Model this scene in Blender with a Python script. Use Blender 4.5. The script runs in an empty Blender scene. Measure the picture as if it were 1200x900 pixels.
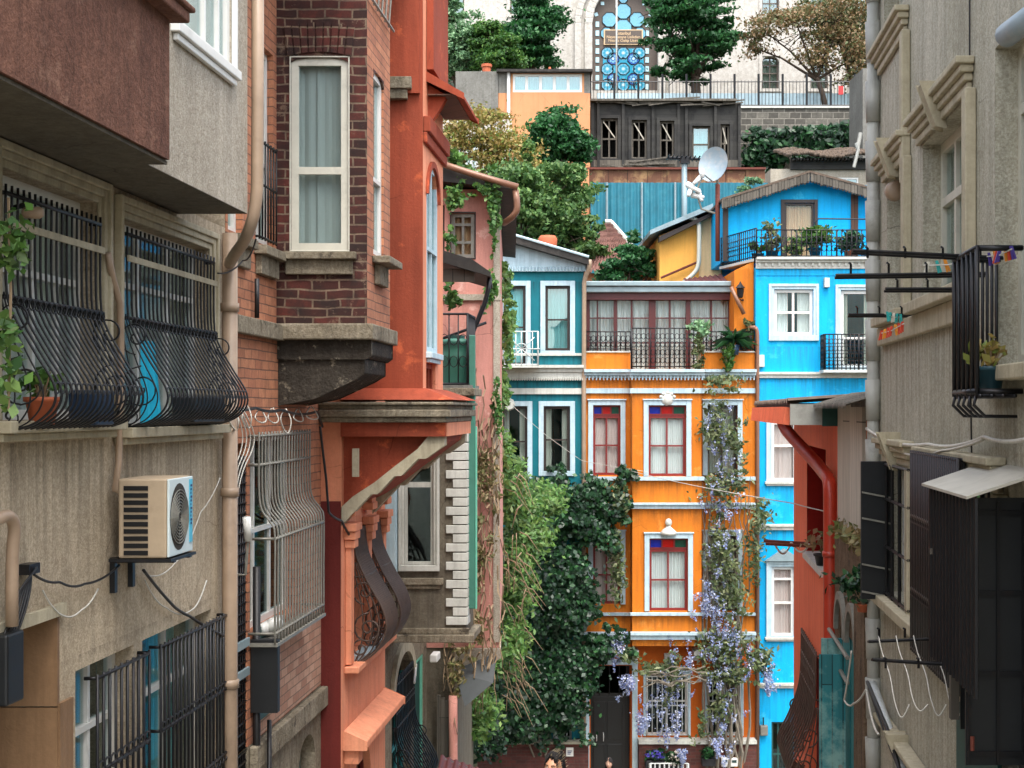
import bpy, bmesh, math, random
import numpy as np
from mathutils import Vector, Matrix
random.seed(7)
RNG = np.random.default_rng(11)
PI = math.pi
F, HZ = 1667.0, 480.0          # focal length and horizon of the photograph, in its own pixels
scene = bpy.context.scene
COL = scene.collection
def PX(px, Y): return (px-600.0)/F*Y
def PZ(py, Y): return (HZ-py)/F*Y
def ground(Y): return max(-1.6-.25*Y, -8.5) if Y > -2 else -1.1

# ------------------------------------------------------------------ frames
class Street:                    # a facade running along the street; n points into the street
    def __init__(s, x0, m, sg): s.x0, s.m, s.sg = x0, m, sg
    def P(s, a, n, z): return (s.x0+s.m*a+s.sg*n, a, z)
    def s(s, px, n=0.0): return (s.x0+s.sg*n)/((px-600.0)/F-s.m)
    def off(s, n): return Street(s.x0+s.sg*n, s.m, s.sg)
class Front:                     # a facade that faces down the street; n points to -Y
    def __init__(s, y0): s.y0 = y0
    def P(s, a, n, z): return (a, s.y0-n, z)
    def s(s, px, n=0.0): return PX(px, s.y0-n)
    def z(s, py, n=0.0): return PZ(py, s.y0-n)
    def off(s, n): return Front(s.y0-n)
LW = Street(-3.0, .093, 1)
RW = Street(1.55, .111, -1)

# ------------------------------------------------------------------ materials
MATS = {}
class N:
    def __init__(s, m): s.t = m.node_tree; s.n = s.t.nodes; s.l = s.t.links
    def add(s, typ, **kw):
        nd = s.n.new(typ)
        for k, v in kw.items():
            if k in nd.inputs: nd.inputs[k].default_value = v
            else: setattr(nd, k, v)
        return nd
    def lk(s, a, b): s.l.new(a, b)
def c3(c):
    if isinstance(c, str):
        c = c.lstrip('#'); v = [int(c[i:i+2], 16)/255 for i in (0, 2, 4)]
        v = [x/12.92 if x <= .04045 else ((x+.055)/1.055)**2.4 for x in v]
        return (*v, 1)
    return (*c[:3], 1)
def newmat(name):
    m = bpy.data.materials.new(name); m.use_nodes = True
    return m, N(m), m.node_tree.nodes['Principled BSDF']
def mapped(g, sc=(1, 1, 1), flat=False):
    tc = g.add('ShaderNodeTexCoord'); out = tc.outputs['Object']
    if flat:                      # x+y runs along any upright wall
        sp = g.add('ShaderNodeSeparateXYZ'); g.lk(out, sp.inputs[0])
        ad = g.add('ShaderNodeMath', operation='ADD'); g.lk(sp.outputs[0], ad.inputs[0]); g.lk(sp.outputs[1], ad.inputs[1])
        cb = g.add('ShaderNodeCombineXYZ'); g.lk(ad.outputs[0], cb.inputs[0]); g.lk(sp.outputs[2], cb.inputs[1]); out = cb.outputs[0]
    mp = g.add('ShaderNodeMapping'); mp.inputs['Scale'].default_value = sc; g.lk(out, mp.inputs[0])
    return mp.outputs[0]
def noise(g, vec, scale, detail=4, rough=.6, lo=.35, hi=.65):
    nz = g.add('ShaderNodeTexNoise', Scale=scale, Detail=detail, Roughness=rough); g.lk(vec, nz.inputs['Vector'])
    r = g.add('ShaderNodeValToRGB'); r.color_ramp.elements[0].position = lo; r.color_ramp.elements[1].position = hi
    g.lk(nz.outputs['Fac'], r.inputs[0]); return r.outputs[0], nz.outputs['Fac']
def mix(g, a, b, fac, mode='MIX'):
    m = g.add('ShaderNodeMix', data_type='RGBA', blend_type=mode)
    for sock, v in ((m.inputs[0], fac), (m.inputs[6], a), (m.inputs[7], b)):
        if hasattr(v, 'links') or isinstance(v, bpy.types.NodeSocket): g.lk(v, sock)
        else: sock.default_value = v
    return m.outputs[2]
def bump(g, bs, h, dist, strength=.6, prev=None):
    b = g.add('ShaderNodeBump', Strength=strength, Distance=dist); g.lk(h, b.inputs['Height'])
    if prev is not None: g.lk(prev, b.inputs['Normal'])
    g.lk(b.outputs[0], bs.inputs['Normal']); return b.outputs[0]
def wall(name, col, col2=None, dirt='#3a3128', streak=.35, vs=1.2, grain=60, gb=.004, rough=.85, patch=None):
    """painted or bare render: blotches, rain streaks, fine grain"""
    m, g, bs = newmat(name); A = c3(col); B = c3(col2) if col2 else tuple([x*.72 for x in A[:3]]+[1])
    v = mapped(g); f1, _ = noise(g, v, vs, 6, .65, .3, .72); c = mix(g, A, B, f1)
    if patch:
        fp, _ = noise(g, v, vs*2.3, 8, .7, .58, .64); c = mix(g, c, c3(patch), fp)
    vs2 = mapped(g, (7, 7, .45)); f2, _ = noise(g, vs2, 1.6, 6, .7, .45, .85)
    ml = g.add('ShaderNodeMath', operation='MULTIPLY'); g.lk(f2, ml.inputs[0]); ml.inputs[1].default_value = streak
    c = mix(g, c, c3(dirt), ml.outputs[0])
    f3, h3 = noise(g, v, grain, 5, .7, *((.42, .58) if gb > .0045 else (.3, .7)))
    c = mix(g, c, mix(g, c, (0.42, .39, .35, 1), 1.0, 'MULTIPLY'), mul(g, f3, .5 if gb > .0035 else .2))
    if gb > .0035:
        f5, _ = noise(g, v, grain*.32, 6, .75, .4, .62); c = mix(g, c, mix(g, c, (.55, .5, .45, 1), 1.0, 'MULTIPLY'), mul(g, f5, .45))
        fk, _ = noise(g, v, .9, 8, .7, .55, .75); c = mix(g, c, mix(g, c, (.6, .57, .52, 1), 1.0, 'MULTIPLY'), mul(g, fk, .4))
        f6, _ = noise(g, v, grain*.5, 3, .6, .6, .72); c = mix(g, c, mix(g, c, (1.35, 1.33, 1.3, 1), 1.0, 'MULTIPLY'), mul(g, f6, .5))
    bs.inputs['Specular IOR Level'].default_value = .25
    if gb > .0025 or name == 'orange_paint':          # hairline cracks, here and there
        nz = g.add('ShaderNodeTexNoise', Scale=3.5, Detail=5); g.lk(v, nz.inputs['Vector'])
        vm = g.add('ShaderNodeMix', data_type='VECTOR'); vm.inputs[0].default_value = .12; g.lk(v, vm.inputs[4]); g.lk(nz.outputs['Color'], vm.inputs[5])
        vo = g.add('ShaderNodeTexVoronoi', feature='DISTANCE_TO_EDGE', Scale=1.1); g.lk(vm.outputs[1], vo.inputs['Vector'])
        lt = g.add('ShaderNodeMath', operation='LESS_THAN'); g.lk(vo.outputs['Distance'], lt.inputs[0]); lt.inputs[1].default_value = .0035
        mk, _ = noise(g, v, 1.1, 3, .6, .5, .6); ml2 = g.add('ShaderNodeMath', operation='MULTIPLY'); g.lk(lt.outputs[0], ml2.inputs[0]); g.lk(mk, ml2.inputs[1])
        c = mix(g, c, mix(g, c, (.3, .27, .24, 1), 1.0, 'MULTIPLY'), mul(g, ml2.outputs[0], .5))
    DIRT[name] = g.lk(c, bs.inputs['Base Color']); bs.inputs['Roughness'].default_value = rough
    f4, h4 = noise(g, v, 9, 4, .6)
    p = bump(g, bs, h4, gb*2.5, .5); bump(g, bs, h3, gb*1.6, .9, p)
    MATS[name] = m
DIRT = {}
def drips(name, axis, rects, org, col='#3d352b', k=.7):
    """run-off stains below sills and ledges: (from, to, top, length) in world units along the wall"""
    m = MATS[name]; g = N(m); bs = m.node_tree.nodes['Principled BSDF']; src = bs.inputs['Base Color'].links[0].from_socket
    tc = g.add('ShaderNodeTexCoord'); sp = g.add('ShaderNodeSeparateXYZ'); g.lk(tc.outputs['Object'], sp.inputs[0]); A, Z = sp.outputs[axis], sp.outputs[2]; tot = None
    for a0, a1, zt, ln in rects:
        mr = g.add('ShaderNodeMapRange'); g.lk(Z, mr.inputs[0]); mr.inputs[1].default_value = zt-ln-org[2]; mr.inputs[2].default_value = zt-org[2]
        ms = []
        for sock, op, val in ((Z, 'LESS_THAN', zt-org[2]), (A, 'GREATER_THAN', a0-org[axis]), (A, 'LESS_THAN', a1-org[axis])):
            q = g.add('ShaderNodeMath', operation=op); g.lk(sock, q.inputs[0]); q.inputs[1].default_value = val; ms.append(q.outputs[0])
        cur = mr.outputs[0]
        for q in ms: w = g.add('ShaderNodeMath', operation='MULTIPLY'); g.lk(cur, w.inputs[0]); g.lk(q, w.inputs[1]); cur = w.outputs[0]
        if tot is None: tot = cur
        else: w = g.add('ShaderNodeMath', operation='MAXIMUM'); g.lk(tot, w.inputs[0]); g.lk(cur, w.inputs[1]); tot = w.outputs[0]
    f, _ = noise(g, mapped(g, (14, 14, .5)), 1.2, 5, .7, .42, .66); w = g.add('ShaderNodeMath', operation='MULTIPLY'); g.lk(tot, w.inputs[0]); g.lk(f, w.inputs[1])
    out = mix(g, src, mix(g, src, c3(col), .75), mul(g, w.outputs[0], k)); g.lk(out, bs.inputs['Base Color'])
def mul(g, s, k):
    ml = g.add('ShaderNodeMath', operation='MULTIPLY'); g.lk(s, ml.inputs[0]); ml.inputs[1].default_value = k; return ml.outputs[0]
def plain(name, col, rough=.5, metal=0, var=.25, vs=14, dirt=None, df=.3, bmp=.001):
    m, g, bs = newmat(name); A = c3(col); v = mapped(g)
    f, h = noise(g, v, vs, 5, .6, .3, .7); c = mix(g, A, tuple([x*(1-var) for x in A[:3]]+[1]), f)
    if dirt:
        fd, _ = noise(g, v, vs*.35, 8, .75, .52, .68); c = mix(g, c, c3(dirt), mul(g, fd, df))
    g.lk(c, bs.inputs['Base Color']); bs.inputs['Roughness'].default_value = rough; bs.inputs['Metallic'].default_value = metal
    if bmp: bump(g, bs, h, bmp, .6)
    MATS[name] = m
def brick(name, c1, c2, mortar, w=.21, h=.072, mo=.011, dirt='#1d1512', df=.5, bdist=.006, wob=.012, pt=.6):
    m, g, bs = newmat(name); v = mapped(g, flat=True)
    # courses wander slightly
    nz = g.add('ShaderNodeTexNoise', Scale=2.5, Detail=3); g.lk(v, nz.inputs['Vector'])
    mm = g.add('ShaderNodeMix', data_type='VECTOR'); mm.inputs[0].default_value = wob; g.lk(v, mm.inputs[4]); g.lk(nz.outputs['Color'], mm.inputs[5])
    b = g.add('ShaderNodeTexBrick'); b.offset = .5; g.lk(mm.outputs[1], b.inputs['Vector'])
    b.inputs['Color1'].default_value = c3(c1); b.inputs['Color2'].default_value = c3(c2); b.inputs['Mortar'].default_value = c3(mortar)
    b.inputs['Scale'].default_value = 1; b.inputs['Brick Width'].default_value = w; b.inputs['Row Height'].default_value = h
    b.inputs['Mortar Size'].default_value = mo*.5; b.inputs['Mortar Smooth'].default_value = .3
    v3 = mapped(g); fn, _ = noise(g, v3, 7, 6, .7, .35, .7); c = mix(g, b.outputs[0], c3(dirt), mul(g, fn, df))
    fl, _ = noise(g, v3, 4.5, 8, .8, pt, pt+.06); c = mix(g, c, c3(mortar), mul(g, fl, .55))
    fg, hg = noise(g, v3, 70, 4, .7); c = mix(g, c, mix(g, c, (.5, .45, .42, 1), 1., 'MULTIPLY'), mul(g, fg, .4))
    g.lk(c, bs.inputs['Base Color']); bs.inputs['Roughness'].default_value = .9
    inv = g.add('ShaderNodeMath', operation='SUBTRACT'); inv.inputs[0].default_value = 1; g.lk(b.outputs['Fac'], inv.inputs[1])
    p = bump(g, bs, inv.outputs[0], bdist, .8); bump(g, bs, hg, .003, .6, p)
    MATS[name] = m
def planks(name, c1, c2, w, along='z', rough=.8, gap='#0a0a0a', stain=None):
    m, g, bs = newmat(name); v = mapped(g, flat=True)
    if along == 'z':
        mp = g.add('ShaderNodeMapping'); mp.inputs['Rotation'].default_value = (0, 0, PI/2); g.lk(v, mp.inputs[0]); v = mp.outputs[0]
    b = g.add('ShaderNodeTexBrick'); b.offset = .37; g.lk(v, b.inputs['Vector'])
    b.inputs['Color1'].default_value = c3(c1); b.inputs['Color2'].default_value = c3(c2); b.inputs['Mortar'].default_value = c3(gap)
    b.inputs['Scale'].default_value = 1; b.inputs['Brick Width'].default_value = 2.2; b.inputs['Row Height'].default_value = w
    b.inputs['Mortar Size'].default_value = .006; b.inputs['Mortar Smooth'].default_value = .2
    sc = (28, 28, 2.) if along == 'z' else (3, 3, 40)
    f, h = noise(g, mapped(g, sc), 1, 6, .7, .3, .75); c = mix(g, b.outputs[0], tuple([x*.45 for x in c3(c1)[:3]]+[1]), mul(g, f, .8))
    if stain:
        fs, _ = noise(g, mapped(g), 2.2, 6, .7, .48, .62); c = mix(g, c, c3(stain), mul(g, fs, .8))
    g.lk(c, bs.inputs['Base Color']); bs.inputs['Roughness'].default_value = rough
    bump(g, bs, h, .006, .6); MATS[name] = m
def leafmat(name, cols, rough=.55, trans=.25):
    m, g, bs = newmat(name); ge = g.add('ShaderNodeNewGeometry'); r = g.add('ShaderNodeValToRGB')
    els = r.color_ramp.elements
    for i, c in enumerate(cols):
        p = i/(len(cols)-1) if len(cols) > 1 else 0
        e = els[i] if i < 2 else els.new(p)
        e.position = p; e.color = c3(c)
    els[0].position = 0
    for i, e in enumerate(sorted(els, key=lambda e: e.position)): e.color = c3(cols[i])
    g.lk(ge.outputs['Random Per Island'], r.inputs[0])
    f, _ = noise(g, mapped(g), 1.3, 3, .6, .35, .65)
    c = mix(g, r.outputs[0], mix(g, r.outputs[0], (.55, .62, .6, 1), 1., 'MULTIPLY'), mul(g, f, .8))
    g.lk(c, bs.inputs['Base Color']); bs.inputs['Roughness'].default_value = rough
    tr = g.add('ShaderNodeBsdfTranslucent'); g.lk(c, tr.inputs[0]); mx = g.add('ShaderNodeMixShader'); mx.inputs[0].default_value = trans
    g.lk(bs.outputs[0], mx.inputs[1]); g.lk(tr.outputs[0], mx.inputs[2]); g.lk(mx.outputs[0], g.n['Material Output'].inputs[0])
    MATS[name] = m
def glassmat(name, refl=.16, tint='#dfeeee', gloss='#cfe0e2', rough=.03):
    m, g, bs = newmat(name); g.n.remove(bs)
    t = g.add('ShaderNodeBsdfTransparent'); t.inputs[0].default_value = c3(tint)
    gl = g.add('ShaderNodeBsdfGlossy'); gl.inputs['Color'].default_value = c3(gloss); gl.inputs['Roughness'].default_value = rough
    nz = g.add('ShaderNodeTexNoise', Scale=1.4, Detail=1); g.lk(mapped(g), nz.inputs['Vector'])
    b = g.add('ShaderNodeBump', Strength=.25, Distance=.02); g.lk(nz.outputs['Fac'], b.inputs['Height']); g.lk(b.outputs[0], gl.inputs['Normal'])
    lw = g.add('ShaderNodeLayerWeight'); lw.inputs['Blend'].default_value = .5
    pw = g.add('ShaderNodeMath', operation='POWER'); g.lk(lw.outputs['Facing'], pw.inputs[0]); pw.inputs[1].default_value = 4
    ad = g.add('ShaderNodeMath', operation='MULTIPLY_ADD', use_clamp=True); g.lk(pw.outputs[0], ad.inputs[0]); ad.inputs[1].default_value = .6; ad.inputs[2].default_value = refl
    mx = g.add('ShaderNodeMixShader'); g.lk(ad.outputs[0], mx.inputs[0]); g.lk(t.outputs[0], mx.inputs[1]); g.lk(gl.outputs[0], mx.inputs[2])
    g.lk(mx.outputs[0], g.n['Material Output'].inputs[0]); MATS[name] = m

wall('plaster_tan', '#dccdb3', '#c2b299', '#51473a', .5, 1.0, 75, .006)
wall('plaster_pale', '#c9c1b1', '#b2aa9a', '#5a5145', .4, 1.3, 70, .005)
wall('plaster_grey', '#d2cfbe', '#bab7a4', '#6d6a5a', .65, .9, 80, .005)
wall('plaster_brown', '#8f6552', '#6b483b', '#33211c', .6, 2.2, 55, .009, patch='#8f6a58')
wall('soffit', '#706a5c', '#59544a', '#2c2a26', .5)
wall('red_render', '#a04a32', '#86402c', '#5a2216', .55, 1.1, 45, .003, patch='#c3603d')  # red house fronts; the darker red carries their shade
wall('salmon_render', '#ea9f7c', '#d88a68', '#6b3324', .45, 1.4, 45, .003)  # same house's street-facing sides, their stronger light put into the colour
wall('oxblood', '#6b2620', '#5a1f1b', '#2d1210', .4, 1.2, 40, .002, .7)
wall('old_stone', '#a39a87', '#7b725f', '#2e2a23', .75, 3.0, 35, .01, patch='#5a5348')
wall('black_stone', '#4a443c', '#2e2a25', '#16130f', .7, 3.0, 35, .012, patch='#8d8474')
wall('grey_render', '#827b6c', '#6a6356', '#2f2b25', .7, 1.6, 40, .004)
wall('pink_render', '#d99c8e', '#c4877a', '#5a3b34', .4, 1.3, 45, .003, patch='#e0b0a2')
wall('teal_paint', '#127480', '#0e6570', '#0a3c42', .55, 1.2, 40, .002, .65)
wall('orange_paint', '#d87d20', '#c87019', '#7e4a20', .6, .8, 30, .002, .7, patch='#dd8c38')
wall('orange_deep', '#c9651a', '#b95814', '#7a3a12', .35, .9, 30, .0015, .7)
wall('blue_paint', '#00b0ea', '#00a6e0', '#17688c', .55, .8, 30, .002, .7, patch='#2fbcec')
wall('yellow_paint', '#f0b052', '#e8a852', '#a06a3a', .35, 1.5, 30, .002)
wall('cream_paint', '#f0cb98', '#e8c090', '#8a6c4a', .35, 1.5, 30, .002)
wall('coral_paint', '#f4805c', '#e8704e', '#8e3a26', .45, 1.0, 40, .002, .7)
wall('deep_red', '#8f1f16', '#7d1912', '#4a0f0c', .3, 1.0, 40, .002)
wall('trim_blue', '#c2d6dd', '#a9c3cd', '#5d737b', .55, 5, 30, .001, .6)
wall('trim_white', '#d3d4cb', '#bdbfb6', '#6d6c62', .5, 5, 30, .001, .6)
wall('trim_cream', '#bdb49b', '#a69d85', '#4b4436', .55, 5, 40, .002, .7)
wall('school_wall', '#dbd8d1', '#cdc9c1', '#8f887c', .3, .5, 20, .004)
wall('peach_wall', '#d0946a', '#c4885f', '#90674a', .3, .9, 30, .003)
wall('stone_tile', '#99795a', '#7c6045', '#3c2a1b', .5, 1.8, 40, .002, .5)
wall('concrete', '#8b8b86', '#757570', '#3c3c38', .5, 1.4, 40, .004)
wall('crumbling', '#8a7660', '#66533f', '#2b231b', .8, 2.5, 30, .015, patch='#4b3d2f')
brick('brick_dark', '#60291f', '#351812', '#85705c', df=.85, wob=.055, pt=.57, mo=.016)  # bay brick, with the shade of its front face put into the colour
brick('brick_light', '#c98863', '#b37354', '#7d5a48', df=.4, mo=.01, wob=.025, pt=.63)
brick('brick_pale', '#cfa890', '#b0826b', '#8f7a68', df=.15)
brick('brick_base', '#6c3a32', '#55302a', '#5c4a44', df=.4)
brick('rubble', '#77746a', '#504e47', '#8f8b80', w=.42, h=.24, mo=.05, df=.5, bdist=.03)
planks('burnt_wood', '#3a3935', '#232220', .2, 'x', stain='#121212')
planks('grey_wood', '#6e675c', '#4b463d', .14, 'z')
planks('weathered_post', '#d0c9b9', '#bfb8a6', .5, 'z')
planks('brown_board', '#7c5138', '#5e3b2a', .9, 'z', stain='#9a7a52')
planks('maroon_wood', '#5a1d1c', '#4a1615', 3, 'z', .5)
planks('brown_wood', '#6a4a38', '#523828', .3, 'z')
plain('teal_sheet', '#1f7183', .5, .0, .25, 3, '#45909a', .5)
plain('iron_black', '#191a1d', .4, .35, .3, 40, '#3a2a20', .3)
plain('iron_green', '#13302e', .5, .2, .3, 20, '#2a4a44', .4)
plain('iron_grey', '#86847a', .5, .2, .25, 20, '#5c564a', .5)
plain('iron_white', '#cdd2cf', .5, .1, .2, 20, '#8a8a80', .4)
plain('iron_brown', '#55443a', .55, .2, .3, 20, '#2b211c', .5)
plain('pvc_white', '#dcdcd6', .35, 0, .08, 10, '#8a877b', .25)
plain('pvc_cream', '#cbc8b8', .4, 0, .12, 10, '#7b766a', .35)
plain('red_frame', '#7e2420', .5, 0, .2, 20, '#4a1412', .3)
plain('dark_frame', '#30251f', .5, 0, .3, 20)
plain('pipe_tan', '#a68f78', .45, 0, .2, 6, '#6a5a4a', .5)
plain('pipe_grey', '#a4a49c', .5, 0, .25, 6, '#5f5e56', .6)
plain('pipe_red', '#b23a26', .35, 0, .15, 6, '#7a2519', .4)
plain('pipe_copper', '#86604a', .4, .1, .2, 6, '#6b4530', .4)
plain('cable_white', '#c9c6bb', .5, 0, .2, 30, '#7a756a', .4)
plain('cable_black', '#131314', .5, 0, .2, 30)
plain('lead', '#8fa3a8', .5, .2, .25, 4, '#5b6a6c', .5)
plain('roof_dark', '#2b2824', .8, 0, .5, 10, '#57504a', .5, .01)
plain('ac_beige', '#ad9a80', .5, 0, .12, 12, '#7d6b55', .4)
plain('ac_white', '#cfdcdc', .4, 0, .08, 12)
plain('ac_blue', '#56b7d3', .4, 0, .08, 12)
plain('navy', '#17306b', .5)
plain('black_void', '#050505', .9, 0, .1, 5)  # near-black colour standing in for unlit depth behind bars and slots
plain('black_paint', '#15181a', .5, .1, .3, 8, '#24262a', .4)
plain('dark_door', '#15191a', .35, 0, .3, 6)
plain('pot_teal', '#123f4a', .5); plain('terracotta', '#b8603c', .7, 0, .2, 15); plain('pot_blue', '#16324f', .5)
plain('green_paint', '#3f7a68', .5, 0, .15, 6, '#2a5549', .4); plain('green_dark', '#1d4a44', .55, 0, .2, 8, '#0e2a28', .4)
plain('mint', '#6fc0a4', .5, 0, .12, 8); plain('teal_wood', '#2f8f94', .6, 0, .25, 15, '#7aa9a2', .5)
plain('dish_grey', '#93a3ac', .45, .1, .12, 6, '#c9b7a6', .5)
plain('rust', '#6d3222', .7, .1, .3, 20); plain('maroon_roof', '#5c2a2a', .6, 0, .3, 10)
plain('tile_red', '#9a7064', .8, 0, .45, 8, '#5b453c', .5, .004); plain('tile_brown', '#6a5a4c', .85, 0, .5, 9, '#2f2822', .6, .006)
plain('sg_blue', '#1636b0', .2); plain('sg_red', '#c8201c', .2); plain('sg_green', '#0e5a46', .2)
plain('sg_teal', '#1196b6', .25); plain('sg_sky', '#6fb0c8', .25); plain('sg_royal', '#1c58ac', .25); plain('sg_white', '#bfe6f0', .25)
plain('school_frame', '#5d5148', .6); plain('gold', '#d8b98f', .5)
plain('skin', '#cf9a78', .5, 0, .08, 40, None, 0, .0004); plain('skin_pale', '#d0a58c', .5, 0, .08, 40, None, 0, .0004)
plain('hair_dark', '#171110', .75, 0, .5, 90, None, 0, .004); plain('hair_tips', '#9a8a6a', .5, 0, .4, 90)
plain('cloth_black', '#17181b', .8, 0, .2, 30); plain('cloth_grey', '#5a5d60', .8, 0, .2, 30); plain('cloth_denim', '#27374f', .8, 0, .2, 40); plain('lips', '#9a5548', .5); plain('eye_white', '#d8d2c8', .3)
plain('awning_grey', '#55595a', .8, 0, .2, 6); plain('sheet_pale', '#b9b5a8', .5, .2, .15, 10, '#7a7468', .5)
plain('peg_red', '#c8442c', .4); plain('peg_orange', '#e0902c', .4); plain('peg_teal', '#2fa9a4', .4); plain('peg_white', '#dcd8c8', .4); plain('peg_violet', '#4a3a8a', .4)
plain('bark', '#4e4034', .9, 0, .45, 10, '#2a221c', .4, .01); plain('twig', '#9a8468', .9, 0, .3, 12); plain('twig_grey', '#7c7466', .9, 0, .3, 12)
plain('asphalt', '#9a958b', .9, 0, .3, 9); plain('paving', '#aaa599', .85, 0, .3, 5)  # unseen road surface paled to bounce light onto street walls and undersides
plain('earth', '#4b4a30', .95, 0, .5, 3, '#2a3a1c', .7, .02)
plain('soot', '#3a3630', .9, 0, .5, 8)  # flat dark colour standing in for the shaded hollow of the fan opening
planks('teal_planks', '#2f8388', '#246a70', .09, 'z', stain='#86a89f')
leafmat('leaf_green', ['#2f5a26', '#4d7a30', '#3a6b2c', '#6f9440', '#28491f'])
leafmat('leaf_mid', ['#48703a', '#64884a', '#3c6430', '#7c9a52', '#2f5628', '#6f8c48'])
leafmat('leaf_dark', ['#12301c', '#1d4426', '#0f2a1a', '#2a5530', '#3f6d3c'], .4)
leafmat('leaf_bright', ['#4f7d38', '#6f9a46', '#3c682c', '#86a452', '#2f5826', '#7c8f50'])
leafmat('leaf_autumn', ['#8f8a3c', '#a8874a', '#6f8a3a', '#b99a5a', '#7a6a3a'])
leafmat('leaf_rust', ['#8f7050', '#a3825e', '#6f6c44', '#5c683c', '#94704c'])
leafmat('leaf_deepgreen', ['#1c4a28', '#2c6434', '#3a7a3e', '#163c22', '#4d8a46'])
leafmat('leaf_olive', ['#4f6238', '#6f7c4a', '#3c5230', '#93976c', '#2f4628'])
leafmat('leaf_palegreen', ['#6f9a6a', '#86ab7a', '#52805a', '#9dba8c'])
leafmat('lilac', ['#8d9ad2', '#b4bfe2', '#7c8cc4', '#d0d6ea', '#e0dfe6', '#7f92cc'], .6)
leafmat('violet', ['#4a3fb0', '#6a5fd0', '#3a2f90', '#8a86e0'], .6)
leafmat('petal_white', ['#d9d4c4', '#c8bfae', '#e4e0d4', '#b98a9a'], .6)
leafmat('vine_dry', ['#a08a62', '#8a7a52', '#6f7a42', '#b39a70'])
glassmat('glass', .03, '#f0f6f6'); glassmat('glass_dark', .07, '#a9bcbc'); glassmat('glass_bright', .14, '#e8f0f0', '#e6f2f4', .02)
def curtainmat(name, col):
    m, g, bs = newmat(name); bs.inputs['Base Color'].default_value = c3(col); bs.inputs['Roughness'].default_value = .9
    tr = g.add('ShaderNodeBsdfTranslucent'); tr.inputs[0].default_value = c3(col); mx = g.add('ShaderNodeMixShader'); mx.inputs[0].default_value = .12
    f, h = noise(g, mapped(g), 60, 2); bump(g, bs, h, .001, .4)
    g.lk(bs.outputs[0], mx.inputs[1]); g.lk(tr.outputs[0], mx.inputs[2]); g.lk(mx.outputs[0], g.n['Material Output'].inputs[0]); MATS[name] = m
curtainmat('curtain_white', '#f2eeea'); curtainmat('curtain_pink', '#efcfc8'); curtainmat('curtain_cyan', '#8fd6d8'); curtainmat('curtain_lace', '#b9b6a8')
curtainmat('cloth_cyan', '#1fb4d8'); curtainmat('curtain_peach', '#e8b48a')

# ------------------------------------------------------------------ mesh builder
NOSPLIT = {'window_grille', 'wall', 'body', 'bars', 'stem', 'foliage', 'curtain', 'vent_slot', 'lettering', 'pale_bar', 'trunk', 'railing', 'terrace_railing', 'balcony_railing', 'cage_side', 'hair', 'hair_quiff', 'hair_tip', 'stone_lining', 'scalloped_eave', 'broken_board', 'broken_brace', 'tile_royal', 'tile_sky', 'tile_centre', 'tile_petal', 'leading', 'fanlight', 'frond', 'fan_grille', 'roof', 'roof_tiles', 'cable_bundle', 'voussoir', 'brick_lintel', 'gate', 'horns', 'bar'}
def chaikin(p, it=2):
    p = [Vector(q) for q in p]
    for _ in range(it):
        o = [p[0]]
        for i in range(len(p)-1):
            L = (p[i+1]-p[i]).length; t = min(.25, .12/max(L, 1e-6)) if _ == 0 else .25
            if i > 0: o.append(p[i].lerp(p[i+1], t))
            if i < len(p)-2: o.append(p[i].lerp(p[i+1], 1-t))
        o.append(p[-1]); p = o
    return p
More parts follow.
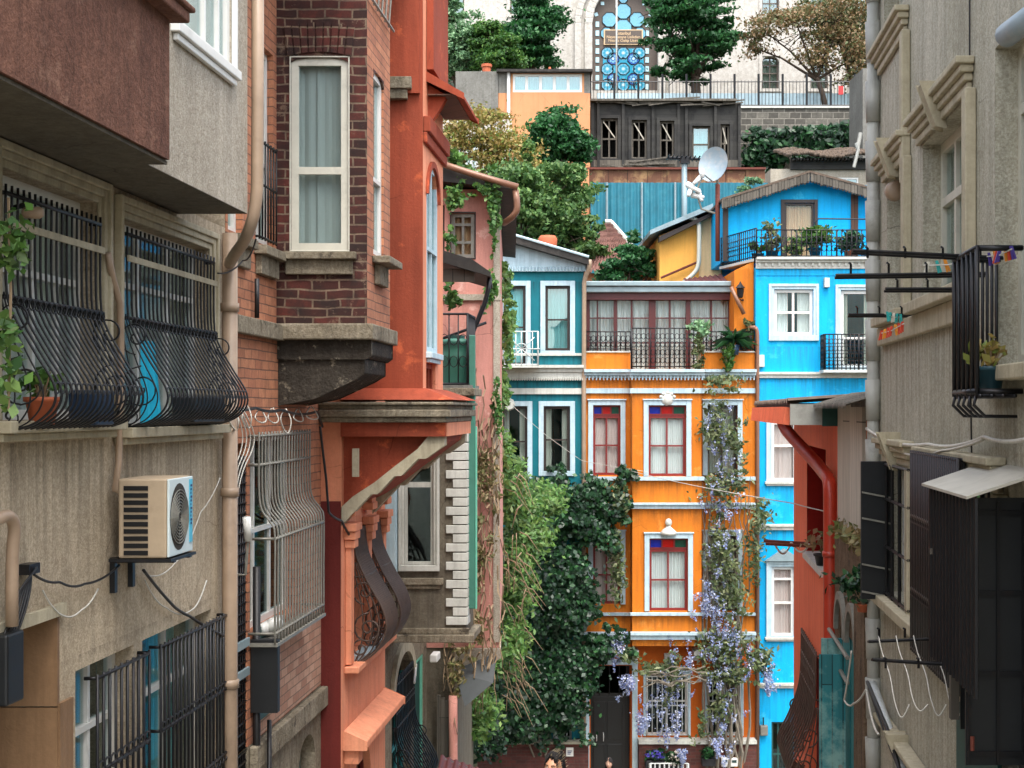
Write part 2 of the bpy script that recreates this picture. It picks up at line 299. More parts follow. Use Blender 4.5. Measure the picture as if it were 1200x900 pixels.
class MB:
    def __init__(s): s.v, s.f = [], []
    def add(s, vs, fs):
        o = len(s.v); s.v += [tuple(p) for p in vs]; s.f += [tuple(i+o for i in f) for f in fs]; return s
    def hexa(s, p):              # p[0..3] bottom loop, p[4..7] top loop
        return s.add(p, [(0, 3, 2, 1), (4, 5, 6, 7), (0, 1, 5, 4), (1, 2, 6, 5), (2, 3, 7, 6), (3, 0, 4, 7)])
    def box(s, fr, a0, a1, n0, n1, z0, z1):
        P = fr.P
        return s.hexa([P(a0, n1, z0), P(a1, n1, z0), P(a1, n0, z0), P(a0, n0, z0), P(a0, n1, z1), P(a1, n1, z1), P(a1, n0, z1), P(a0, n0, z1)])
    def wbox(s, x0, x1, y0, y1, z0, z1):
        return s.hexa([(x0, y0, z0), (x1, y0, z0), (x1, y1, z0), (x0, y1, z0), (x0, y0, z1), (x1, y0, z1), (x1, y1, z1), (x0, y1, z1)])
    def extr(s, A, B):
        n = len(A); return s.add(list(A)+list(B), [tuple(range(n)), tuple(range(2*n-1, n-1, -1))]+[(i, (i+1) % n, n+(i+1) % n, n+i) for i in range(n)])
    def quad(s, a, b, c, d): return s.add([a, b, c, d], [(0, 1, 2, 3)])
    def tube(s, pts, r, k=6, caps=True):
        pts = [Vector(p) for p in pts]
        if k >= 8 and r.__class__ is float and len(pts) > 2: pts = chaikin(pts)
        rs = r if isinstance(r, (list, tuple)) else [r]*len(pts); vs = []; up = None
        for i, p in enumerate(pts):
            d = (pts[min(i+1, len(pts)-1)]-pts[max(i-1, 0)])
            if d.length < 1e-9: d = Vector((0, 0, 1))
            d.normalize()
            if up is None: up = d.orthogonal().normalized()
            else:
                up = up-d*up.dot(d)
                up = up.normalized() if up.length > 1e-6 else d.orthogonal().normalized()
            w = d.cross(up)
            for j in range(k):
                a = 2*PI*j/k; vs.append(p+(up*math.cos(a)+w*math.sin(a))*rs[i])
        fs = [(i*k+j, i*k+(j+1) % k, (i+1)*k+(j+1) % k, (i+1)*k+j) for i in range(len(pts)-1) for j in range(k)]
        if caps: fs += [tuple(range(k-1, -1, -1)), tuple(range((len(pts)-1)*k, len(pts)*k))]
        return s.add(vs, fs)
    def lathe(s, c, prof, k=16, axis='z'):   # prof: (r, h)
        vs = []
        for r, h in prof:
            for j in range(k):
                a = 2*PI*j/k; x, y = r*math.cos(a), r*math.sin(a)
                q = (x, y, h) if axis == 'z' else ((h, x, y) if axis == 'x' else (x, h, y))
                vs.append((c[0]+q[0], c[1]+q[1], c[2]+q[2]))
        n = len(prof)
        fs = [(i*k+j, i*k+(j+1) % k, (i+1)*k+(j+1) % k, (i+1)*k+j) for i in range(n-1) for j in range(k)]
        fs += [tuple(range(k-1, -1, -1)), tuple(range((n-1)*k, n*k))]
        return s.add(vs, fs)
    def ball(s, c, rx, ry=None, rz=None, k=12, m=8):
        ry = ry or rx; rz = rz or rx; vs = []; fs = []
        for i in range(m+1):
            t = PI*i/m
            for j in range(k):
                a = 2*PI*j/k; vs.append((c[0]+rx*math.sin(t)*math.cos(a), c[1]+ry*math.sin(t)*math.sin(a), c[2]+rz*math.cos(t)))
        for i in range(m):
            for j in range(k): fs.append((i*k+j, (i+1)*k+j, (i+1)*k+(j+1) % k, i*k+(j+1) % k))
        return s.add(vs, fs)
    def sheet(s, fr, a0, a1, z0, z1, holes=(), n=0., rev=.15):
        """flat wall with rectangular openings whose reveals run inwards"""
        A = sorted({a0, a1, *[min(max(h[i], a0), a1) for h in holes for i in (0, 1)]}); Z = sorted({z0, z1, *[min(max(h[i], z0), z1) for h in holes for i in (2, 3)]})
        P = fr.P
        for i in range(len(A)-1):
            for j in range(len(Z)-1):
                ca, cz = (A[i]+A[i+1])/2, (Z[j]+Z[j+1])/2
                if A[i+1]-A[i] < 1e-5 or Z[j+1]-Z[j] < 1e-5: continue
                if any(h[0] < ca < h[1] and h[2] < cz < h[3] for h in holes): continue
                s.quad(P(A[i], n, Z[j]), P(A[i+1], n, Z[j]), P(A[i+1], n, Z[j+1]), P(A[i], n, Z[j+1]))
        for h in holes:
            a, b, c, d = h[:4]; e = n-(h[4] if len(h) > 4 else rev)
            for q in (((a, c), (a, d)), ((b, c), (b, d)), ((a, c), (b, c)), ((a, d), (b, d))):
                s.quad(P(q[0][0], n, q[0][1]), P(q[1][0], n, q[1][1]), P(q[1][0], e, q[1][1]), P(q[0][0], e, q[0][1]))
        return s
    def back(s, fr, a0, a1, z0, z1, n0, n1, top=True):
        """the other faces of a hollow body behind a sheet at n1"""
        P = fr.P
        s.quad(P(a0, n0, z0), P(a1, n0, z0), P(a1, n0, z1), P(a0, n0, z1))
        for a in (a0, a1): s.quad(P(a, n0, z0), P(a, n1, z0), P(a, n1, z1), P(a, n0, z1))
        for z in (z0, z1): s.quad(P(a0, n0, z), P(a1, n0, z), P(a1, n1, z), P(a0, n1, z))
        return s
    def clusters(s):
        n = len(s.v); par = list(range(n))
        def fd(i):
            while par[i] != i: par[i] = par[par[i]]; i = par[i]
            return i
        for f in s.f:
            r = fd(f[0])
            for i in f[1:]: par[fd(i)] = r
        g = {}
        for i in range(n): g.setdefault(fd(i), []).append(i)
        if len(g) > 900: return None
        V = np.array(s.v); cl = [[V[i].min(0)-.006, V[i].max(0)+.006, list(i)] for i in g.values()]; ch = True
        while ch:
            ch = False; out = []
            for q in cl:
                for o in out:
                    if (q[0] <= o[1]).all() and (o[0] <= q[1]).all(): o[0] = np.minimum(o[0], q[0]); o[1] = np.maximum(o[1], q[1]); o[2] += q[2]; ch = True; break
                else: out.append(q)
            cl = out
        return [c[2] for c in cl]
    def build(s, name, mat, parent=None, smooth=False, bevel=0):
        if parent is not None and name not in NOSPLIT:
            cl = s.clusters()
            if cl and 1 < len(cl) <= 40:
                first = None
                for ids in cl:
                    mp = {i: k for k, i in enumerate(sorted(ids))}; m = MB(); m.v = [s.v[i] for i in sorted(ids)]; m.f = [tuple(mp[i] for i in f) for f in s.f if f[0] in mp]
                    o = m._build(name, mat, parent, smooth, bevel); first = first or o
                return first
        return s._build(name, mat, parent, smooth, bevel)
    def _build(s, name, mat, parent=None, smooth=False, bevel=0):
        me = bpy.data.meshes.new(name); off = wloc(parent) if parent else Vector((0, 0, 0))
        V = np.array(s.v, dtype=float)
        if parent is None:
            lo, hi = V.min(0), V.max(0); off = Vector(((lo[0]+hi[0])/2, (lo[1]+hi[1])/2, lo[2]))
        V = V-np.array(off[:])
        me.from_pydata(V.tolist(), [], s.f); me.validate()
        if smooth: me.polygons.foreach_set('use_smooth', [True]*len(me.polygons))
        me.materials.append(MATS[mat]); o = bpy.data.objects.new(name, me); COL.objects.link(o)
        if parent: o.parent = parent
        else: o.location = off
        if bevel:
            b = o.modifiers.new('bevel', 'BEVEL'); b.width = bevel; b.segments = 2; b.limit_method = 'ANGLE'
        return o
def wloc(o):
    v = Vector((0, 0, 0))
    while o is not None: v = v+o.location; o = o.parent
    return v
def tag(o, label=None, cat=None, group=None, kind=None):
    for k, v in (('label', label), ('category', cat), ('group', group), ('kind', kind)):
        if v: o[k] = v
    return o
def thing(name, label, cat, loc, group=None):
    o = bpy.data.objects.new(name, None); COL.objects.link(o); o.location = loc; o.empty_display_size = .2
    return tag(o, label, cat, group)
def dup(root, loc, rz=0., label=None):
    def cp(o, par):
        c = o.copy(); COL.objects.link(c); c.parent = par
        for ch in [x for x in bpy.data.objects if x.parent == o]: cp(ch, c)
        return c
    r = cp(root, None); r.location = loc; r.rotation_euler = (0, 0, rz)
    if label: r['label'] = label
    return r
def mark(o, label): o['label'] = label; return o

# ------------------------------------------------------------------ shared parts
def hole(w): return (w[0], w[1], w[2], w[3])
def window(fr, par, a0, a1, z0, z1, n=0., rev=.12, mat='pvc_white', cols=(), rows=(), fw=.05, mw=.035, glass='glass', curtain=None,
           cz=None, trim=None, tw=.1, td=.035, sill=None, sd=.1, name='window', steps=1, cdep=.025, drape=0):
    d0, d1 = n-rev, n-rev+.05; m = MB()
    m.box(fr, a0, a0+fw, d0, d1, z0, z1); m.box(fr, a1-fw, a1, d0, d1, z0, z1)
    m.box(fr, a0+fw, a1-fw, d0, d1, z0, z0+fw); m.box(fr, a0+fw, a1-fw, d0, d1, z1-fw, z1)
    for c in cols:
        a = a0+(a1-a0)*c; m.box(fr, a-mw/2, a+mw/2, d0+.005, d1-.004, z0+fw, z1-fw)
    for r in rows:
        z = z0+(z1-z0)*r; m.box(fr, a0+fw, a1-fw, d0+.007, d1+.004, z-mw/2, z+mw/2)
    w = m.build(name, mat, par)
    if glass: MB().box(fr, a0+fw*.6, a1-fw*.6, d0+.018, d0+.024, z0+fw*.6, z1-fw*.6).build('pane', glass, w)
    if curtain:
        cz0, cz1 = cz or (z0, z1); k = max(24, int((a1-a0)/.018)); c = MB(); pr = None; ph = random.random()*6
        for side in ((0, 1),) if not drape else ((0, .5-drape), (.5+drape, 1)):
            pr = None
            for i in range(k+1):
                t = side[0]+(side[1]-side[0])*i/k; a = a0+(a1-a0)*t
                dn = d0-cdep+.011*math.sin(a*(62+9*math.sin(a*3+ph))+ph)+.008*math.sin(a*23+2*ph)+.004*math.sin(a*141+ph)-.014
                q = (fr.P(a, dn, cz0), fr.P(a, dn*1.0+.004*math.sin(a*50), cz1))
                if pr: c.quad(pr[0], q[0], q[1], pr[1])
                pr = q
        c.build('curtain', curtain, w, True)
    if trim:
        t = MB()
        for k in range(steps):
            o0, o1 = tw*k/steps, tw*(k+1)/steps; e = td*(k+1)/steps
            t.box(fr, a0-o1, a0-o0, n+.001, n+e, z0, z1+o1); t.box(fr, a1+o0, a1+o1, n+.001, n+e, z0, z1+o1); t.box(fr, a0-o0, a1+o0, n+.001, n+e, z1+o0, z1+o1)
        if not sill: t.box(fr, a0-tw, a1+tw, n+.001, n+td, z0-tw, z0)
        t.build('surround', trim, w, bevel=.006)
    if sill:
        MB().box(fr, a0-tw-.03, a1+tw+.03, n-.02, n+sd, z0-.06, z0-.002).box(fr, a0-tw, a1+tw, n+.001, n+sd*.6, z0-.1, z0-.061).build('sill', sill, w, bevel=.006)
    return w
def ring(fr, a, n, z, r, k=10, plane='az'):
    return [fr.P(a+r*math.cos(2*PI*i/k), n, z+r*math.sin(2*PI*i/k)) if plane == 'az' else fr.P(a, n+r*math.cos(2*PI*i/k), z+r*math.sin(2*PI*i/k)) for i in range(k+1)]
def spiral(fr, a, n, z, r0, r1, turns, plane='nz', ph=0, sg=1, k=26):
    out = []
    for i in range(k+1):
        t = i/k; r = r0+(r1-r0)*t; w = ph+sg*2*PI*turns*t
        out.append(fr.P(a, n+r*math.cos(w), z+r*math.sin(w)) if plane == 'nz' else fr.P(a+r*math.cos(w), n, z+r*math.sin(w)))
    return out
def grille(fr, par, a0, a1, prof, nb, mat='iron_black', r=.008, rails=(), rings=(), scrolls=False, flat=None, name='window_grille', rr=.011):
    """iron bars that follow the profile [(z, n), ...]"""
    m = MB()
    def smooth(pr):
        out = []
        for i in range(len(pr)-1):
            p0 = pr[max(i-1, 0)]; p1 = pr[i]; p2 = pr[i+1]; p3 = pr[min(i+2, len(pr)-1)]
            for k in range(4):
                t = k/4; out.append(tuple(.5*((2*p1[j])+(-p0[j]+p2[j])*t+(2*p0[j]-5*p1[j]+4*p2[j]-p3[j])*t*t+(-p0[j]+3*p1[j]-3*p2[j]+p3[j])*t**3) for j in (0, 1)))
        return out+[pr[-1]]
    sp = smooth(prof) if len(prof) > 3 else prof
    for i in range(nb):
        a = a0+(a1-a0)*i/(nb-1); m.tube([fr.P(a, n, z) for z, n in sp], r, 5)
    def nat(z):
        for i in range(len(prof)-1):
            if (prof[i][0]-z)*(prof[i+1][0]-z) <= 0: return prof[i][1]+(prof[i+1][1]-prof[i][1])*(z-prof[i][0])/(prof[i+1][0]-prof[i][0]-1e-9)
        return prof[-1][1]
    g = m.build(name, mat, par, True)
    m = MB(); b = prof[0][1]*0-.0
    for z in rails:
        nn = nat(z)
        m.tube([fr.P(a0, 0, z), fr.P(a0, nn, z), fr.P(a1, nn, z), fr.P(a1, 0, z)], rr, 5)
    if rails: m.build('rail', mat, g, True)
    if rings:
        m = MB()
        for z in rings:
            for i in range(nb-1):
                a = a0+(a1-a0)*(i+.5)/(nb-1); m.tube(ring(fr, a, nat(z)+.004, z, (a1-a0)/(nb-1)*.42, 8), r*.7, 4, False)
        m.build('ring_ornament', mat, g, True)
    if scrolls:
        m = MB(); zb = [z for z, n in prof if n == max(q[1] for q in prof)][0]; nm = max(q[1] for q in prof)
        for a in (a0, a1):
            m.tube(spiral(fr, a, nm*.5, zb, nm*.46, .012, 1.8, ph=PI/2), r*.8, 4); m.tube(spiral(fr, a, nm*.38, zb+nm*1.05, nm*.36, .01, 1.5, ph=-PI/2, sg=-1), r*.8, 4)
            m.tube(spiral(fr, a, nm*.28, zb-nm*.55, nm*.25, .01, 1.4, ph=PI/2), r*.8, 4)
            for q in (.35, .6, .8):
                m.tube([fr.P(a, n*q, z) for z, n in sp if z < prof[1][0]], r*.7, 4)
        m.build('scrollwork', mat, g, True)
    if flat: MB().box(fr, a0-.02, a1+.02, nat(flat[0])+r, nat(flat[0])+r+.012, flat[0]-flat[1]/2, flat[0]+flat[1]/2).build('cross_bar', flat[2], g)
    return g
def arch_fill(fr, a0, a1, z1, h, n0, n1, k=12, m=None):
    m = m or MB()
    for i in range(k):
        u0, u1 = -1+2*i/k, -1+2*(i+1)/k; f = lambda u: z1-h+h*math.sqrt(max(0, 1-u*u))
        A0, A1 = a0+(a1-a0)*(u0+1)/2, a0+(a1-a0)*(u1+1)/2; P = fr.P
        m.hexa([P(A0, n1, f(u0)), P(A1, n1, f(u1)), P(A1, n0, f(u1)), P(A0, n0, f(u0)), P(A0, n1, z1+.002), P(A1, n1, z1+.002), P(A1, n0, z1+.002), P(A0, n0, z1+.002)])
    return m
def arch_band(fr, a0, a1, zs, h, w, n0, n1, k=16, m=None):
    m = m or MB(); P = fr.P; c = (a0+a1)/2; R = (a1-a0)/2
    for i in range(k):
        q = []
        for t in (PI*i/k, PI*(i+1)/k):
            q.append(((c-R*math.cos(t), zs+h*math.sin(t)), (c-(R+w)*math.cos(t), zs+(h+w)*math.sin(t))))
        (i0, o0), (i1, o1) = q
        m.hexa([P(i0[0], n1, i0[1]), P(i1[0], n1, i1[1]), P(i1[0], n0, i1[1]), P(i0[0], n0, i0[1]), P(o0[0], n1, o0[1]), P(o1[0], n1, o1[1]), P(o1[0], n0, o1[1]), P(o0[0], n0, o0[1])])
    return m
def railing(m, p0, p1, h, step=.11, r=.008, orn=0, top=.014):
    p0, p1 = Vector(p0), Vector(p1); L = (p1-p0).length; k = max(2, int(L/step)); H = Vector((0, 0, h)); u = (p1-p0)/L
    for z in (.04, h): m.tube([p0+Vector((0, 0, z)), p1+Vector((0, 0, z))], top, 5)
    for i in range(k+1):
        q = p0+(p1-p0)*i/k; m.tube([q, q+H], r if i % 8 else r*1.8, 5)
        if orn and i < k:
            for zz in ([.35, .65] if orn == 1 else [.2, .4, .6, .8]):
                c = q+(p1-p0)/k*.5+Vector((0, 0, h*zz)); rr = step*.46
                m.tube([c+u*(rr*math.cos(2*PI*j/8))+Vector((0, 0, rr*1.4*math.sin(2*PI*j/8))) for j in range(9)], r*.7, 4, False)
    return m
def leaves(name, mat, pts, size, parent=None, out=None, tilt=1.0, aspect=1.6, var=.4, droop=0):
    """many small folded leaf faces, one mesh"""
    pts = np.asarray(pts, float); n = len(pts)
    d = RNG.normal(size=(n, 3)); d /= np.linalg.norm(d, axis=1)[:, None]
    if out is not None: d = np.array(out)[None, :]+d*tilt; d /= np.linalg.norm(d, axis=1)[:, None]
    t = RNG.normal(size=(n, 3)); t[:, 2] -= droop; t -= d*(t*d).sum(1)[:, None]; t /= np.linalg.norm(t, axis=1)[:, None]; b = np.cross(d, t)
    s = size*(1-var+2*var*RNG.random(n))[:, None]; L = t*s*aspect/2; W = b*s/2
    V = np.stack([pts-L, pts+W*.9-L*.1+d*s*.12, pts+L, pts-W*.9-L*.1+d*s*.12], 1).reshape(-1, 3)
    off = np.array(wloc(parent)[:]) if parent else np.array([*((V.min(0)+V.max(0))/2)[:2], V.min(0)[2]])
    V = V-off
    me = bpy.data.meshes.new(name); me.vertices.add(4*n); me.vertices.foreach_set('co', V.ravel()); me.loops.add(4*n); me.loops.foreach_set('vertex_index', np.arange(4*n, dtype=np.int32))
    me.polygons.add(n); me.polygons.foreach_set('loop_start', np.arange(n, dtype=np.int32)*4); me.update(calc_edges=True); me.validate()
    me.materials.append(MATS[mat]); o = bpy.data.objects.new(name, me); COL.objects.link(o)
    if parent: o.parent = parent
    else: o.location = off
    return o
def blob(c, r, n, clumps=None, sig=.16, shell=.55):
    """leaf points gathered in clumps through an ellipsoid"""
    c = np.array(c, float); r = np.array(r if hasattr(r, '__len__') else (r, r, r), float); clumps = clumps or max(6, n//60)
    d = RNG.normal(size=(clumps, 3)); d /= np.linalg.norm(d, axis=1)[:, None]; k = (shell+(1-shell)*RNG.random(clumps))[:, None]*(.8+.3*RNG.random(clumps))[:, None]
    cc = c+d*k*r; i = RNG.integers(0, clumps, n); g = RNG.normal(size=(n, 3)); g[:, 2] *= .5; g *= (.55+.9*RNG.random(clumps))[i][:, None]
    return cc[i]+g*r*sig
def tree(name, label, cat, base, blobs, n, size, mat, trunk_r=.14, group=None, bark='bark', sig=.16, thin=False):
    t = thing(name, label, cat, base, group); m = MB(); b = Vector(base); cs = [Vector(c) for c, r in blobs]; mid = sum(cs, Vector())/len(cs)
    fork = b+(mid-b)*.45; fork.x += random.uniform(-.1, .1)
    m.tube([b, b+(fork-b)*.5+Vector((.05, 0, 0)), fork], [trunk_r*1.25, trunk_r, trunk_r*.8], 9)
    for (c, r) in blobs:
        c = Vector(c); rr = max(r) if hasattr(r, '__len__') else r
        k = fork+(c-fork)*.55+Vector((random.uniform(-.1, .1), random.uniform(-.1, .1), .1)); m.tube([fork-Vector((0, 0, .1)), k, c], [trunk_r*.6, trunk_r*.35, trunk_r*.18], 7)
        for _ in range(9):
            d = Vector((random.gauss(0, 1), random.gauss(0, 1), random.gauss(.3, .8))).normalized()*rr*random.uniform(.6, 1.0)
            q = k+(c-k)*random.random(); m.tube([q, q+d*.5+Vector((0, 0, .05)), q+d], [trunk_r*.22, trunk_r*.12, trunk_r*.04], 4)
    m.build('trunk', bark, t, True)
    vol = [np.prod(r if hasattr(r, '__len__') else (r, r, r))**.67 for c, r in blobs]; tot = sum(vol)
    P = np.concatenate([blob(c, r, int(n*v/tot), max(9, int(n*v/tot/110)), sig=sig*.85, shell=.3) for (c, r), v in zip(blobs, vol)])
    leaves('crown', mat, P, size, t, tilt=1.0); return t
def cable(pts, r=.008, sag=0., k=10, m=None):
    """a slack line through the points"""
    m = m or MB(); out = []
    for i in range(len(pts)-1):
        a, b = Vector(pts[i]), Vector(pts[i+1]); L = (b-a).length
        for j in range(k):
            t = j/k; p = a+(b-a)*t; p.z -= sag*L*4*t*(1-t)*.25; out.append(p)
    out.append(Vector(pts[-1])); m.tube(chaikin(out, 2) if len(pts) > 2 else out, r, 5); return m
def corrugated(m, P, u0, u1, v0, v1, amp=.02, per=.09, rows=1, step=.0, jit=0):
    """P(u, v, h): u across the waves"""
    k = int((u1-u0)/per*6)
    for r in range(rows):
        a, b = v0+(v1-v0)*r/rows, v0+(v1-v0)*(r+1)/rows; pr = None
        for i in range(k+1):
            u = u0+(u1-u0)*i/k; h = amp*math.sin(2*PI*(u-u0)/per)+random.uniform(-jit, jit)
            q = (P(u, a, h+step), P(u, b, h), P(u, a, h+step-.02), P(u, b, h-.02))
            if pr: m.quad(pr[0], q[0], q[1], pr[1]); m.quad(pr[2], q[2], q[0], pr[0]); m.quad(pr[3], q[3], q[1], pr[1])
            pr = q
    return m
# ================================================================== setting
def terrain():
    ys = [-12, -2, 0, 4, 8, 12, 16, 20, 24, 27.6, 30, 33, 37, 38.5, 42, 53, 55.8, 56, 62, 90, 160]
    def h(y):
        if y <= 33: return ground(y)
        pts = [(33, -8.5), (37, -8.4), (38.5, 2.5), (42, 3.2), (53, 7.6), (55.8, 8.), (56, 11.9), (160, 12.2)]
        for (a, b), (c, d) in zip(pts, pts[1:]):
            if a <= y <= c: return b+(d-b)*(y-a)/(c-a)
        return 12.2
    xs = [-60, -40, -25, -15, -8, -4, -2, 0, 2, 4, 8, 15, 25, 40, 60]; m = MB()
    vs = [(x, y, h(y)-.02) for y in ys for x in xs]; n = len(xs)
    m.add(vs, [(j*n+i, j*n+i+1, (j+1)*n+i+1, (j+1)*n+i) for j in range(len(ys)-1) for i in range(n-1)])
    tag(m.build('ground', 'earth'), kind='structure')
    m = MB(); yy = [-3, 0, 5, 10, 15, 20, 25, 27.6]
    for a, b in zip(yy, yy[1:]):
        for nm in (0,):
            m.quad((-2.1+.093*a, a, ground(a)+.004), (.75+.111*a, a, ground(a)+.004), (.75+.111*b, b, ground(b)+.004), (-2.1+.093*b, b, ground(b)+.004))
    m.quad((-14, 27.6, -8.495), (16, 27.6, -8.495), (16, 30.6, -8.495), (-14, 30.6, -8.495))
    tag(m.build('road', 'asphalt'), kind='structure')
    m = MB()
    for a, b in zip(yy, yy[1:]):
        for (p, q, w) in ((-3.0, -2.1, .093), (.75, 1.55, .111)):
            P = lambda x, y, z: (x+w*y, y, ground(y)+z)
            m.hexa([P(p, a, 0), P(q, a, 0), P(q, b, 0), P(p, b, 0), P(p, a, .12), P(q, a, .12), P(q, b, .12), P(p, b, .12)])
    m.wbox(-14, 16, 30.6, 31.5, -8.6, -8.38)
    tag(m.build('pavement', 'paving'), kind='structure')
terrain()

# ================================================================== left 1: tan plaster house
G0 = -7.0
t = thing('plaster_house', 'tan plaster house on the left with an overhanging upper storey and scroll window bars', 'house', (-3, 6, ground(6)))
WA = (6.62, 7.79, -.05, 1.13); WB = (8.16, 9.78, -.1, 1.1); WC = (7.5, 8.36, -2.6, -1.38); WD = (8.5, 9.85, -2.6, -1.38); DR = (4.6, 7.28, -4.5, -1.05, .75)
m = MB().sheet(LW, 1.0, 10.18, -5.2, 1.3, [hole(WA), hole(WB), hole(WC), hole(WD), DR], rev=.22).back(LW, 1.0, 10.18, -5.2, 3.4, -4.5, 0)
w1 = m.build('wall', 'plaster_tan', t)
US = (7.72, 8.78, 2.1, 3.25)
MB().sheet(LW, 1.0, 9.14, 1.26, 3.4, [hole(US)], n=.45, rev=.15).quad(LW.P(9.14, 0, 1.26), LW.P(9.14, .45, 1.26), LW.P(9.14, .45, 3.4), LW.P(9.14, 0, 3.4)).build('upper_wall', 'plaster_pale', t)
MB().box(LW, .9, 9.2, -4.5, .5, 3.402, 3.5).build('roof', 'concrete', t)  # out of view, set low so skylight reaches the street walls
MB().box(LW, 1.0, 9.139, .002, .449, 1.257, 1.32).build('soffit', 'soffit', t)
b = MB().box(LW, 1.0, 7.19, .451, .6, 1.262, 1.97).build('balcony_parapet', 'plaster_brown', t)
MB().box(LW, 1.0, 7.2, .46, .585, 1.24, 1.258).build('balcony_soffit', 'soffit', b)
MB().box(LW, 1.0, 7.27, .45, .68, 1.972, 2.03).box(LW, 1.0, 7.3, .45, .7, 2.031, 2.06).build('balcony_coping', 'plaster_brown', b, bevel=.01)
window(LW, t, *WA, rev=.14, cols=(.25, .5, .75), rows=(.62,), curtain='curtain_white', trim='trim_cream', tw=.12, td=.05, steps=3, sill='trim_cream', sd=.12)
window(LW, t, *WB, rev=.14, cols=(.33, .66), rows=(.7,), curtain='curtain_lace', trim='trim_cream', tw=.12, td=.05, steps=3, sill='trim_cream', sd=.12)
window(LW.off(.45), t, *US, rev=.06, cols=(.55, .8), glass='glass_bright', curtain='curtain_white', trim='pvc_white', tw=.03, sill='pvc_white', sd=.05)
for W in (WC, WD): window(LW, t, *W, rev=.16, cols=(.2, .55), rows=(.68,), curtain='curtain_lace' if W is WC else 'curtain_cyan', cdep=.1, drape=.12)
BP = [(1.04, .06), (.6, .06), (.45, .09), (.27, .19), (.12, .28), (.02, .28), (-.06, .2), (-.1, .08)]
for (a, b_, n_) in ((6.55, 7.69, 19), (8.09, 9.72, 24)):
    grille(LW, t, a, b_, BP, n_, r=.0068, rails=(1.0, .52, -.1), rings=(.5, .1), scrolls=True, flat=(.86, .035, 'trim_cream'))
SP = [(-1.42, .07), (-2.7, .07)]
for (a, b_, n_) in ((7.62, 8.42, 10), (8.62, 9.98, 19)):
    g = grille(LW, t, a, b_, SP, n_, r=.009, rails=(-1.44, -1.95, -2.4), rings=(-1.93, -2.42), mat='iron_black')
    m = MB()
    for i in range(n_-1):
        if (i*7) % 3: q = a+(b_-a)*(i+.45)/(n_-1); m.tube([LW.P(q, .05, -1.44), LW.P(q, .05, -2.7)], .006, 5)
    m.build('pale_bar', 'iron_grey', g)
MB().box(LW, 7.28-.02, 7.286+.14, .002, .02, -4.2, -1.5).build('tile_strip', 'stone_tile', t)
dr = MB().box(LW, 4.6, 7.279, -.72, -.68, -4.2, -1.1).build('door', 'dark_door', t)
m = MB()                                         # stone slabs lining the recess
for i, z in enumerate([-1.06, -1.52, -1.98, -2.44, -2.9, -3.36]):
    for k in (0, 1): m.box(LW, 7.25, 7.272+.004*k, -.68+.35*k, -.335+.35*k-.004+(-.002 if k else 0), z-.452, z)
m.build('stone_lining', 'stone_tile', t)
MB().box(LW, 4.58, 7.32, .001, .03, -1.05, -.99).build('lintel', 'trim_cream', t)
m = MB().tube([LW.P(10.02, .08, 1.24), LW.P(10.02, .08, -4.6)], .055, 10)
for z in (.75, -.55, -1.9): m.tube([LW.P(10.02, .08, z), LW.P(10.02, .08, z-.06)], .066, 10)
m.tube([LW.P(9.2, .5, 3.4), LW.P(9.2, .5, 1.35), LW.P(9.25, .42, 1.12), LW.P(9.7, .2, 1.05), LW.P(9.95, .1, 1.02)], .04, 10)
m.build('downpipe', 'pipe_tan', t, True)
m = MB().tube([LW.P(6.3, .06, -.55), LW.P(6.4, .09, -.49), LW.P(6.5, .1, -.48), LW.P(6.56, .1, -.54), LW.P(6.57, .08, -.66), LW.P(6.57, .08, -1.0)], .03, 9)
m.build('vent_pipe', 'pipe_tan', t, True)
m = MB().tube([LW.P(7.82, .05, .86), LW.P(7.9, .05, .72), LW.P(8.0, .05, .6), LW.P(8.02, .05, .3), LW.P(8.01, .04, -.3), LW.P(7.93, .05, -.45), LW.P(7.96, .1, -.5), LW.P(8.05, .14, -.44)], .02, 7)
tag(m.build('drain_hose', 'pipe_tan', None, True), 'tan hose bent between the two scroll barred windows down to the air conditioner', 'hose')
# air conditioner
A = Vector(LW.P(7.92, .1, -.86)); t = thing('air_conditioner', 'beige and white air conditioner unit bolted to the tan wall below the window bars', 'air conditioner', A)
s0, s1, n0, n1, z0, z1 = 7.92, 8.34, .07, .34, -.83, -.385
MB().box(LW, s0, s1, n0, n1, z0, z1).build('body', 'ac_beige', t, bevel=.012)
fr = Front(s0)
m = MB(); xa = LW.P(s0, n0, 0)[0]; xb = LW.P(s0, n1, 0)[0]; w = xb-xa
for i in range(10):
    z = z1-.04-i*.04; m.box(fr, xa+w*.12, xa+w*.62, .001, .006, z-.026, z)
m.build('vent_slot', 'black_void', t)
m = MB().box(LW, s0+.004, s1-.004, n1+.001, n1+.014, z0+.006, z1-.004); m.build('front_panel', 'ac_white', t, bevel=.004)
cc = (s0+.17, n1+.016, (z0+z1)/2); m = MB()
for r in [.03+.0175*i for i in range(8)]: m.tube(ring(LW, cc[0], cc[1]+.004, cc[2], r, 24), .003, 4, False)
for i in range(8):
    a = PI*i/4; m.tube([LW.P(cc[0]+.02*math.cos(a), cc[1], cc[2]+.02*math.sin(a)), LW.P(cc[0]+.155*math.cos(a), cc[1], cc[2]+.155*math.sin(a))], .003, 4)
fg = m.build('fan_grille', 'iron_grey', t)
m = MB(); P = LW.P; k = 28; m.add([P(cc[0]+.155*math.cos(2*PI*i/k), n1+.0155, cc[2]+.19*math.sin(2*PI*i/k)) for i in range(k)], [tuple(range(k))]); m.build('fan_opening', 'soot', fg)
MB().box(LW, s1-.075, s1-.02, n1+.015, n1+.018, z0+.06, z1-.02).build('stripe', 'ac_blue', t)
m = MB()
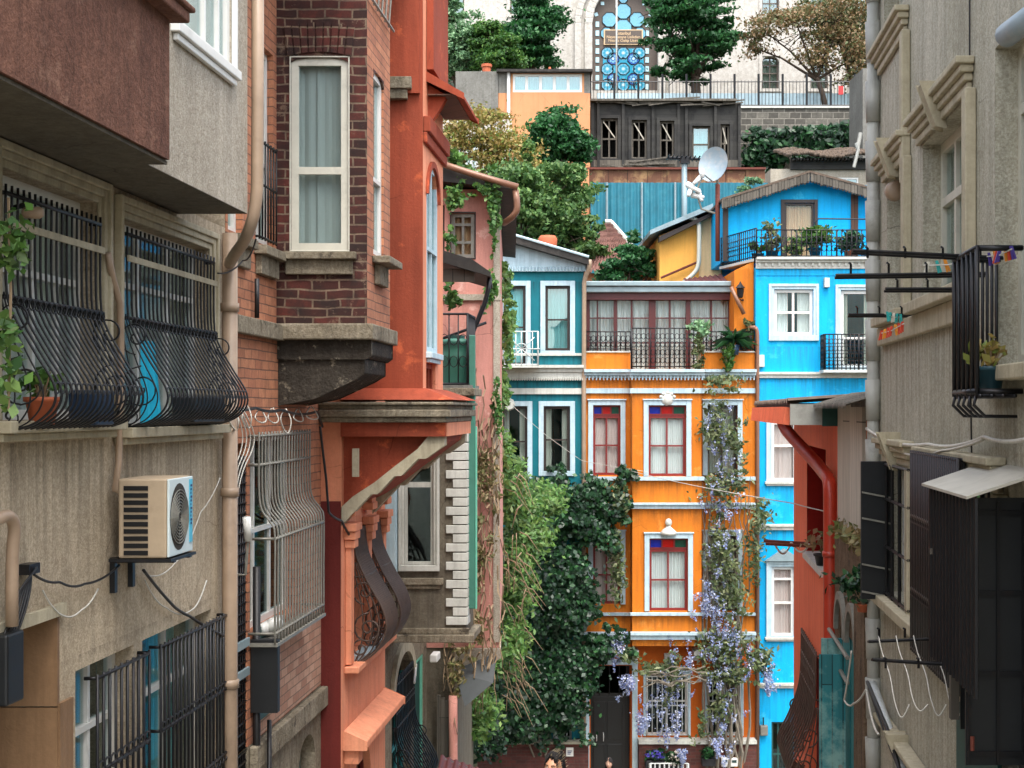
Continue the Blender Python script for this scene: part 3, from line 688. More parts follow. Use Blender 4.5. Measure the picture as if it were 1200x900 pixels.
for i in range(11): m.box(LW, s1-.06, s1-.035-.008*(i % 3), n1+.019, n1+.021, z1-.05-.022*i-.012, z1-.05-.022*i)
m.build('lettering', 'navy', t)
m = MB()
for s_ in (s0+.06, s1-.08): m.box(LW, s_, s_+.04, .0, n1+.02, z0-.03, z0-.001).box(LW, s_, s_+.04, .0, .03, z0-.2, z0-.031)
m.box(LW, s0-.01, s1+.01, .02, n1+.03, z0-.018, z0-.002).build('bracket', 'iron_black', t)
# electric riser box at the far left
t = thing('cable_box', 'black cable box with a bundle of wires at the left edge beside the stone doorway', 'electrical box', LW.P(6.6, .1, -1.4))
MB().box(LW, 6.5, 6.68, .02, .09, -1.36, -1.03).build('box', 'black_paint', t, bevel=.012)
m = MB()
for i in range(6): a = 6.84-.01*i; m.tube(chaikin([P(a+.05, .03+.01*i, -.76), P(a-.02*i, .05, -.86), P(a-.1-.02*i, .06, -.98), P(a-.18-.02*i, .05, -1.08)]), .006, 5)
m.build('cable_bundle', 'cable_black', t, True)
MB().box(LW, 6.78, 6.9, .01, .07, -.79, -.74).build('clamp', 'iron_black', t)
t = thing('wall_lamp', 'small beige wall spotlight above the leftmost scroll window bars', 'wall lamp', P(6.7, .1, .92))
MB().tube([P(6.72, 0, .95), P(6.72, .09, .97)], .012, 6).build('arm', 'iron_black', t)
MB().lathe(P(6.72, .11, .93), [(.012, -.05), (.026, -.04), (.03, .03), (.02, .05)], 12, 'x').build('lamp_head', 'pipe_tan', t, True)
# pots inside the scroll grilles
def pot(name, label, c, r, h, mat, leafm, n, spread, lsize=.05, cat='plant pot', group=None):
    t = thing(name, label, cat, c, group)
    m = MB().lathe(c, [(r*.72, 0), (r*.95, h*.82), (r*1.08, h*.83), (r*1.1, h), (r*.95, h), (r*.9, h*.85), (.001, h*.85)], 14); m.build('pot', mat, t, True)
    if n:
        P_ = blob((c[0], c[1], c[2]+h+spread*.75), (spread, spread, spread*.9), n, 10, .3, .3); leaves('foliage', leafm, P_, lsize, t)
        m = MB()
        for _ in range(9): m.tube([(c[0], c[1], c[2]+h*.8), (c[0]+random.uniform(-.6, .6)*spread, c[1]+random.uniform(-.6, .6)*spread, c[2]+h+spread*random.uniform(.6, 1.3))], [.006, .003], 4)
        m.build('stem', 'twig', t)
    return t
pot('flower_pot', 'terracotta pot behind the leftmost scroll window bars', P(6.78, .13, -.07), .08, .13, 'terracotta', 'leaf_green', 90, .1, .035)
t = MB().box(LW, 7.28, 7.52, .05, .2, -.08, .1); tag(t.build('planter_box', 'pot_blue', bevel=.01), 'dark blue planter box in the left scroll window bars', 'planter')
t = MB().box(LW, 8.85, 9.5, .06, .2, -.08, .08); tag(t.build('planter_box', 'black_paint', bevel=.01), 'black trough planter in the scroll bars above the air conditioner', 'planter')
tp = thing('trailing_plant', 'green leafy plant hanging at the left picture edge before the scroll bars', 'plant', P(6.04, .25, .1))
leaves('foliage', 'leaf_bright', np.concatenate([blob(P(6.04, .3, .72), (.07, .08, .16), 130, 12, .3), blob(P(6.04, .3, .2), (.06, .08, .28), 90, 12, .3)]), .04, tp)
MB().tube([P(6.04, .3, .9), P(6.04, .31, .5), P(6.04, .3, 0)], .006, 5).build('stem', 'twig', tp)
# cloth inside the second grille
m = MB(); k = 14
for i in range(k):
    for j in range(10):
        f = lambda a, b: P(8.16+.36*a/k*(1-.35*(b/10)), .07+.05*math.sin(a*.9)*(1-b/10)+.04, -.08+.48*b/10)
        m.quad(f(i, j), f(i+1, j), f(i+1, j+1), f(i, j+1))
tag(m.build('hanging_cloth', 'cloth_cyan', None, True), 'bright cyan cloth behind the scroll bars of the right hand window', 'cloth')

# ================================================================== left 2: brick house with oriel
t = thing('brick_house', 'old brick house with a dark projecting bay and white windows', 'house', (-2.5, 11.5, ground(11.5)))
W2 = (10.98, 11.5, 1.3, 2.86); GT = (10.24, 10.75, -4.6, -.25); WE = (10.82, 12.3, -1.72, -.2); AR1 = (11.35, 11.95, -4.4, -2.95); AR2 = (12.35, 12.95, -4.4, -2.9); W2b = (10.25, 10.62, 1.3, 2.86)
m = MB().sheet(LW, 10.2, 13.2, -.17, 4.1, [hole(W2), hole(W2b)], rev=.18).sheet(LW, 10.2, 13.2, -2.55, -.17, [(GT[0], GT[1], -2.55, GT[3]), hole(WE)], rev=.2).back(LW, 10.2, 13.2, -5.4, 4.1, -4.5, 0)
m.build('wall', 'brick_light', t)
MB().sheet(LW, 10.2, 13.2, -5.4, -2.55, [(GT[0], GT[1], -4.6, -2.55), hole(AR1), hole(AR2)], n=.003, rev=.2).build('base_wall', 'old_stone', t)
MB().sheet(LW, 10.95, 13.2, -2.54, -1.78, [], n=.004).build('pale_brick_panel', 'brick_pale', t)
m = arch_fill(LW, AR1[0], AR1[1], AR1[3], .22, -.2, .002); arch_fill(LW, AR2[0], AR2[1], AR2[3], .22, -.2, .002, m=m); m.build('arch_head', 'old_stone', t)
for W in (AR1, AR2): window(LW, t, *W, rev=.18, mat='green_dark', cols=(.5,), rows=(.6,), glass='glass_dark', name='basement_window')
window(LW, t, *W2, rev=.1, cols=(.5,), rows=(.42,), curtain='curtain_lace'); window(LW, t, *W2b, rev=.1, rows=(.42,), curtain='curtain_lace')
grille(LW, t, 10.98, 11.48, [(2.1, .03), (1.32, .03)], 7, r=.008, rails=(2.08, 1.75, 1.34))
window(LW, t, *WE, rev=.15, cols=(.33, .66), rows=(.5,), glass='glass_dark')
grille(LW, t, 10.78, 12.42, [(-.17, .08), (-.6, .08), (-.76, .1), (-.86, .17), (-.95, .2), (-1.35, .2), (-1.78, .2)], 19, 'iron_grey', .0085, rails=(-.2, -.42, -.98, -1.7), rr=.012)
MB().box(LW, 10.78, 12.42, .003, .22, -1.80, -1.775).build('grille_shelf', 'iron_grey', t)
m = MB().box(LW, 11.0, 11.5, .02, .08, -1.74, -1.66); m.ball(P(11.1, .1, -1.68), .05, .06, .06).ball(P(11.25, .1, -1.69), .045, .05, .05)
tag(m.build('plastic_bag', 'pvc_white', None, True), 'white plastic bags on the sill behind the grey vertical bars', 'bag')
m = MB()                                          # stone band, sills
m.box(LW, 10.2, 11.598, .002, .07, .56, .69).box(LW, 12.645, 13.2, .002, .07, .56, .69)
bd = m.build('stone_band', 'old_stone', t, bevel=.008)
m = MB().box(LW, 10.2, 10.7, .002, .1, 1.2, 1.27).box(LW, 10.22, 10.68, .002, .05, 1.05, 1.199).box(LW, 10.93, 11.56, .002, .1, 1.2, 1.27).box(LW, 10.97, 11.5, .002, .05, 1.05, 1.199); m.build('stone_sill', 'old_stone', t, bevel=.006)
MB().box(LW, 10.78, 13.2, .006, .07, -2.74, -2.56).build('base_band', 'old_stone', t, bevel=.01)
g = MB()                                          # dark lattice gate
for i in range(9): a = 10.25+.0625*i; g.tube([P(a, -.02, -4.5), P(a, -.02, -.35)], .009, 5)
for i in range(56): z = -.4-.075*i; g.tube([P(10.25, -.01, z), P(10.75, -.01, z-.0)], .007, 4)
gt = g.build('gate', 'iron_black', t, True)
MB().box(LW, 10.25, 10.75, -.0, .02, -1.78, -1.72).box(LW, 10.25, 10.75, -.0, .02, -2.0, -1.94).box(LW, 10.25, 10.75, -.0, .02, -2.98, -2.92).box(LW, 10.25, 10.28, .0, .021, -4.5, -.26).build('gate_frame', 'lead', gt)
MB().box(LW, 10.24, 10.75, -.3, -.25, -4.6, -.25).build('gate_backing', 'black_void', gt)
# the bay
FB = Front(11.6); xw, xc = LW.P(11.6, 0, 0)[0], LW.P(11.6, .74, 0)[0]
WF = (FB.s(341), FB.s(408), 1.30, 2.87); WS = (11.86, 12.33, 1.30, 2.84)
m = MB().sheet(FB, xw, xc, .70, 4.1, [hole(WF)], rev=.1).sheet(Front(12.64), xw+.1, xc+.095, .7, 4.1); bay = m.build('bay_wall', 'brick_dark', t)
MB().sheet(LW, 11.6, 12.64, .70, 4.1, [hole(WS)], n=.74, rev=.1).build('bay_side_wall', 'brick_light', bay)
window(FB, t, *WF, rev=.07, rows=(.415,), fw=.06, mw=.06, curtain='curtain_white', trim='pvc_cream', tw=.012, td=.01, glass='glass_bright', mat='pvc_cream')  # closed pale curtain stands in for the reflection on this pane
window(LW.off(.74), t, *WS, rev=.07, rows=(.415,), mat='pvc_white', glass='glass_bright', curtain='curtain_white')
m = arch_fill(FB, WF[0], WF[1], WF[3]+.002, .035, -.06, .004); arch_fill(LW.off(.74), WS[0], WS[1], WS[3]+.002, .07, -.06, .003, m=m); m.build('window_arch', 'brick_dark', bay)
def voussoirs(fr, a0, a1, z0, z1, n, cnt, mb):
    for i in range(cnt):
        u0, u1 = i/cnt, (i+1)/cnt; e = .006; f = lambda u, k: (a0+(a1-a0)*(u+(u-.5)*(.12 if k else 0)))
        zc = lambda u: .035*math.sin(PI*u); Pq = fr.P
        mb.hexa([Pq(f(u0, 0)+e, n+.018, z0+zc(u0)), Pq(f(u1, 0)-e, n+.018, z0+zc(u1)), Pq(f(u1, 0)-e, n-.02, z0+zc(u1)), Pq(f(u0, 0)+e, n-.02, z0+zc(u0)),
                 Pq(f(u0, 1)+e, n+.018, z1+zc(u0)), Pq(f(u1, 1)-e, n+.018, z1+zc(u1)), Pq(f(u1, 1)-e, n-.02, z1+zc(u1)), Pq(f(u0, 1)+e, n-.02, z1+zc(u0))])
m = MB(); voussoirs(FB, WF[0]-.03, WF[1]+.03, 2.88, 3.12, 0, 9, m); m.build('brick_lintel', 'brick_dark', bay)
m = MB().box(FB, WF[0]-.06, WF[1]+.07, .002, .09, 1.22, 1.28).box(FB, WF[0]-.04, WF[1]+.04, .002, .04, 1.1, 1.219)
m.box(LW.off(.74), 11.8, 12.42, .002, .15, 1.22, 1.28).box(LW.off(.74), 11.9, 12.3, .002, .05, 1.05, 1.219); m.build('bay_sill', 'old_stone', bay, bevel=.008)
q = lambda n, z, s_: LW.P(s_, n, z)
m = MB().box(LW, 11.54, 12.7, .002, .8, .57, .70); m.build('bay_ledge', 'old_stone', bay, bevel=.012)
m = MB()
m.extr([q(0, .568, 11.62), q(.76, .568, 11.62), q(.76, .45, 11.62), q(.72, .42, 11.62), q(0, .42, 11.62)], [q(0, .568, 12.62), q(.76, .568, 12.62), q(.76, .45, 12.62), q(.72, .42, 12.62), q(0, .42, 12.62)])
m.extr([q(0, .418, 11.65), q(.7, .418, 11.65), q(.7, .30, 11.65), q(.62, .25, 11.65), q(.3, .1, 11.65), q(0, .04, 11.65)], [q(0, .418, 12.6), q(.7, .418, 12.6), q(.7, .30, 12.6), q(.62, .25, 12.6), q(.3, .1, 12.6), q(0, .04, 12.6)])
m.build('corbel', 'black_stone', bay, bevel=.01)
MB().tube([P(11.7, .7, 4.12), P(11.45, .03, 4.12), P(11.1, .03, 4.12)], .03, 6).build('gutter', 'pipe_grey', t)
m = MB().tube([P(10.87, .04, 1.0), P(10.87, .04, .7)], .02, 6).tube([P(10.86, .04, -1.2), P(10.86, .04, -4)], .03, 7).tube([P(11.0, .1, -2.4), P(11.0, .1, -4)], .018, 7); m.build('black_pipe', 'cable_black', t, True)
m = MB()
for k in range(6): z = 3.2+k*.0; m.tube([P(11.62+.17*k, .76, 3.35), P(11.62+.17*k, .8, 3.9)], .01, 5)
m.tube([P(11.6, .78, 3.35), P(12.6, .78, 3.35)], .012, 5).tube([P(11.6, .8, 3.9), P(12.6, .8, 3.9)], .012, 5).build('upper_grille', 'iron_grey', t)
MB().box(LW, 10.2, 13.2, -4.5, .82, 4.13, 4.25).build('roof', 'roof_dark', t)  # unseen top, lowered to open the street to the sky light
# open green shutter box
t = thing('metal_cabinet', 'black and dark green metal cabinet hanging on the pale brick wall', 'cabinet', P(10.9, .1, -2.32))
MB().box(LW, 10.82, 10.9, .003, .21, -2.31, -1.75).build('box', 'black_paint', t, bevel=.006)
MB().box(LW, 10.905, 11.35, .006, .04, -2.4, -1.68).build('door', 'green_dark', t, bevel=.004)
MB().box(LW, 11.2, 11.24, .04, .07, -2.1, -1.96).build('latch', 'iron_grey', t)

# ================================================================== left 3: red house
t = thing('red_house', 'red orange rendered house with jutting upper bay and curved bracket', 'house', (-1.7, 14.5, ground(14.5)))
NL = .19; L3 = LW.off(NL); W31 = (13.7, 14.15, -2.35, -1.15); W32 = (14.5, 14.95, -2.35, -1.15); DO3 = (13.8, 14.6, -5.2, -3.35)
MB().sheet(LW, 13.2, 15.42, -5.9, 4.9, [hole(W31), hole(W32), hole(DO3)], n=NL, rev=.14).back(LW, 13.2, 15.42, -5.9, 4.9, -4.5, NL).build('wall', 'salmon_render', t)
F3 = Front(13.2); MB().box(F3, LW.P(13.2, -.1, 0)[0], LW.P(13.2, NL-.005, 0)[0], .002, .02, -5.9, -.85).build('end_wall', 'oxblood', t)
for W in (W31, W32): window(L3, t, *W, rev=.12, mat='red_frame', cols=(.5,), rows=(.6,), glass='glass_dark', curtain='curtain_lace')
window(L3, t, *DO3, rev=.12, mat='oxblood', cols=(.5,), glass='glass_dark', name='lower_door')
arch_fill(L3, DO3[0], DO3[1], DO3[3], .3, -.12, .003).build('door_arch', 'salmon_render', t)
m = MB()                                           # pilasters with stepped heads beside the windows
for a in (13.42, 14.3, 15.1):
    m.box(L3, a-.07, a+.07, .002, .06, -2.4, -1.3)
    for k, (w_, z_) in enumerate(((.09, -1.3), (.12, -1.22), (.15, -1.14), (.12, -1.0), (.09, -.93))): m.box(L3, a-w_, a+w_, .002, .06+w_*.4, z_, z_+.075)
m.build('pilaster', 'salmon_render', t, bevel=.008)
m = MB().box(L3, 13.3, 15.35, .002, .14, -2.47, -2.41); m.extr([L3.P(13.25, 0, -3.0), L3.P(13.25, .22, -3.1), L3.P(13.25, .22, -3.17), L3.P(13.25, 0, -3.17)], [L3.P(15.35, 0, -3.0), L3.P(15.35, .22, -3.1), L3.P(15.35, .22, -3.17), L3.P(15.35, 0, -3.17)])
m.box(L3, 13.3, 13.5, .002, .14, -3.32, -3.171).build('ledge', 'salmon_render', t, bevel=.01)
m = MB()
for a in (13.66, 14.45): m.box(L3, a, a+.55, -.02, .13, -2.44, -2.36)
m.build('window_sill', 'trim_blue', t)
CP = [(-1.15, .02), (-1.4, .05), (-1.65, .16), (-1.9, .3), (-2.1, .34), (-2.3, .25), (-2.42, .1), (-2.5, .02)]
for (a, b_) in ((13.62, 14.18), (14.42, 14.98)): grille(L3, t, a, b_, CP, 12, 'iron_brown', .013, rails=(-1.6, -2.44), scrolls=True)
# corbel zone
zc = -.25; m = MB(); prof = [(NL, zc), (1.12, zc), (1.1, zc-.06), (.95, zc-.17), (.72, zc-.33), (.5, zc-.5), (.32, zc-.62), (NL, zc-.68)]
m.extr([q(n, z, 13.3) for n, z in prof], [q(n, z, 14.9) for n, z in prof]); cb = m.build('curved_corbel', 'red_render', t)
m = MB()
rib = [(1.14, zc+.0), (1.14, zc-.08), (.97, zc-.2), (.9, zc-.2), (.74, zc-.36), (.68, zc-.36), (.52, zc-.53), (.46, zc-.53), (.3, zc-.7), (NL, zc-.82), (NL, zc-.66), (.3, zc-.56), (.5, zc-.43), (.7, zc-.27), (.9, zc-.12), (1.0, zc)]
for a in (13.2, 14.7): m.extr([q(n, z, a) for n, z in rib], [q(n, z, a+.16) for n, z in rib])
m.build('rib', 'trim_cream', cb, bevel=.006)
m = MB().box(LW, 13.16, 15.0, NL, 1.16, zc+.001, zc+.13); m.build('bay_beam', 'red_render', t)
MB().box(LW, 13.2, 15.0, 1.162, 1.17, zc+.002, zc+.128).build('beam_side', 'salmon_render', t)  # lit face of the beam, laid over it in the paler colour
m = MB()
for k, (nn, z0_, z1_) in enumerate(((1.18, -.118, -.07), (1.22, -.069, .0), (1.19, .001, .04), (1.24, .041, .07))): m.box(LW, 13.1-.03*(k % 2), 15.03, -.0, nn, z0_, z1_)
m.build('cornice', 'old_stone', t, bevel=.01)
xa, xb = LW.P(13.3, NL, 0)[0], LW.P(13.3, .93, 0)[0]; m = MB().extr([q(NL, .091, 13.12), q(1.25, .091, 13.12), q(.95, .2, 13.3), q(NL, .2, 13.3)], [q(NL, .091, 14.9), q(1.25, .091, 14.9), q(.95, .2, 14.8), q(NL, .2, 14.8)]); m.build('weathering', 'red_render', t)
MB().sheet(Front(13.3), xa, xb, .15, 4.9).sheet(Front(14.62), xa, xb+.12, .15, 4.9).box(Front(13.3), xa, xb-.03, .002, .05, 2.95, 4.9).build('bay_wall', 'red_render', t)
WR = (13.52, 14.22, .55, 2.35); WR2 = (13.5, 14.1, .14, .45)
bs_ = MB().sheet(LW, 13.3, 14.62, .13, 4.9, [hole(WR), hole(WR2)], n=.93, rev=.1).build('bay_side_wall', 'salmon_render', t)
window(LW.off(.93), t, *WR, rev=.05, mat='trim_blue', cols=(.5,), rows=(.55,), glass='glass_bright', curtain='curtain_lace', sill='trim_blue', sd=.06, tw=0, trim=None)
arch_fill(LW.off(.93), WR[0], WR[1], WR[3], .3, -.05, .003).build('window_arch', 'salmon_render', bs_); arch_band(LW.off(.93), WR[0], WR[1], WR[3]-.3, .3, .06, .003, .03).build('arch_moulding', 'red_render', bs_)
window(LW.off(.93), t, *WR2, rev=.08, mat='red_render', cols=(.33, .66), glass=None, name='panelled_recess'); MB().box(LW, WR2[0], WR2[1], .84, .845, WR2[2], WR2[3]).build('recess_back', 'oxblood', bs_)
m = MB().extr([q(.93, 3.13, 13.5), q(1.28, 2.96, 13.5), q(1.28, 3.0, 13.5), q(.93, 3.2, 13.5)], [q(.93, 3.13, 14.7), q(1.28, 2.96, 14.7), q(1.28, 3.0, 14.7), q(.93, 3.2, 14.7)])
m.extr([q(.93, 2.72, 13.6), q(1.05, 2.9, 13.6), q(1.1, 3.0, 13.6), q(.93, 3.1, 13.6)], [q(.93, 2.72, 13.7), q(1.05, 2.9, 13.7), q(1.1, 3.0, 13.7), q(.93, 3.1, 13.7)])
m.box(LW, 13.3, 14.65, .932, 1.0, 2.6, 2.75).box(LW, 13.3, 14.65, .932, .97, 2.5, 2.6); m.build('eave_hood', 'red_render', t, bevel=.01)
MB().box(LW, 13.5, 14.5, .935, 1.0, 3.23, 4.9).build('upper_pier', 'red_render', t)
MB().box(LW, 13.52, 14.68, .94, 1.2, 2.99, 3.0).build('hood_soffit', 'brown_wood', t)
m = MB().box(Front(13.3), xb-.34, xb-.1, .002, .12, 2.98, 3.09).box(Front(13.3), xb-.34, xb-.14, .002, .09, 2.89, 2.979); m.build('stone_bracket', 'old_stone', t, bevel=.008)
MB().box(Front(13.18), LW.P(13.18, .3, 0)[0]-.0, LW.P(13.18, .36, 0)[0], .002, .06, -.62, -.36).build('meter_box', 'trim_cream', t)

MB().box(LW, 13.2, 15.42, -4.5, 1.2, 4.902, 5.0).build('roof', 'roof_dark', t)  # roof above the frame, height cut down to let more sky light in
# ================================================================== left 4: grey quoined house
t = thing('grey_bay_house', 'weathered grey house with pale quoins on its projecting bay', 'house', (-1.4, 17.8, ground(17.5)))
GA = (16.9, 18.3, -6.0, -3.0); GD = (18.5, 19.3, -6.5, -3.3); GS = (16.75, 17.2, -2.05, -.55)
MB().sheet(LW, 15.43, 19.6, -6.6, .2, [hole(GA), hole(GD)], rev=.16).back(LW, 15.43, 19.6, -6.6, .2, -4.5, 0).build('wall', 'old_stone', t)
arch_fill(LW, GA[0], GA[1], GA[3], .45, -.16, .003).build('arch_head', 'old_stone', t); arch_band(LW, GA[0], GA[1], GA[3]-.45, .45, .14, .003, .05).build('arch_moulding', 'trim_cream', t)
window(LW, t, *GA, rev=.15, mat='teal_wood', cols=(.33, .66), rows=(.6,), glass='glass_dark', name='arched_window')
grille(LW, t, 16.95, 18.3, [(-3.2, .04), (-3.7, .04), (-4.0, .08), (-4.3, .25), (-4.5, .34), (-4.65, .3), (-4.8, .1)], 14, 'iron_black', .011, rails=(-3.3, -3.8, -4.78), rings=(-3.6,), scrolls=True)
d = window(LW, t, *GD, rev=.06, mat='mint', rows=(.5,), glass=None, name='side_door'); MB().box(LW, GD[0], GD[1], -.06, -.04, GD[2], GD[3]).build('door_leaf', 'green_dark', d)
F4 = Front(16.5); x0, x1 = LW.P(16.5, 0, 0)[0], LW.P(16.5, .93, 0)[0]; WG = (F4.s(474), F4.s(508), PZ(662, 16.5), PZ(528, 16.5))
m = MB().sheet(F4, x0, x1, -2.6, .16, [hole(WG)], rev=.12).sheet(LW, 16.5, 17.2, -2.6, .16, [], n=.93).sheet(Front(17.2), x0+.07, x1+.07, -2.6, .16); m.quad((x0, 16.5, -2.6), (x1, 16.5, -2.6), (x1+.07, 17.2, -2.6), (x0+.07, 17.2, -2.6)).quad((x0, 16.5, .16), (x1, 16.5, .16), (x1+.07, 17.2, .16), (x0+.07, 17.2, .16))
bay = m.build('bay_wall', 'grey_render', t)
window(F4, t, *WG, rev=.08, mat='trim_white', rows=(.7,), fw=.035, mw=.06, glass='glass_dark', trim='trim_white', tw=.07, td=.05, steps=2)
MB().box(F4, x0-.02, x0+.12, .002, .08, -2.0, -.5).box(F4, x0+.121, WG[0]-.08, .002, .04, -2.0, -.6).build('side_pilaster', 'trim_blue', bay, bevel=.006)
m = MB()
for i in range(24):
    z = -2.5+i*.106; w_ = .15 if i % 2 else .23
    m.box(F4, x1-w_, x1+.02, .002, .035, z+.006, z+.1); m.box(LW, 16.48, 16.5+w_, .932, .955, z+.006, z+.1)
m.build('quoin', 'trim_white', bay, bevel=.006)
m = MB().box(F4, x0, x1-.26, .002, .05, -2.03, -1.95).box(F4, x0+.1, x1-.3, .002, .03, -2.08, -2.031).box(F4, x0, x1+.04, .002, .05, -2.6, -2.53).box(F4, x0, x1+.1, .002, .1, -2.69, -2.601).box(LW, 16.5, 17.25, .932, 1.02, -2.69, -2.601)
m.box(F4, x0, x1+.05, .002, .05, .1, .16).box(F4, x0, x1+.1, .002, .12, .161, .25).box(LW, 16.5, 17.25, .932, 1.03, .161, .25); m.build('cornice', 'old_stone', bay, bevel=.01)
MB().box(LW, 16.45, 17.22, -1, 1.0, .251, .285).box(LW, 17.22, 19.6, -1, .1, .251, .285).build('roof_terrace', 'concrete', t)
m = MB(); railing(m, (x0+.2, 16.5, .26), (x1+.02, 16.5, .26), .85, .1, .008, 1); railing(m, LW.P(16.5, .95, .26), LW.P(17.2, .95, .26), .85, .1, .008, 1); m.build('terrace_railing', 'iron_black', t, True)
m = MB().box(Front(16.6), PX(547.5, 16.6), PX(557, 16.6), -.12, .0, PZ(715, 16.5), PZ(392, 16.5)); m.build('green_corner_post', 'green_paint', t, bevel=.01)
MB().box(Front(16.6), PX(557, 16.6)+.002, PX(559, 16.6), -.12, .0, PZ(715, 16.5), PZ(500, 16.5)).build('post_edge', 'mint', t)
t = thing('water_tank', 'green plastic water tank on the terrace behind the iron railing', 'water tank', (-.66, 16.9, .29))
MB().lathe((-.66, 16.9, .29), [(.19, 0), (.2, .04), (.2, .3), (.21, .33), (.2, .36), (.2, .48), (.22, .5), (.19, .54), (.1, .55), (.09, .56), (.001, .56)], 20).build('tank', 'green_paint', t, True); MB().lathe((-.66, 16.9, .84), [(.1, 0), (.1, .04), (.001, .05)], 12).build('lid', 'green_dark', t)
# awning with strut
t = thing('terrace_canopy', 'dark metal canopy on a slanted iron strut above the green tank', 'canopy', (-.8, 17.8, .26))
m = MB().extr([(PX(512, 18), 17.2, PZ(300, 18)+.02), (PX(556, 18), 17.2, PZ(312, 18)), (PX(576, 18), 17.2, PZ(326, 18)), (PX(576, 18), 17.2, PZ(331, 18)), (PX(512, 18), 17.2, PZ(312, 18))],
              [(PX(512, 18), 19, PZ(300, 18)+.02), (PX(556, 18), 19, PZ(312, 18)), (PX(576, 18), 19, PZ(326, 18)), (PX(576, 18), 19, PZ(331, 18)), (PX(512, 18), 19, PZ(312, 18))]); m.build('roof', 'roof_dark', t)
MB().wbox(PX(513, 17.3), PX(556, 17.3), 17.3, 17.36, PZ(330, 17.3), PZ(315, 17.3)).build('beam', 'grey_wood', t)
MB().tube([(PX(574, 17.4), 17.4, PZ(325, 17.4)), (PX(570, 17.4), 17.4, PZ(352, 17.4)), (PX(532, 17.4), 17.4, PZ(440, 17.4)), (PX(528, 17.4), 17.4, .26)], .03, 8).tube([(PX(570, 17.4), 17.4, PZ(378, 17.4)), (PX(515, 17.4), 17.4, PZ(398, 17.4))], .018, 6).build('strut', 'iron_black', t, True)
t = thing('security_camera', 'small white security camera above the mint green door', 'camera', P(18.6, .3, -3.3))
MB().box(LW, 18.55, 18.85, .2, .3, -3.3, -3.2).build('body', 'pvc_white', t, bevel=.015); MB().tube([P(18.7, 0, -3.35), P(17.2, .22, -3.3)], .015, 6).build('arm', 'pvc_white', t)

# ================================================================== left 5: pink house
t = thing('pink_house', 'faded pink house overgrown with dry vines', 'house', (-1.5, 22, ground(22)))
F5 = Front(19.6); x0, x1 = -4.5, PX(585, 19.6); WP = (F5.s(529), F5.s(556), PZ(302, 19.6), PZ(250, 19.6)); WP2 = (F5.s(512), F5.s(521), PZ(302, 19.6), PZ(240, 19.6))
MB().sheet(F5, x0, x1, -3.28, PZ(222, 19.6), [hole(WP), hole(WP2)], rev=.14).back(F5, x0, x1, -3.28, PZ(222, 19.6), -8, 0).build('wall', 'pink_render', t)
MB().box(F5, -4.5, -.75, -8, -.02, -8.5, -3.285).build('lower_wall', 'grey_render', t)
window(F5, t, *WP, rev=.08, mat='iron_grey', cols=(.5,), rows=(.35, .75), glass='glass', curtain='curtain_peach', trim='dark_frame', tw=.02, td=.02); window(F5, t, *WP2, rev=.1, mat='dark_frame', rows=(.5,), glass='glass_dark')
m = MB().box(F5, x1-.08, x1+.012, .002, .03, -3.2, 3.0).box(LW, 0, .01, 0, .01, 0, .01) if False else MB().box(F5, x1-.08, x1+.012, .002, .03, -3.2, 3.0)
m.box(F5, -1.1, x1+.03, .002, .04, PZ(352, 19.6), PZ(345, 19.6)).build('corner_trim', 'plaster_pale', t)
m = MB().extr([(-4.6, 19.3, 3.45), (-.95, 19.3, 3.35), (PX(606, 19.3), 19.3, PZ(216, 19.3)), (PX(606, 19.3), 19.3, PZ(222, 19.3)), (-.95, 19.3, 3.1), (-4.6, 19.3, 3.1)], [(-4.6, 28, 3.45), (-.95, 28, 3.35), (PX(606, 19.3), 28, PZ(216, 19.3)), (PX(606, 19.3), 28, PZ(222, 19.3)), (-.95, 28, 3.1), (-4.6, 28, 3.1)])
rf = m.build('roof', 'roof_dark', t)
m = MB().tube([(-1.0, 19.22, 3.34), (PX(555, 19.2), 19.22, PZ(204, 19.2)), (PX(607, 19.2), 19.22, PZ(219, 19.2))], .045, 8).tube([(PX(604, 19.2), 19.25, PZ(222, 19.2)), (PX(607, 19.2), 19.25, PZ(245, 19.2)), (PX(600, 19.2), 19.3, PZ(254, 19.2)), (PX(590, 19.2), 19.5, PZ(258, 19.2))], .045, 8); m.build('gutter', 'pipe_copper', rf, True)
m = MB().extr([(-.8, 19.55, -3.29), (x1+.02, 19.55, -3.29), (x1+.02, 19.55, -3.42), (-.3, 19.55, -3.5), (-.8, 19.55, -3.9)], [(-.8, 20.6, -3.29), (x1+.02, 20.6, -3.29), (x1+.02, 20.6, -3.42), (-.3, 20.6, -3.5), (-.8, 20.6, -3.9)]); m.build('corbel', 'plaster_pale', t)
t = thing('grey_awning', 'dark grey fabric awning half buried in climbing vines', 'awning', (-.8, 20, -7))
q5 = lambda px, py, Y: (PX(px, Y), Y, PZ(py, Y))
m = MB().extr([q5(533, 788, 19.5), q5(582, 768, 19.5), q5(578, 800, 19.0), q5(545, 828, 19.0)], [tuple(np.array(q5(533, 788, 19.5))+[0, .05, .03]), tuple(np.array(q5(582, 768, 19.5))+[0, .05, .03]), tuple(np.array(q5(578, 800, 19.0))+[0, .05, .03]), tuple(np.array(q5(545, 828, 19.0))+[0, .05, .03])]); m.build('fabric', 'awning_grey', t)
MB().tube([q5(531, 815, 19.3), q5(531, 900, 19.3), (PX(531, 19.3), 19.3, -6.4)], .06, 8).build('post', 'pink_render', t, True)
m = MB()
for i in range(5): m.wbox(PX(512+5*i, 19.4), PX(516.3+5*i, 19.4), 19.4, 19.45, -6.4, PZ(815+3*i, 19.4))
tag(m.build('plank_fence', 'grey_wood'), 'weathered grey plank fence under the climbing vines', 'fence')
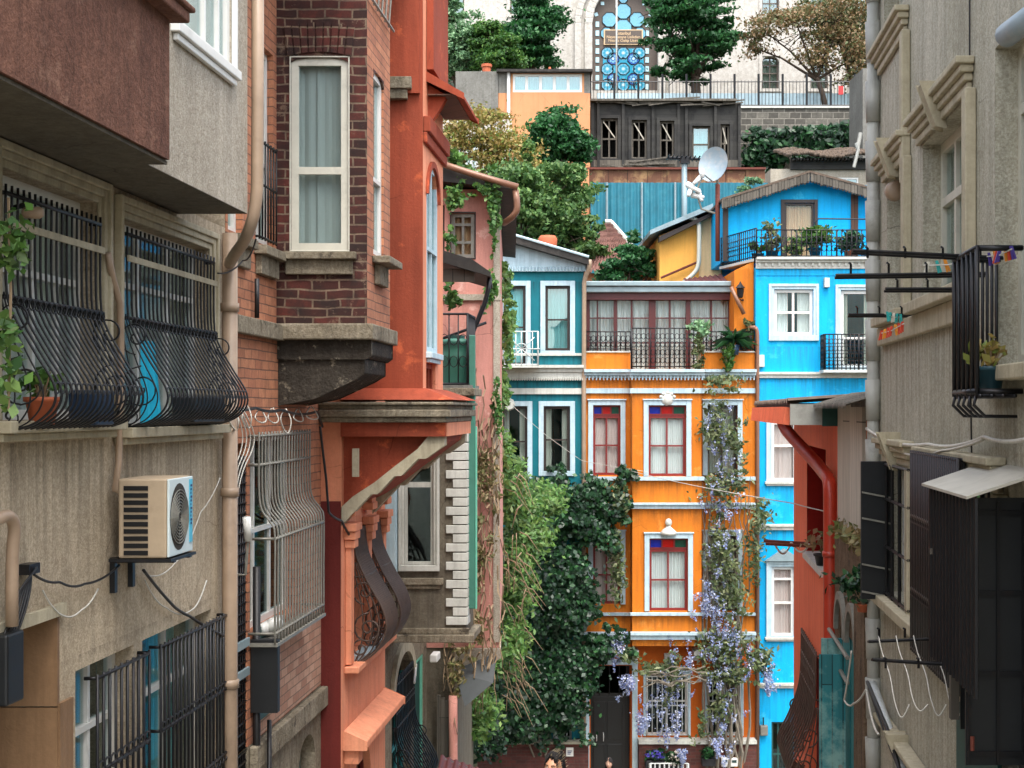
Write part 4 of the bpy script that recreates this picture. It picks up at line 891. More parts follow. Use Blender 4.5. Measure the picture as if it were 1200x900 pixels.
t = thing('maroon_awning', 'maroon corrugated awning at the bottom beside the mint green door', 'awning', (-.6, 14.6, -4.8))
m = MB(); corrugated(m, lambda u, v, h: (-.82+u, 15.5+v*.9, -3.98-.35*u+h-.0*v), 0, .85, 0, 1, .012, .08); m.build('sheet', 'maroon_roof', t)
MB().tube([(-.8, 15.6, -4.0), (.0, 15.6, -4.29)], .015, 6).tube([(-.8, 16.3, -4.0), (.0, 16.3, -4.29)], .015, 6).tube([(-.8, 15.6, -4.02), (-1.35, 15.6, -4.2)], .015, 6).build('frame', 'iron_black', t)
# ================================================================== houses across the lower street
YB = 31.6; FT = Front(YB); sx, sz = FT.s, FT.z
def win_px(fr, par, x0, x1, y0, y1, n=0, **k):
    f = fr.off(n) if n else fr; W = (f.s(x0), f.s(x1), f.z(y1), f.z(y0)); return f, W
# ---- teal house
t = thing('teal_house', 'dark teal house with pale blue trim and corrugated gable, half hidden by ivy', 'house', (.9, YB+3, -8.4))
f, A1 = win_px(FT, t, 639, 668, 335, 411); _, A2 = win_px(FT, t, 590, 616, 335, 428); _, B1 = win_px(FT, t, 637, 668, 476, 552); _, B2 = win_px(FT, t, 588, 618, 476, 556)
_, C1 = win_px(FT, t, 600, 634, 640, 722); _, C2 = win_px(FT, t, 602, 640, 815, 866); _, C3 = win_px(FT, t, 648, 670, 815, 866)
hx0, hx1 = sx(560), sx(683.5)
MB().sheet(FT, hx0, hx1, -7.3, sz(318), [hole(w) for w in (A1, A2, B1, B2, C1, C2, C3)], rev=.15).back(FT, hx0, hx1, -8.5, sz(318), -6, 0).build('wall', 'teal_paint', t)
for W in (A1, A2, B1, B2, C1): window(FT, t, *W, rev=.1, mat='dark_frame', rows=(.48,), curtain='curtain_cyan' if W in (A1, A2) else 'curtain_lace', glass='glass_bright' if W is A1 else 'glass', trim='trim_blue', tw=.11, td=.04, drape=0 if W in (A1, A2) else .2, fw=.06)
for W in (C2, C3): window(FT, t, *W, rev=.1, mat='pvc_white', cols=(.25, .5, .75), rows=(.5,), mw=.03, glass='glass_dark', trim='teal_paint', tw=.05)
m = MB().box(FT, hx0, hx1, .002, .12, sz(436), sz(431.5)).box(FT, hx0, hx1, .002, .2, sz(431.4), sz(428)).box(FT, hx0, hx1, .002, .08, sz(445), sz(436.1)).box(FT, hx0, hx1, .002, .05, sz(462), sz(455)).box(FT, hx0, hx1, .002, .05, sz(417), sz(414))
for i in range(44): a = hx0+(hx1-hx0)*(i+.3)/44; m.box(FT, a, a+.028, .081, .12, sz(446), sz(442.5))
m.build('cornice', 'trim_white', t, bevel=.004)
g = lambda px, py, d: (sx(px), YB-d, sz(py)); m = MB()
m.extr([g(560, 318, .05), g(560, 290, .05), g(598, 284, .05), g(686, 309, .05), g(686, 318, .05)], [g(560, 318, -.05), g(560, 290, -.05), g(598, 284, -.05), g(686, 309, -.05), g(686, 318, -.05)])
m.build('gable', 'trim_blue', t); m = MB(); corrugated(m, lambda u, v, h: (hx0+u, YB-.1-h, sz(318.5)+.1*(1-v)), 0, hx1-hx0, 0, 1, .03, .075); m.build('corrugated_edge', 'trim_blue', t)
m = MB(); a_, b_, c_ = (550, 284), (597, 277), (689, 304)
for (p, q_) in ((a_, b_), (b_, c_)):
    m.extr([g(p[0], p[1], .35), g(p[0], p[1]+8, .35), g(q_[0], q_[1]+8, .35), g(q_[0], q_[1], .35)], [g(p[0], p[1], -6), g(p[0], p[1]+8, -6), g(q_[0], q_[1]+8, -6), g(q_[0], q_[1], -6)])
rf = m.build('roof', 'roof_dark', t); m = MB()
m.tube([g(597, 276, .36), g(689, 303, .36)], .03, 6).build('roof_edge', 'trim_blue', rf)
m = MB().lathe(g(643, 298, -.9), [(.2, 0), (.21, .3), (.22, .45), (.17, .52), (.001, .53)], 14); m.build('chimney', 'terracotta', rf, True)
m = MB().tube([g(690, 306, .3), g(690, 316, .25), g(684, 328, .08), g(684, 880, .08)], .05, 8); m.build('downpipe', 'pipe_tan', t, True)
m = MB(); railing(m, (sx(585), YB-.5, sz(430)), (sx(630), YB-.5, sz(430)), .76, .12, .012); railing(m, (sx(630), YB-.5, sz(430)), (sx(630), YB-.02, sz(430)), .76, .12, .012); cx, cz = sx(611), sz(410)
for i in range(8): a = PI*i/4; m.tube([(cx, YB-.52, cz), (cx+.4*math.cos(a), YB-.52, cz+.36*math.sin(a))], .012, 5)
m.tube([(cx+.12*math.cos(PI*i/6), YB-.52, cz+.12*math.sin(PI*i/6)) for i in range(13)], .012, 5).build('balcony_railing', 'iron_white', t, True)
MB().wbox(sx(560), sx(632), YB-.55, YB-.21, sz(431.6), sz(430)).build('balcony_slab', 'trim_white', t)
MB().lathe((sx(596), YB-.05, sz(474)), [(.12, -.08), (.15, 0), (.06, .02)], 8, 'y').build('ornament', 'trim_white', t)
MB().sheet(FT, sx(560), sx(688.5), -8.5, sz(866), [], n=.45).quad((sx(560), YB, sz(866)), (sx(688.5), YB, sz(866)), (sx(688.5), YB-.45, sz(866)), (sx(560), YB-.45, sz(866))).build('brick_base', 'brick_base', t)
m = MB().box(FT, sx(560), sx(688.5), .3, .5, sz(866), sz(863)).build('base_coping', 'plaster_grey', t)
# ---- orange house
t = thing('orange_house', 'bright orange house with central bay, stained glass window tops and white mouldings', 'house', (3.4, YB+3, -8.4))
X0, X1 = sx(684), sx(885)
_, L2 = win_px(FT, t, 695, 727, 475, 557); _, L1_ = win_px(FT, t, 695, 727, 628, 708); _, R2 = win_px(FT, t, 829, 864, 475, 557); _, R1_ = win_px(FT, t, 829, 864, 628, 716)
_, DR_ = win_px(FT, t, 692, 739, 780, 925); DR_ = (DR_[0], DR_[1], -8.4, DR_[3]); _, G1 = win_px(FT, t, 757, 806, 790, 862); _, G2 = win_px(FT, t, 829, 868, 790, 862)
MB().sheet(FT, X0, X1, sz(757), sz(433), [hole(w) for w in (L2, L1_, R2, R1_)], rev=.16).back(FT, X0, X1, -8.5, sz(433), -6, 0).build('wall', 'orange_paint', t)
MB().sheet(FT, X0, X1, -8.5, sz(757), [hole(w) for w in (G1, G2)]+[DR_+(.4,)], rev=.16).build('lower_wall', 'orange_deep', t)
bn = .5; fb = FT.off(bn); bx0, bx1 = fb.s(741), fb.s(822); W2_ = (fb.s(760), fb.s(804), fb.z(558), fb.z(475)); W1_ = (fb.s(761), fb.s(806), fb.z(716), fb.z(631))
MB().sheet(fb, bx0, bx1, fb.z(757), fb.z(440), [hole(W2_), hole(W1_)], rev=.16).back(fb, bx0, bx1, fb.z(757), fb.z(440), -bn, 0).build('bay_wall', 'orange_paint', t)
def stained(fr, par, W, zs, **k):
    w = window(fr, par, W[0], W[1], W[2], zs, **k); a0, a1 = W[0], W[1]; h = W[3]-zs
    m = MB().box(fr, a0, a1, -.13, -.07, zs+.001, zs+.04).box(fr, a0, a1, -.13, -.07, W[3]-.035, W[3])
    for i in range(4): a = a0+(a1-a0-.03)*i/3; m.box(fr, a, a+.03, -.128, -.072, zs+.041, W[3]-.036)
    m.build('transom_frame', 'red_frame', w)
    for i, c in enumerate(('sg_blue', 'sg_red', 'sg_green')): MB().box(fr, a0+(a1-a0)*i/3+.02, a0+(a1-a0)*(i+1)/3-.005, -.11, -.1, zs+.035, W[3]-.03).build('stained_pane', c, w)
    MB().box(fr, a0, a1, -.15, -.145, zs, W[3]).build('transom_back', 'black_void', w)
    return w
def surround(fr, par, W, tw=.11, td=.05, bot=None):
    m = MB(); z0 = bot if bot is not None else W[2]
    m.box(fr, W[0]-tw, W[0]-.002, .002, td, z0, W[3]+tw).box(fr, W[1]+.002, W[1]+tw, .002, td, z0, W[3]+tw).box(fr, W[0]-.002, W[1]+.002, .002, td, W[3]+.002, W[3]+tw)
    m.box(fr, W[0]-tw-.02, W[1]+tw+.02, .002, td+.03, W[3]+tw+.001, W[3]+tw+.03)
    m.build('window_surround', 'trim_blue', par, bevel=.006)
for W, zs, fr in ((L2, sz(487), FT), (L1_, sz(640), FT), (W2_, fb.z(487), fb), (W1_, fb.z(644), fb)):
    stained(fr, t, W, zs, rev=.13, mat='red_frame', cols=(.5,), rows=(.5,), curtain='curtain_pink' if fr is FT else 'curtain_white', fw=.055, glass='glass'); surround(fr, t, W)
for W in (R2, R1_): window(FT, t, *W, rev=.13, mat='dark_frame', cols=(.5,), rows=(.5,), curtain='curtain_lace', glass='glass'); surround(FT, t, W)
m = MB()
def band(fr, x0, x1, y0, y1, n0=.002, n1=.06): m.box(fr, x0, x1, n0, n1, fr.z(y1), fr.z(y0))
for fr, a, b in ((FT, X0, bx0-.003), (fb, bx0-.05, bx1+.05), (FT, bx1+.003, X1)):
    e = .0 if fr is FT else .0
    band(fr, a, b, 455, 461, n1=.05); band(fr, a, b, 558.5, 563, n1=.09); band(fr, a, b, 589, 591.5, n1=.13); band(fr, a, b, 591.6, 596, n1=.08)
    band(fr, a, b, 717.5, 721, n1=.09); band(fr, a, b, 740, 743.5, n1=.15); band(fr, a, b, 743.6, 749, n1=.09)
    band(fr, a, b, 433, 436.5, n1=.2); band(fr, a, b, 436.6, 440, n1=.13); band(fr, a, b, 440.1, 443, n1=.06)
    k = int((b-a)/.075)
    for i in range(k): q_ = a+(b-a)*(i+.3)/k; m.box(fr, q_, q_+.03, .061, .1, fr.z(445.5), fr.z(440.2))
m.build('moulding', 'trim_blue', t, bevel=.005)
m = MB()
for x in (bx0+.08, bx1-.08): m.box(FT, x-.07, x+.07, .002, .4, sz(765), sz(758.5)).box(FT, x-.05, x+.05, .002, .25, sz(772), sz(765.1))
m.box(FT, sx(778), sx(788), .002, .06, sz(777), sz(765)).box(FT, sx(842), sx(851), .002, .06, sz(777), sz(765)).build('corbel', 'trim_white', t, bevel=.012)
c = (fb.s(783), YB-bn-.07, fb.z(626.5))        # plaster bust
m = MB().lathe(c, [(.17, 0), (.18, .06), (.13, .11), (.06, .17), (.05, .2)], 14).ball((c[0], c[1]-.01, c[2]+.27), .075, .08, .09); m.build('plaster_bust', 'trim_white', t, True)
m = MB().lathe((fb.s(782), YB-bn-.04, fb.z(468)), [(.15, 0), (.13, -.03), (.05, -.06)], 7, 'y'); 
for i in range(5): a = PI*(.1+.2*i); m.ball((fb.s(782)+.15*math.cos(a), YB-bn-.05, fb.z(468)+.12*math.sin(a)+.02), .04)
m.build('shell_ornament', 'trim_white', t, True)
# door
w = window(FT, t, *DR_, rev=.4, mat='dark_door', cols=(), rows=(.735,), fw=.07, mw=.08, glass=None, name='door')
m = MB().box(FT, DR_[0]+.07, DR_[1]-.07, -.38, -.34, DR_[2], DR_[2]+(DR_[3]-DR_[2])*.72)
for a0, a1 in ((.1, .38), (.44, .82)):
    for b0, b1 in ((.08, .33), (.37, .68)): A_ = DR_[0]+(DR_[1]-DR_[0])*a0; B_ = DR_[0]+(DR_[1]-DR_[0])*a1; H_ = DR_[3]-DR_[2]; m.box(FT, A_, B_, -.338, -.325, DR_[2]+H_*b0, DR_[2]+H_*b1)
m.build('door_panel', 'dark_door', w, bevel=.008)
m = MB()
for px in (699, 707): m.tube([(sx(px, -.3), YB+.3, sz(862)), (sx(px, -.3), YB+.25, sz(863)), (sx(px, -.3), YB+.25, sz(871)), (sx(px, -.3), YB+.3, sz(872))], .012, 6)
m.build('handle', 'iron_white', w, True)
m = MB()
for i in range(1, 4): a = DR_[0]+(DR_[1]-DR_[0])*i/4; m.tube([(a, YB+.34, DR_[3]), (a, YB+.34, DR_[3]-.75)], .012, 5)
m.build('transom_bar', 'iron_black', w)
m = MB().box(FT, sx(684.5), sx(690.5), .002, .08, -8.4, sz(778)).box(FT, sx(740.5), sx(747), .002, .08, -8.4, sz(778)).box(FT, sx(684.5), sx(747), .002, .12, sz(778), sz(772)); m.build('door_surround', 'trim_blue', t, bevel=.006)
for W in (G1, G2):
    window(FT, t, *W, rev=.14, mat='pvc_white', cols=(.5,), rows=(.55,), glass='glass_dark'); surround(FT, t, W, .06, .04)
    g_ = grille(FT, t, W[0]+.02, W[1]-.02, [(W[3]-.03, .06), (W[2]+.02, .06)], 9, 'iron_white', .012, rails=(W[3]-.04, (W[3]+W[2])/2, W[2]+.03), rr=.014)
    mm = (W[0]+W[1])/2; m = MB()
    for sg in (1, -1): m.tube(spiral(FT, mm+sg*.12, .08, W[3]+.1, .1, .02, 1.3, 'an', PI/2*(1 if sg > 0 else 1), sg), .011, 5); m.tube([FT.P(mm+sg*.4, .08, W[3]), FT.P(mm+sg*.2, .08, W[3]+.14), FT.P(mm, .08, W[3]+.26)], .01, 5)
    m.build('grille_crest', 'iron_white', g_, True)
nb = .3; MB().sheet(FT, sx(747.5), sx(884), -8.5, sz(868), [], n=nb).quad((sx(747.5), YB, sz(868)), (sx(884), YB, sz(868)), (sx(884), YB-nb, sz(868)), (sx(747.5), YB-nb, sz(868))).quad((sx(747.5), YB, -8.5), (sx(747.5), YB-nb, -8.5), (sx(747.5), YB-nb, sz(868)), (sx(747.5), YB, sz(868))).build('brick_base', 'brick_base', t)
MB().box(FT, sx(747), sx(884), .002, nb+.04, sz(868), sz(864)).build('base_coping', 'trim_white', t)
MB().box(FT, sx(858), sx(868), nb+.002, nb+.03, -8.2, sz(882)).build('orange_panel', 'orange_deep', t)
for i, (x, lb) in enumerate(((842, 'left white meter box under the right hand wisteria window'), (852.5, 'right white meter box under the right hand wisteria window'))):
    tt = thing('meter_box', lb, 'meter box', (sx(x+4), YB-nb-.08, sz(893)), 'meter boxes on the brick base')
    MB().box(FT, sx(x), sx(x+8.5), nb+.002, nb+.14, sz(893), sz(883)).build('case', 'pvc_white', tt, bevel=.02); MB().box(FT, sx(x+1.5), sx(x+7), nb+.141, nb+.15, sz(888), sz(885)).build('window', 'glass_dark', tt)
# terrace on top of the orange house
m = MB().box(FT, X0, bx0, -.15, .0, sz(432.5), sz(413)).box(FT, sx(822), X1-.01, -.15, .0, sz(432.5), sz(413)); m.build('parapet', 'orange_paint', t)
MB().box(FT, X0, bx0, -.17, .03, sz(413), sz(411.5)).box(FT, sx(822), X1-.01, -.17, .03, sz(413), sz(411.5)).build('parapet_coping', 'trim_white', t)
m = MB(); railing(m, (X0+.05, YB-.02, sz(411)), (bx0, YB-.02, sz(411)), .42, .1, .012, 1); railing(m, (bx0, YB-.3, sz(432)), (sx(822), YB-.3, sz(432)), .88, .1, .012, 2); railing(m, (sx(822), YB-.02, sz(411)), (X1-.1, YB-.02, sz(411)), .42, .1, .012, 1); m.build('terrace_railing', 'iron_black', t, True)
yv = YB+1.0; fv = Front(yv); vx0, vx1 = fv.s(687), fv.s(862); vz0, vz1 = fv.z(437), fv.z(352); m = MB()
edges = [687, 712.5, 740, 748, 757, 784.5, 806, 812, 836, 859]
v = thing('glazed_veranda', 'maroon framed glazed veranda with white curtains on the orange house terrace', 'veranda', (3.3, yv+1, vz0))
for x, w in ((689, 4), (700, 1.5), (721, 4), (740, 2), (764, 8), (784.5, 2), (806, 5), (833, 2), (857, 8)): m.box(fv, fv.s(x-w/2), fv.s(x+w/2), 0, .08, vz0, vz1)
for y in (373, 402, 436): m.box(fv, vx0, vx1, .005, .07, fv.z(y+.7), fv.z(y-.7))
for x, y0, y1 in ((700, 352, 402), (784, 402, 432)): pass
m.build('frame', 'maroon_wood', v)
MB().box(fv, vx0-.1, vx1+.12, -.1, .2, vz1, fv.z(344)).build('beam', 'maroon_wood', v)
MB().box(fv, vx0-.14, vx1+.2, -.2, .3, fv.z(343.8), fv.z(337)).box(fv, vx0-.16, vx1+.22, -2.5, .36, fv.z(336.8), fv.z(331)).build('roof', 'lead', v, bevel=.02)
MB().box(fv, vx0, vx1, .03, .036, vz0, vz1).build('pane', 'glass', v)
m = MB(); k = 420
for i in range(k):
    f_ = lambda j: (vx0+(vx1-vx0)*j/k); dn = lambda a: -.1+.03*math.sin(a*34)+.02*math.sin(a*81)
    a, b = f_(i), f_(i+1); zt = vz1
    m.quad(fv.P(a, dn(a), vz0), fv.P(b, dn(b), vz0), fv.P(b, dn(b), zt), fv.P(a, dn(a), zt))
m.build('curtain', 'curtain_white', v, True)
MB().back(fv, vx0, vx1, vz0-.02, vz1, -2.4, -.14).build('room', 'plaster_pale', v)
# side wall with lamp
fs = Front(YB+.15)
MB().extr([(sx(862), YB+.2, sz(432)), (sx(885), YB+.2, sz(432)), (sx(885), YB+.2, sz(305)), (sx(862), YB+.2, sz(316))], [(sx(862), YB+2, sz(432)), (sx(885), YB+2, sz(432)), (sx(885), YB+2, sz(305)), (sx(862), YB+2, sz(316))]).build('side_wall', 'orange_paint', t)
m = MB(); corrugated(m, lambda u, v_, h: (sx(815)+u, YB+2.2-v_*1.4, sz(316)-.28*(1-v_)*0+.32*u/1.0*.35-.35+.35*(1-v_)+h), 0, sx(863)-sx(815), 0, 1, .02, .12); m.build('maroon_roof', 'maroon_roof', t)
m = MB().tube([(sx(857), YB+.05, sz(336)), (sx(872), YB+.02, sz(368))], .045, 8).tube([(sx(884), YB-.08, sz(384)), (sx(887), YB-.08, sz(388)), (sx(887), YB-.08, -8.3)], .045, 8).tube([(sx(884), YB-.1, sz(384)), (sx(878), YB+.1, sz(384))], .045, 8); m.build('downpipe', 'pipe_copper', t, True)
tt = thing('wall_lantern', 'black iron lantern on the orange side wall beside the veranda', 'lantern', (sx(870), YB+.1, sz(352)))
MB().lathe((sx(868), YB+.05, sz(349)), [(.03, 0), (.06, .02), (.085, .2), (.06, .21), (.11, .22), (.03, .32), (.01, .37)], 8).build('lantern_body', 'iron_black', tt); MB().tube([(sx(872), YB+.18, sz(350)), (sx(872), YB+.1, sz(352)), (sx(868), YB+.05, sz(351))], .015, 6).build('arm', 'iron_black', tt)
# ---- blue house
t = thing('blue_house', 'bright blue house with white windows, peaked roof storey and iron balcony', 'house', (7.3, YB+3, -8.4))
X0, X1 = sx(885.5), sx(1150); _, a1 = win_px(FT, t, 907, 953, 339, 393); _, a2 = win_px(FT, t, 985, 1024, 340, 431); _, b1 = win_px(FT, t, 904, 934, 484, 564); _, c1 = win_px(FT, t, 904, 931, 664, 746); _, d1 = win_px(FT, t, 904, 930, 846, 925); d1 = (d1[0], d1[1], -8.4, d1[3])
MB().sheet(FT, X0, X1, -8.5, sz(313), [hole(w) for w in (a1, a2, b1, c1, d1)], rev=.16).back(FT, X0, X1, -8.5, sz(313), -6, 0).build('wall', 'blue_paint', t)
window(FT, t, *a1, rev=.1, cols=(.5,), rows=(.5,), fw=.07, mw=.05, curtain='curtain_white', drape=.12, trim='trim_blue', tw=.12, td=.05, steps=2)
window(FT, t, *a2, rev=.1, rows=(.38,), fw=.08, mw=.06, curtain='curtain_lace', drape=.25, trim='trim_blue', tw=.12, td=.05, steps=2, name='balcony_door')
window(FT, t, *b1, rev=.1, rows=(.52, .85), fw=.07, mw=.05, curtain='curtain_pink', trim='trim_blue', tw=.12, td=.05, steps=2, sill='trim_white', sd=.08)
w = window(FT, t, *c1, rev=.1, rows=(.48, .82), fw=.07, mw=.05, curtain='curtain_pink', trim='trim_blue', tw=.12, td=.05, steps=2, sill='trim_white', sd=.08)
MB().extr([FT.P(sx(896), .0, sz(657)), FT.P(sx(940), .0, sz(657)), FT.P(sx(918), 0, sz(642))], [FT.P(sx(896), .12, sz(657)), FT.P(sx(940), .12, sz(657)), FT.P(sx(918), .12, sz(642))]).build('pediment', 'lead', w)
window(FT, t, *d1, rev=.12, mat='green_dark', cols=(.33, .66), rows=(.5,), glass='glass_dark', name='door')
m = MB()
for y0, y1, n1 in ((302, 305, .2), (305.1, 308, .12), (308.1, 315, .06), (436, 439, .1), (439.1, 443, .06), (614, 617, .1), (617.1, 621, .06), (800, 803, .1), (803.1, 806, .06)): m.box(FT, X0, X1, .002, n1, sz(y1), sz(y0))
k = 34
for i in range(k): q_ = X0+(X1-X0)*(i+.3)/k; m.box(FT, q_, q_+.05, .061, .1, sz(312), sz(308.2))
m.box(FT, sx(965), sx(971), .002, .12, sz(337), sz(326)).box(FT, sx(888), sx(895), .002, .1, sz(430), sz(416)).build('moulding', 'trim_white', t, bevel=.005)
MB().box(FT, X0, X1, .001, .015, sz(323), sz(315)).build('blue_band', 'blue_paint', t)
m = MB(); zb_ = sz(434); railing(m, (sx(962), YB-.4, zb_), (sx(1060), YB-.4, zb_), .78, .09, .014, 4); railing(m, (sx(962), YB-.4, zb_), (sx(962), YB, zb_), .78, .1, .014, 2); m.build('balcony_railing', 'iron_black', t, True)
MB().box(FT, sx(960), sx(1062), .002, .45, sz(437), sz(434)).build('balcony_slab', 'trim_white', t)
# rooftop storey
yr = YB+1.5; fr = Front(yr); rx0, rx1 = fr.s(848), fr.s(1110); _, e1 = win_px(fr, t, 919, 954, 238, 306)
zt = fr.z(246); m = MB().sheet(fr, rx0, rx1, fr.z(306), fr.z(232), [hole(e1)], rev=.1).back(fr, rx0, rx1, fr.z(306), fr.z(232), -4, 0)
m.extr([fr.P(rx0, .0, fr.z(232)), fr.P(fr.s(945), 0, fr.z(206)), fr.P(rx1, 0, fr.z(232))], [fr.P(rx0, -4, fr.z(232)), fr.P(fr.s(945), -4, fr.z(206)), fr.P(rx1, -4, fr.z(232))]); st = m.build('roof_storey', 'blue_paint', t)
window(fr, t, *e1, rev=.06, mat='dark_frame', glass='glass', curtain='curtain_peach', trim='dark_frame', tw=.08, td=.04, name='terrace_door')
MB().box(fr, fr.s(997), fr.s(1005), .002, .05, fr.z(306), fr.z(228)).build('post', 'brown_wood', st)
MB().box(fr, rx0-.02, rx0+.1, .002, .05, fr.z(306), fr.z(240)).build('corner_post', 'dark_frame', st)
m = MB()
def barge(xa, ya, xb, yb):
    k = int(abs(xb-xa)/3.6)
    for i in range(k):
        u0, u1 = i/k, (i+.92)/k; x_0, x_1 = xa+(xb-xa)*u0, xa+(xb-xa)*u1; y_0, y_1 = ya+(yb-ya)*u0, ya+(yb-ya)*u1; d = 11.5+random.uniform(-.8, .8)
        e = random.uniform(.0, .02); Q = lambda x, y, n: fr.P(fr.s(x), n, fr.z(y))
        m.hexa([Q(x_0, y_0+d, .38+e), Q(x_1, y_1+d, .38+e), Q(x_1, y_1+d, .35), Q(x_0, y_0+d, .35), Q(x_0, y_0, .38+e), Q(x_1, y_1, .38+e), Q(x_1, y_1, .35), Q(x_0, y_0, .35)])
        c = Q((x_0+x_1)/2, (y_0+y_1)/2+d, .36); m.lathe(c, [(.03, -.012), (.03, .012)], 8, 'y')
barge(843, 236, 945, 204); barge(946, 204, 1120, 251); m.build('bargeboard', 'grey_wood', st)
m = MB(); Q = lambda x, y, n: fr.P(fr.s(x), n, fr.z(y))
for A_, B_ in (((843, 235), (945, 203)), ((945, 203), (1120, 250))): m.extr([Q(A_[0], A_[1], .4), Q(B_[0], B_[1], .4), Q(B_[0], B_[1]+2.5, .4), Q(A_[0], A_[1]+2.5, .4)], [Q(A_[0], A_[1], -4), Q(B_[0], B_[1], -4), Q(B_[0], B_[1]+2.5, -4), Q(A_[0], A_[1]+2.5, -4)])
m.build('roof', 'tile_brown', st)
m = MB(); z_ = sz(302.5); railing(m, (sx(886), YB-.05, z_), (sx(1062), YB-.05, z_), .62, .11, .012, 1); railing(m, (sx(886), YB-.05, z_), (PX(845, 33.4), 33.4, z_), .66, .11, .012, 1); m.build('terrace_railing', 'iron_black', t, True)
MB().extr([(sx(884), YB+.05, z_-.06), (PX(843, 33.5), 33.5, z_-.06), (PX(870, 33.5), 33.5, z_-.06)], [(sx(884), YB+.05, z_), (PX(843, 33.5), 33.5, z_), (PX(870, 33.5), 33.5, z_)]).build('terrace_edge', 'trim_white', t)
MB().tube([(sx(962), YB+.6, sz(256)), (sx(966), YB+.6, sz(252)), (sx(1060), YB+.6, sz(253))], .018, 6).tube([(sx(962), YB+.6, sz(256)), (sx(962), YB+.6, sz(302))], .018, 6).build('awning_rail', 'iron_black', t)
tt = thing('hanging_lantern', 'small black lantern hanging under the bargeboard of the blue roof storey', 'lantern', fr.P(fr.s(1018), .4, fr.z(252)))
MB().lathe(fr.P(fr.s(1018), .3, fr.z(252)), [(.03, 0), (.07, .02), (.09, .16), (.03, .24)], 8).build('lantern_body', 'iron_black', tt)
MB().tube([fr.P(fr.s(1018), .3, fr.z(245)), fr.P(fr.s(1018), .3, fr.z(238))], .01, 5).build('chain', 'iron_black', tt)
tt = thing('blue_meter', 'grey electricity meter on the bright blue ground floor wall', 'meter box', (sx(894), YB-.1, sz(861)))
MB().box(FT, sx(890), sx(899), .002, .12, sz(861), sz(849)).build('case', 'iron_grey', tt, bevel=.02); MB().tube([(sx(894), YB-.06, sz(849)), (sx(894), YB-.06, sz(840))], .015, 5).build('conduit', 'cable_black', tt)
# ---- yellow neighbour behind
t = thing('yellow_house', 'yellow and cream rendered house with a sloping pale roof edge behind the veranda', 'house', (3.9, 36, 0))
YY = 35.2; Q = lambda x, y, d=0.: (PX(x, YY), YY+d, PZ(y, YY)); m = MB()
m.extr([Q(773, 480), Q(846, 480), Q(846, 246), Q(773, 276)], [Q(773, 480, 5), Q(846, 480, 5), Q(846, 246, 5), Q(773, 276, 5)]); m.build('wall', 'yellow_paint', t)
MB().extr([Q(819, 330, -.02), Q(845, 330, -.02), Q(845, 246, -.02), Q(819, 257, -.02)], [Q(819, 330, 0), Q(845, 330, 0), Q(845, 246, 0), Q(819, 257, 0)]).build('pale_panel', 'cream_paint', t)
m = MB().extr([Q(760, 272, -.4), Q(833, 241, -.4), Q(833, 247, -.4), Q(760, 277, -.4)], [Q(760, 272, 5.4), Q(833, 241, 5.4), Q(833, 247, 5.4), Q(760, 277, 5.4)]); m.build('roof', 'lead', t)
MB().extr([Q(771, 279, -.3), Q(834, 250, -.3), Q(834, 254, -.3), Q(771, 285, -.3)], [Q(771, 279, 0), Q(834, 250, 0), Q(834, 254, 0), Q(771, 285, 0)]).build('eave_board', 'dark_frame', t)
m = MB().tube([Q(806, 256, -.2), Q(816, 259, -.2), Q(818, 263, -.2), Q(818, 310, -.2), Q(814, 320, -.2), Q(800, 332, -.2)], .055, 8); m.build('downpipe', 'pvc_cream', t, True)
MB().tube([Q(774, 326, -.1), Q(816, 308, -.1)], .03, 6).build('cable_trunk', 'rust', t)
# ---- satellite dish, aerials
t = thing('satellite_dish', 'round grey satellite dish with rust stains on a dark red pole', 'satellite dish', (PX(840, 33.2), 33.2, PZ(306, 33.2)))
Yd = 33.2; c = Vector((PX(838, Yd), Yd-.1, PZ(195, Yd))); MB().tube([(PX(841, Yd), Yd, PZ(306, Yd)), (PX(841, Yd), Yd, PZ(216, Yd))], .055, 8).build('pole', 'rust', t, True)
ax = Vector((-.62, -.78, .16)).normalized(); U = ax.orthogonal().normalized(); U = Vector((0, 0, 1)); U = (U-ax*U.dot(ax)).normalized(); Wd = ax.cross(U); m = MB(); k = 28; rr = [0, .12, .24, .34, .4, .41]; vs = []
for i, r in enumerate(rr):
    for j in range(k): a = 2*PI*j/k; vs.append(c+(U*math.cos(a)*1.02+Wd*math.sin(a)*.94)*r+ax*(r*r*.75))
fs = [(i*k+j, i*k+(j+1) % k, (i+1)*k+(j+1) % k, (i+1)*k+j) for i in range(len(rr)-1) for j in range(k)]; m.add(vs, fs); m.add([v_-ax*.012 for v_ in vs], fs); m.build('reflector', 'dish_grey', t, True)
e = c+ax*.55-U*.35; MB().tube([c-U*.4+ax*.1, e], .018, 6).tube([c-U*.1-ax*.05, (PX(841, Yd), Yd, PZ(216, Yd))], .03, 6).build('feed_arm', 'iron_grey', t); MB().ball(e, .06, .06, .08).lathe(e, [(.05, -.1), (.05, .1)], 10).build('receiver_horn', 'pvc_white', t, True)
t = thing('receiver_cluster', 'cluster of white receiver horns and brackets left of the satellite dish', 'aerial', (PX(818, Yd), Yd, PZ(306, Yd)))
m = MB()
for (a, b) in (((824, 205), (812, 216)), ((806, 215), (820, 226)), ((812, 228), (824, 232)), ((818, 222), (822, 236)), ((810, 222), (806, 230))): m.tube([(PX(a[0], Yd), Yd+.1, PZ(a[1], Yd)), (PX(b[0], Yd), Yd-.1, PZ(b[1], Yd))], [.075, .04], 8)
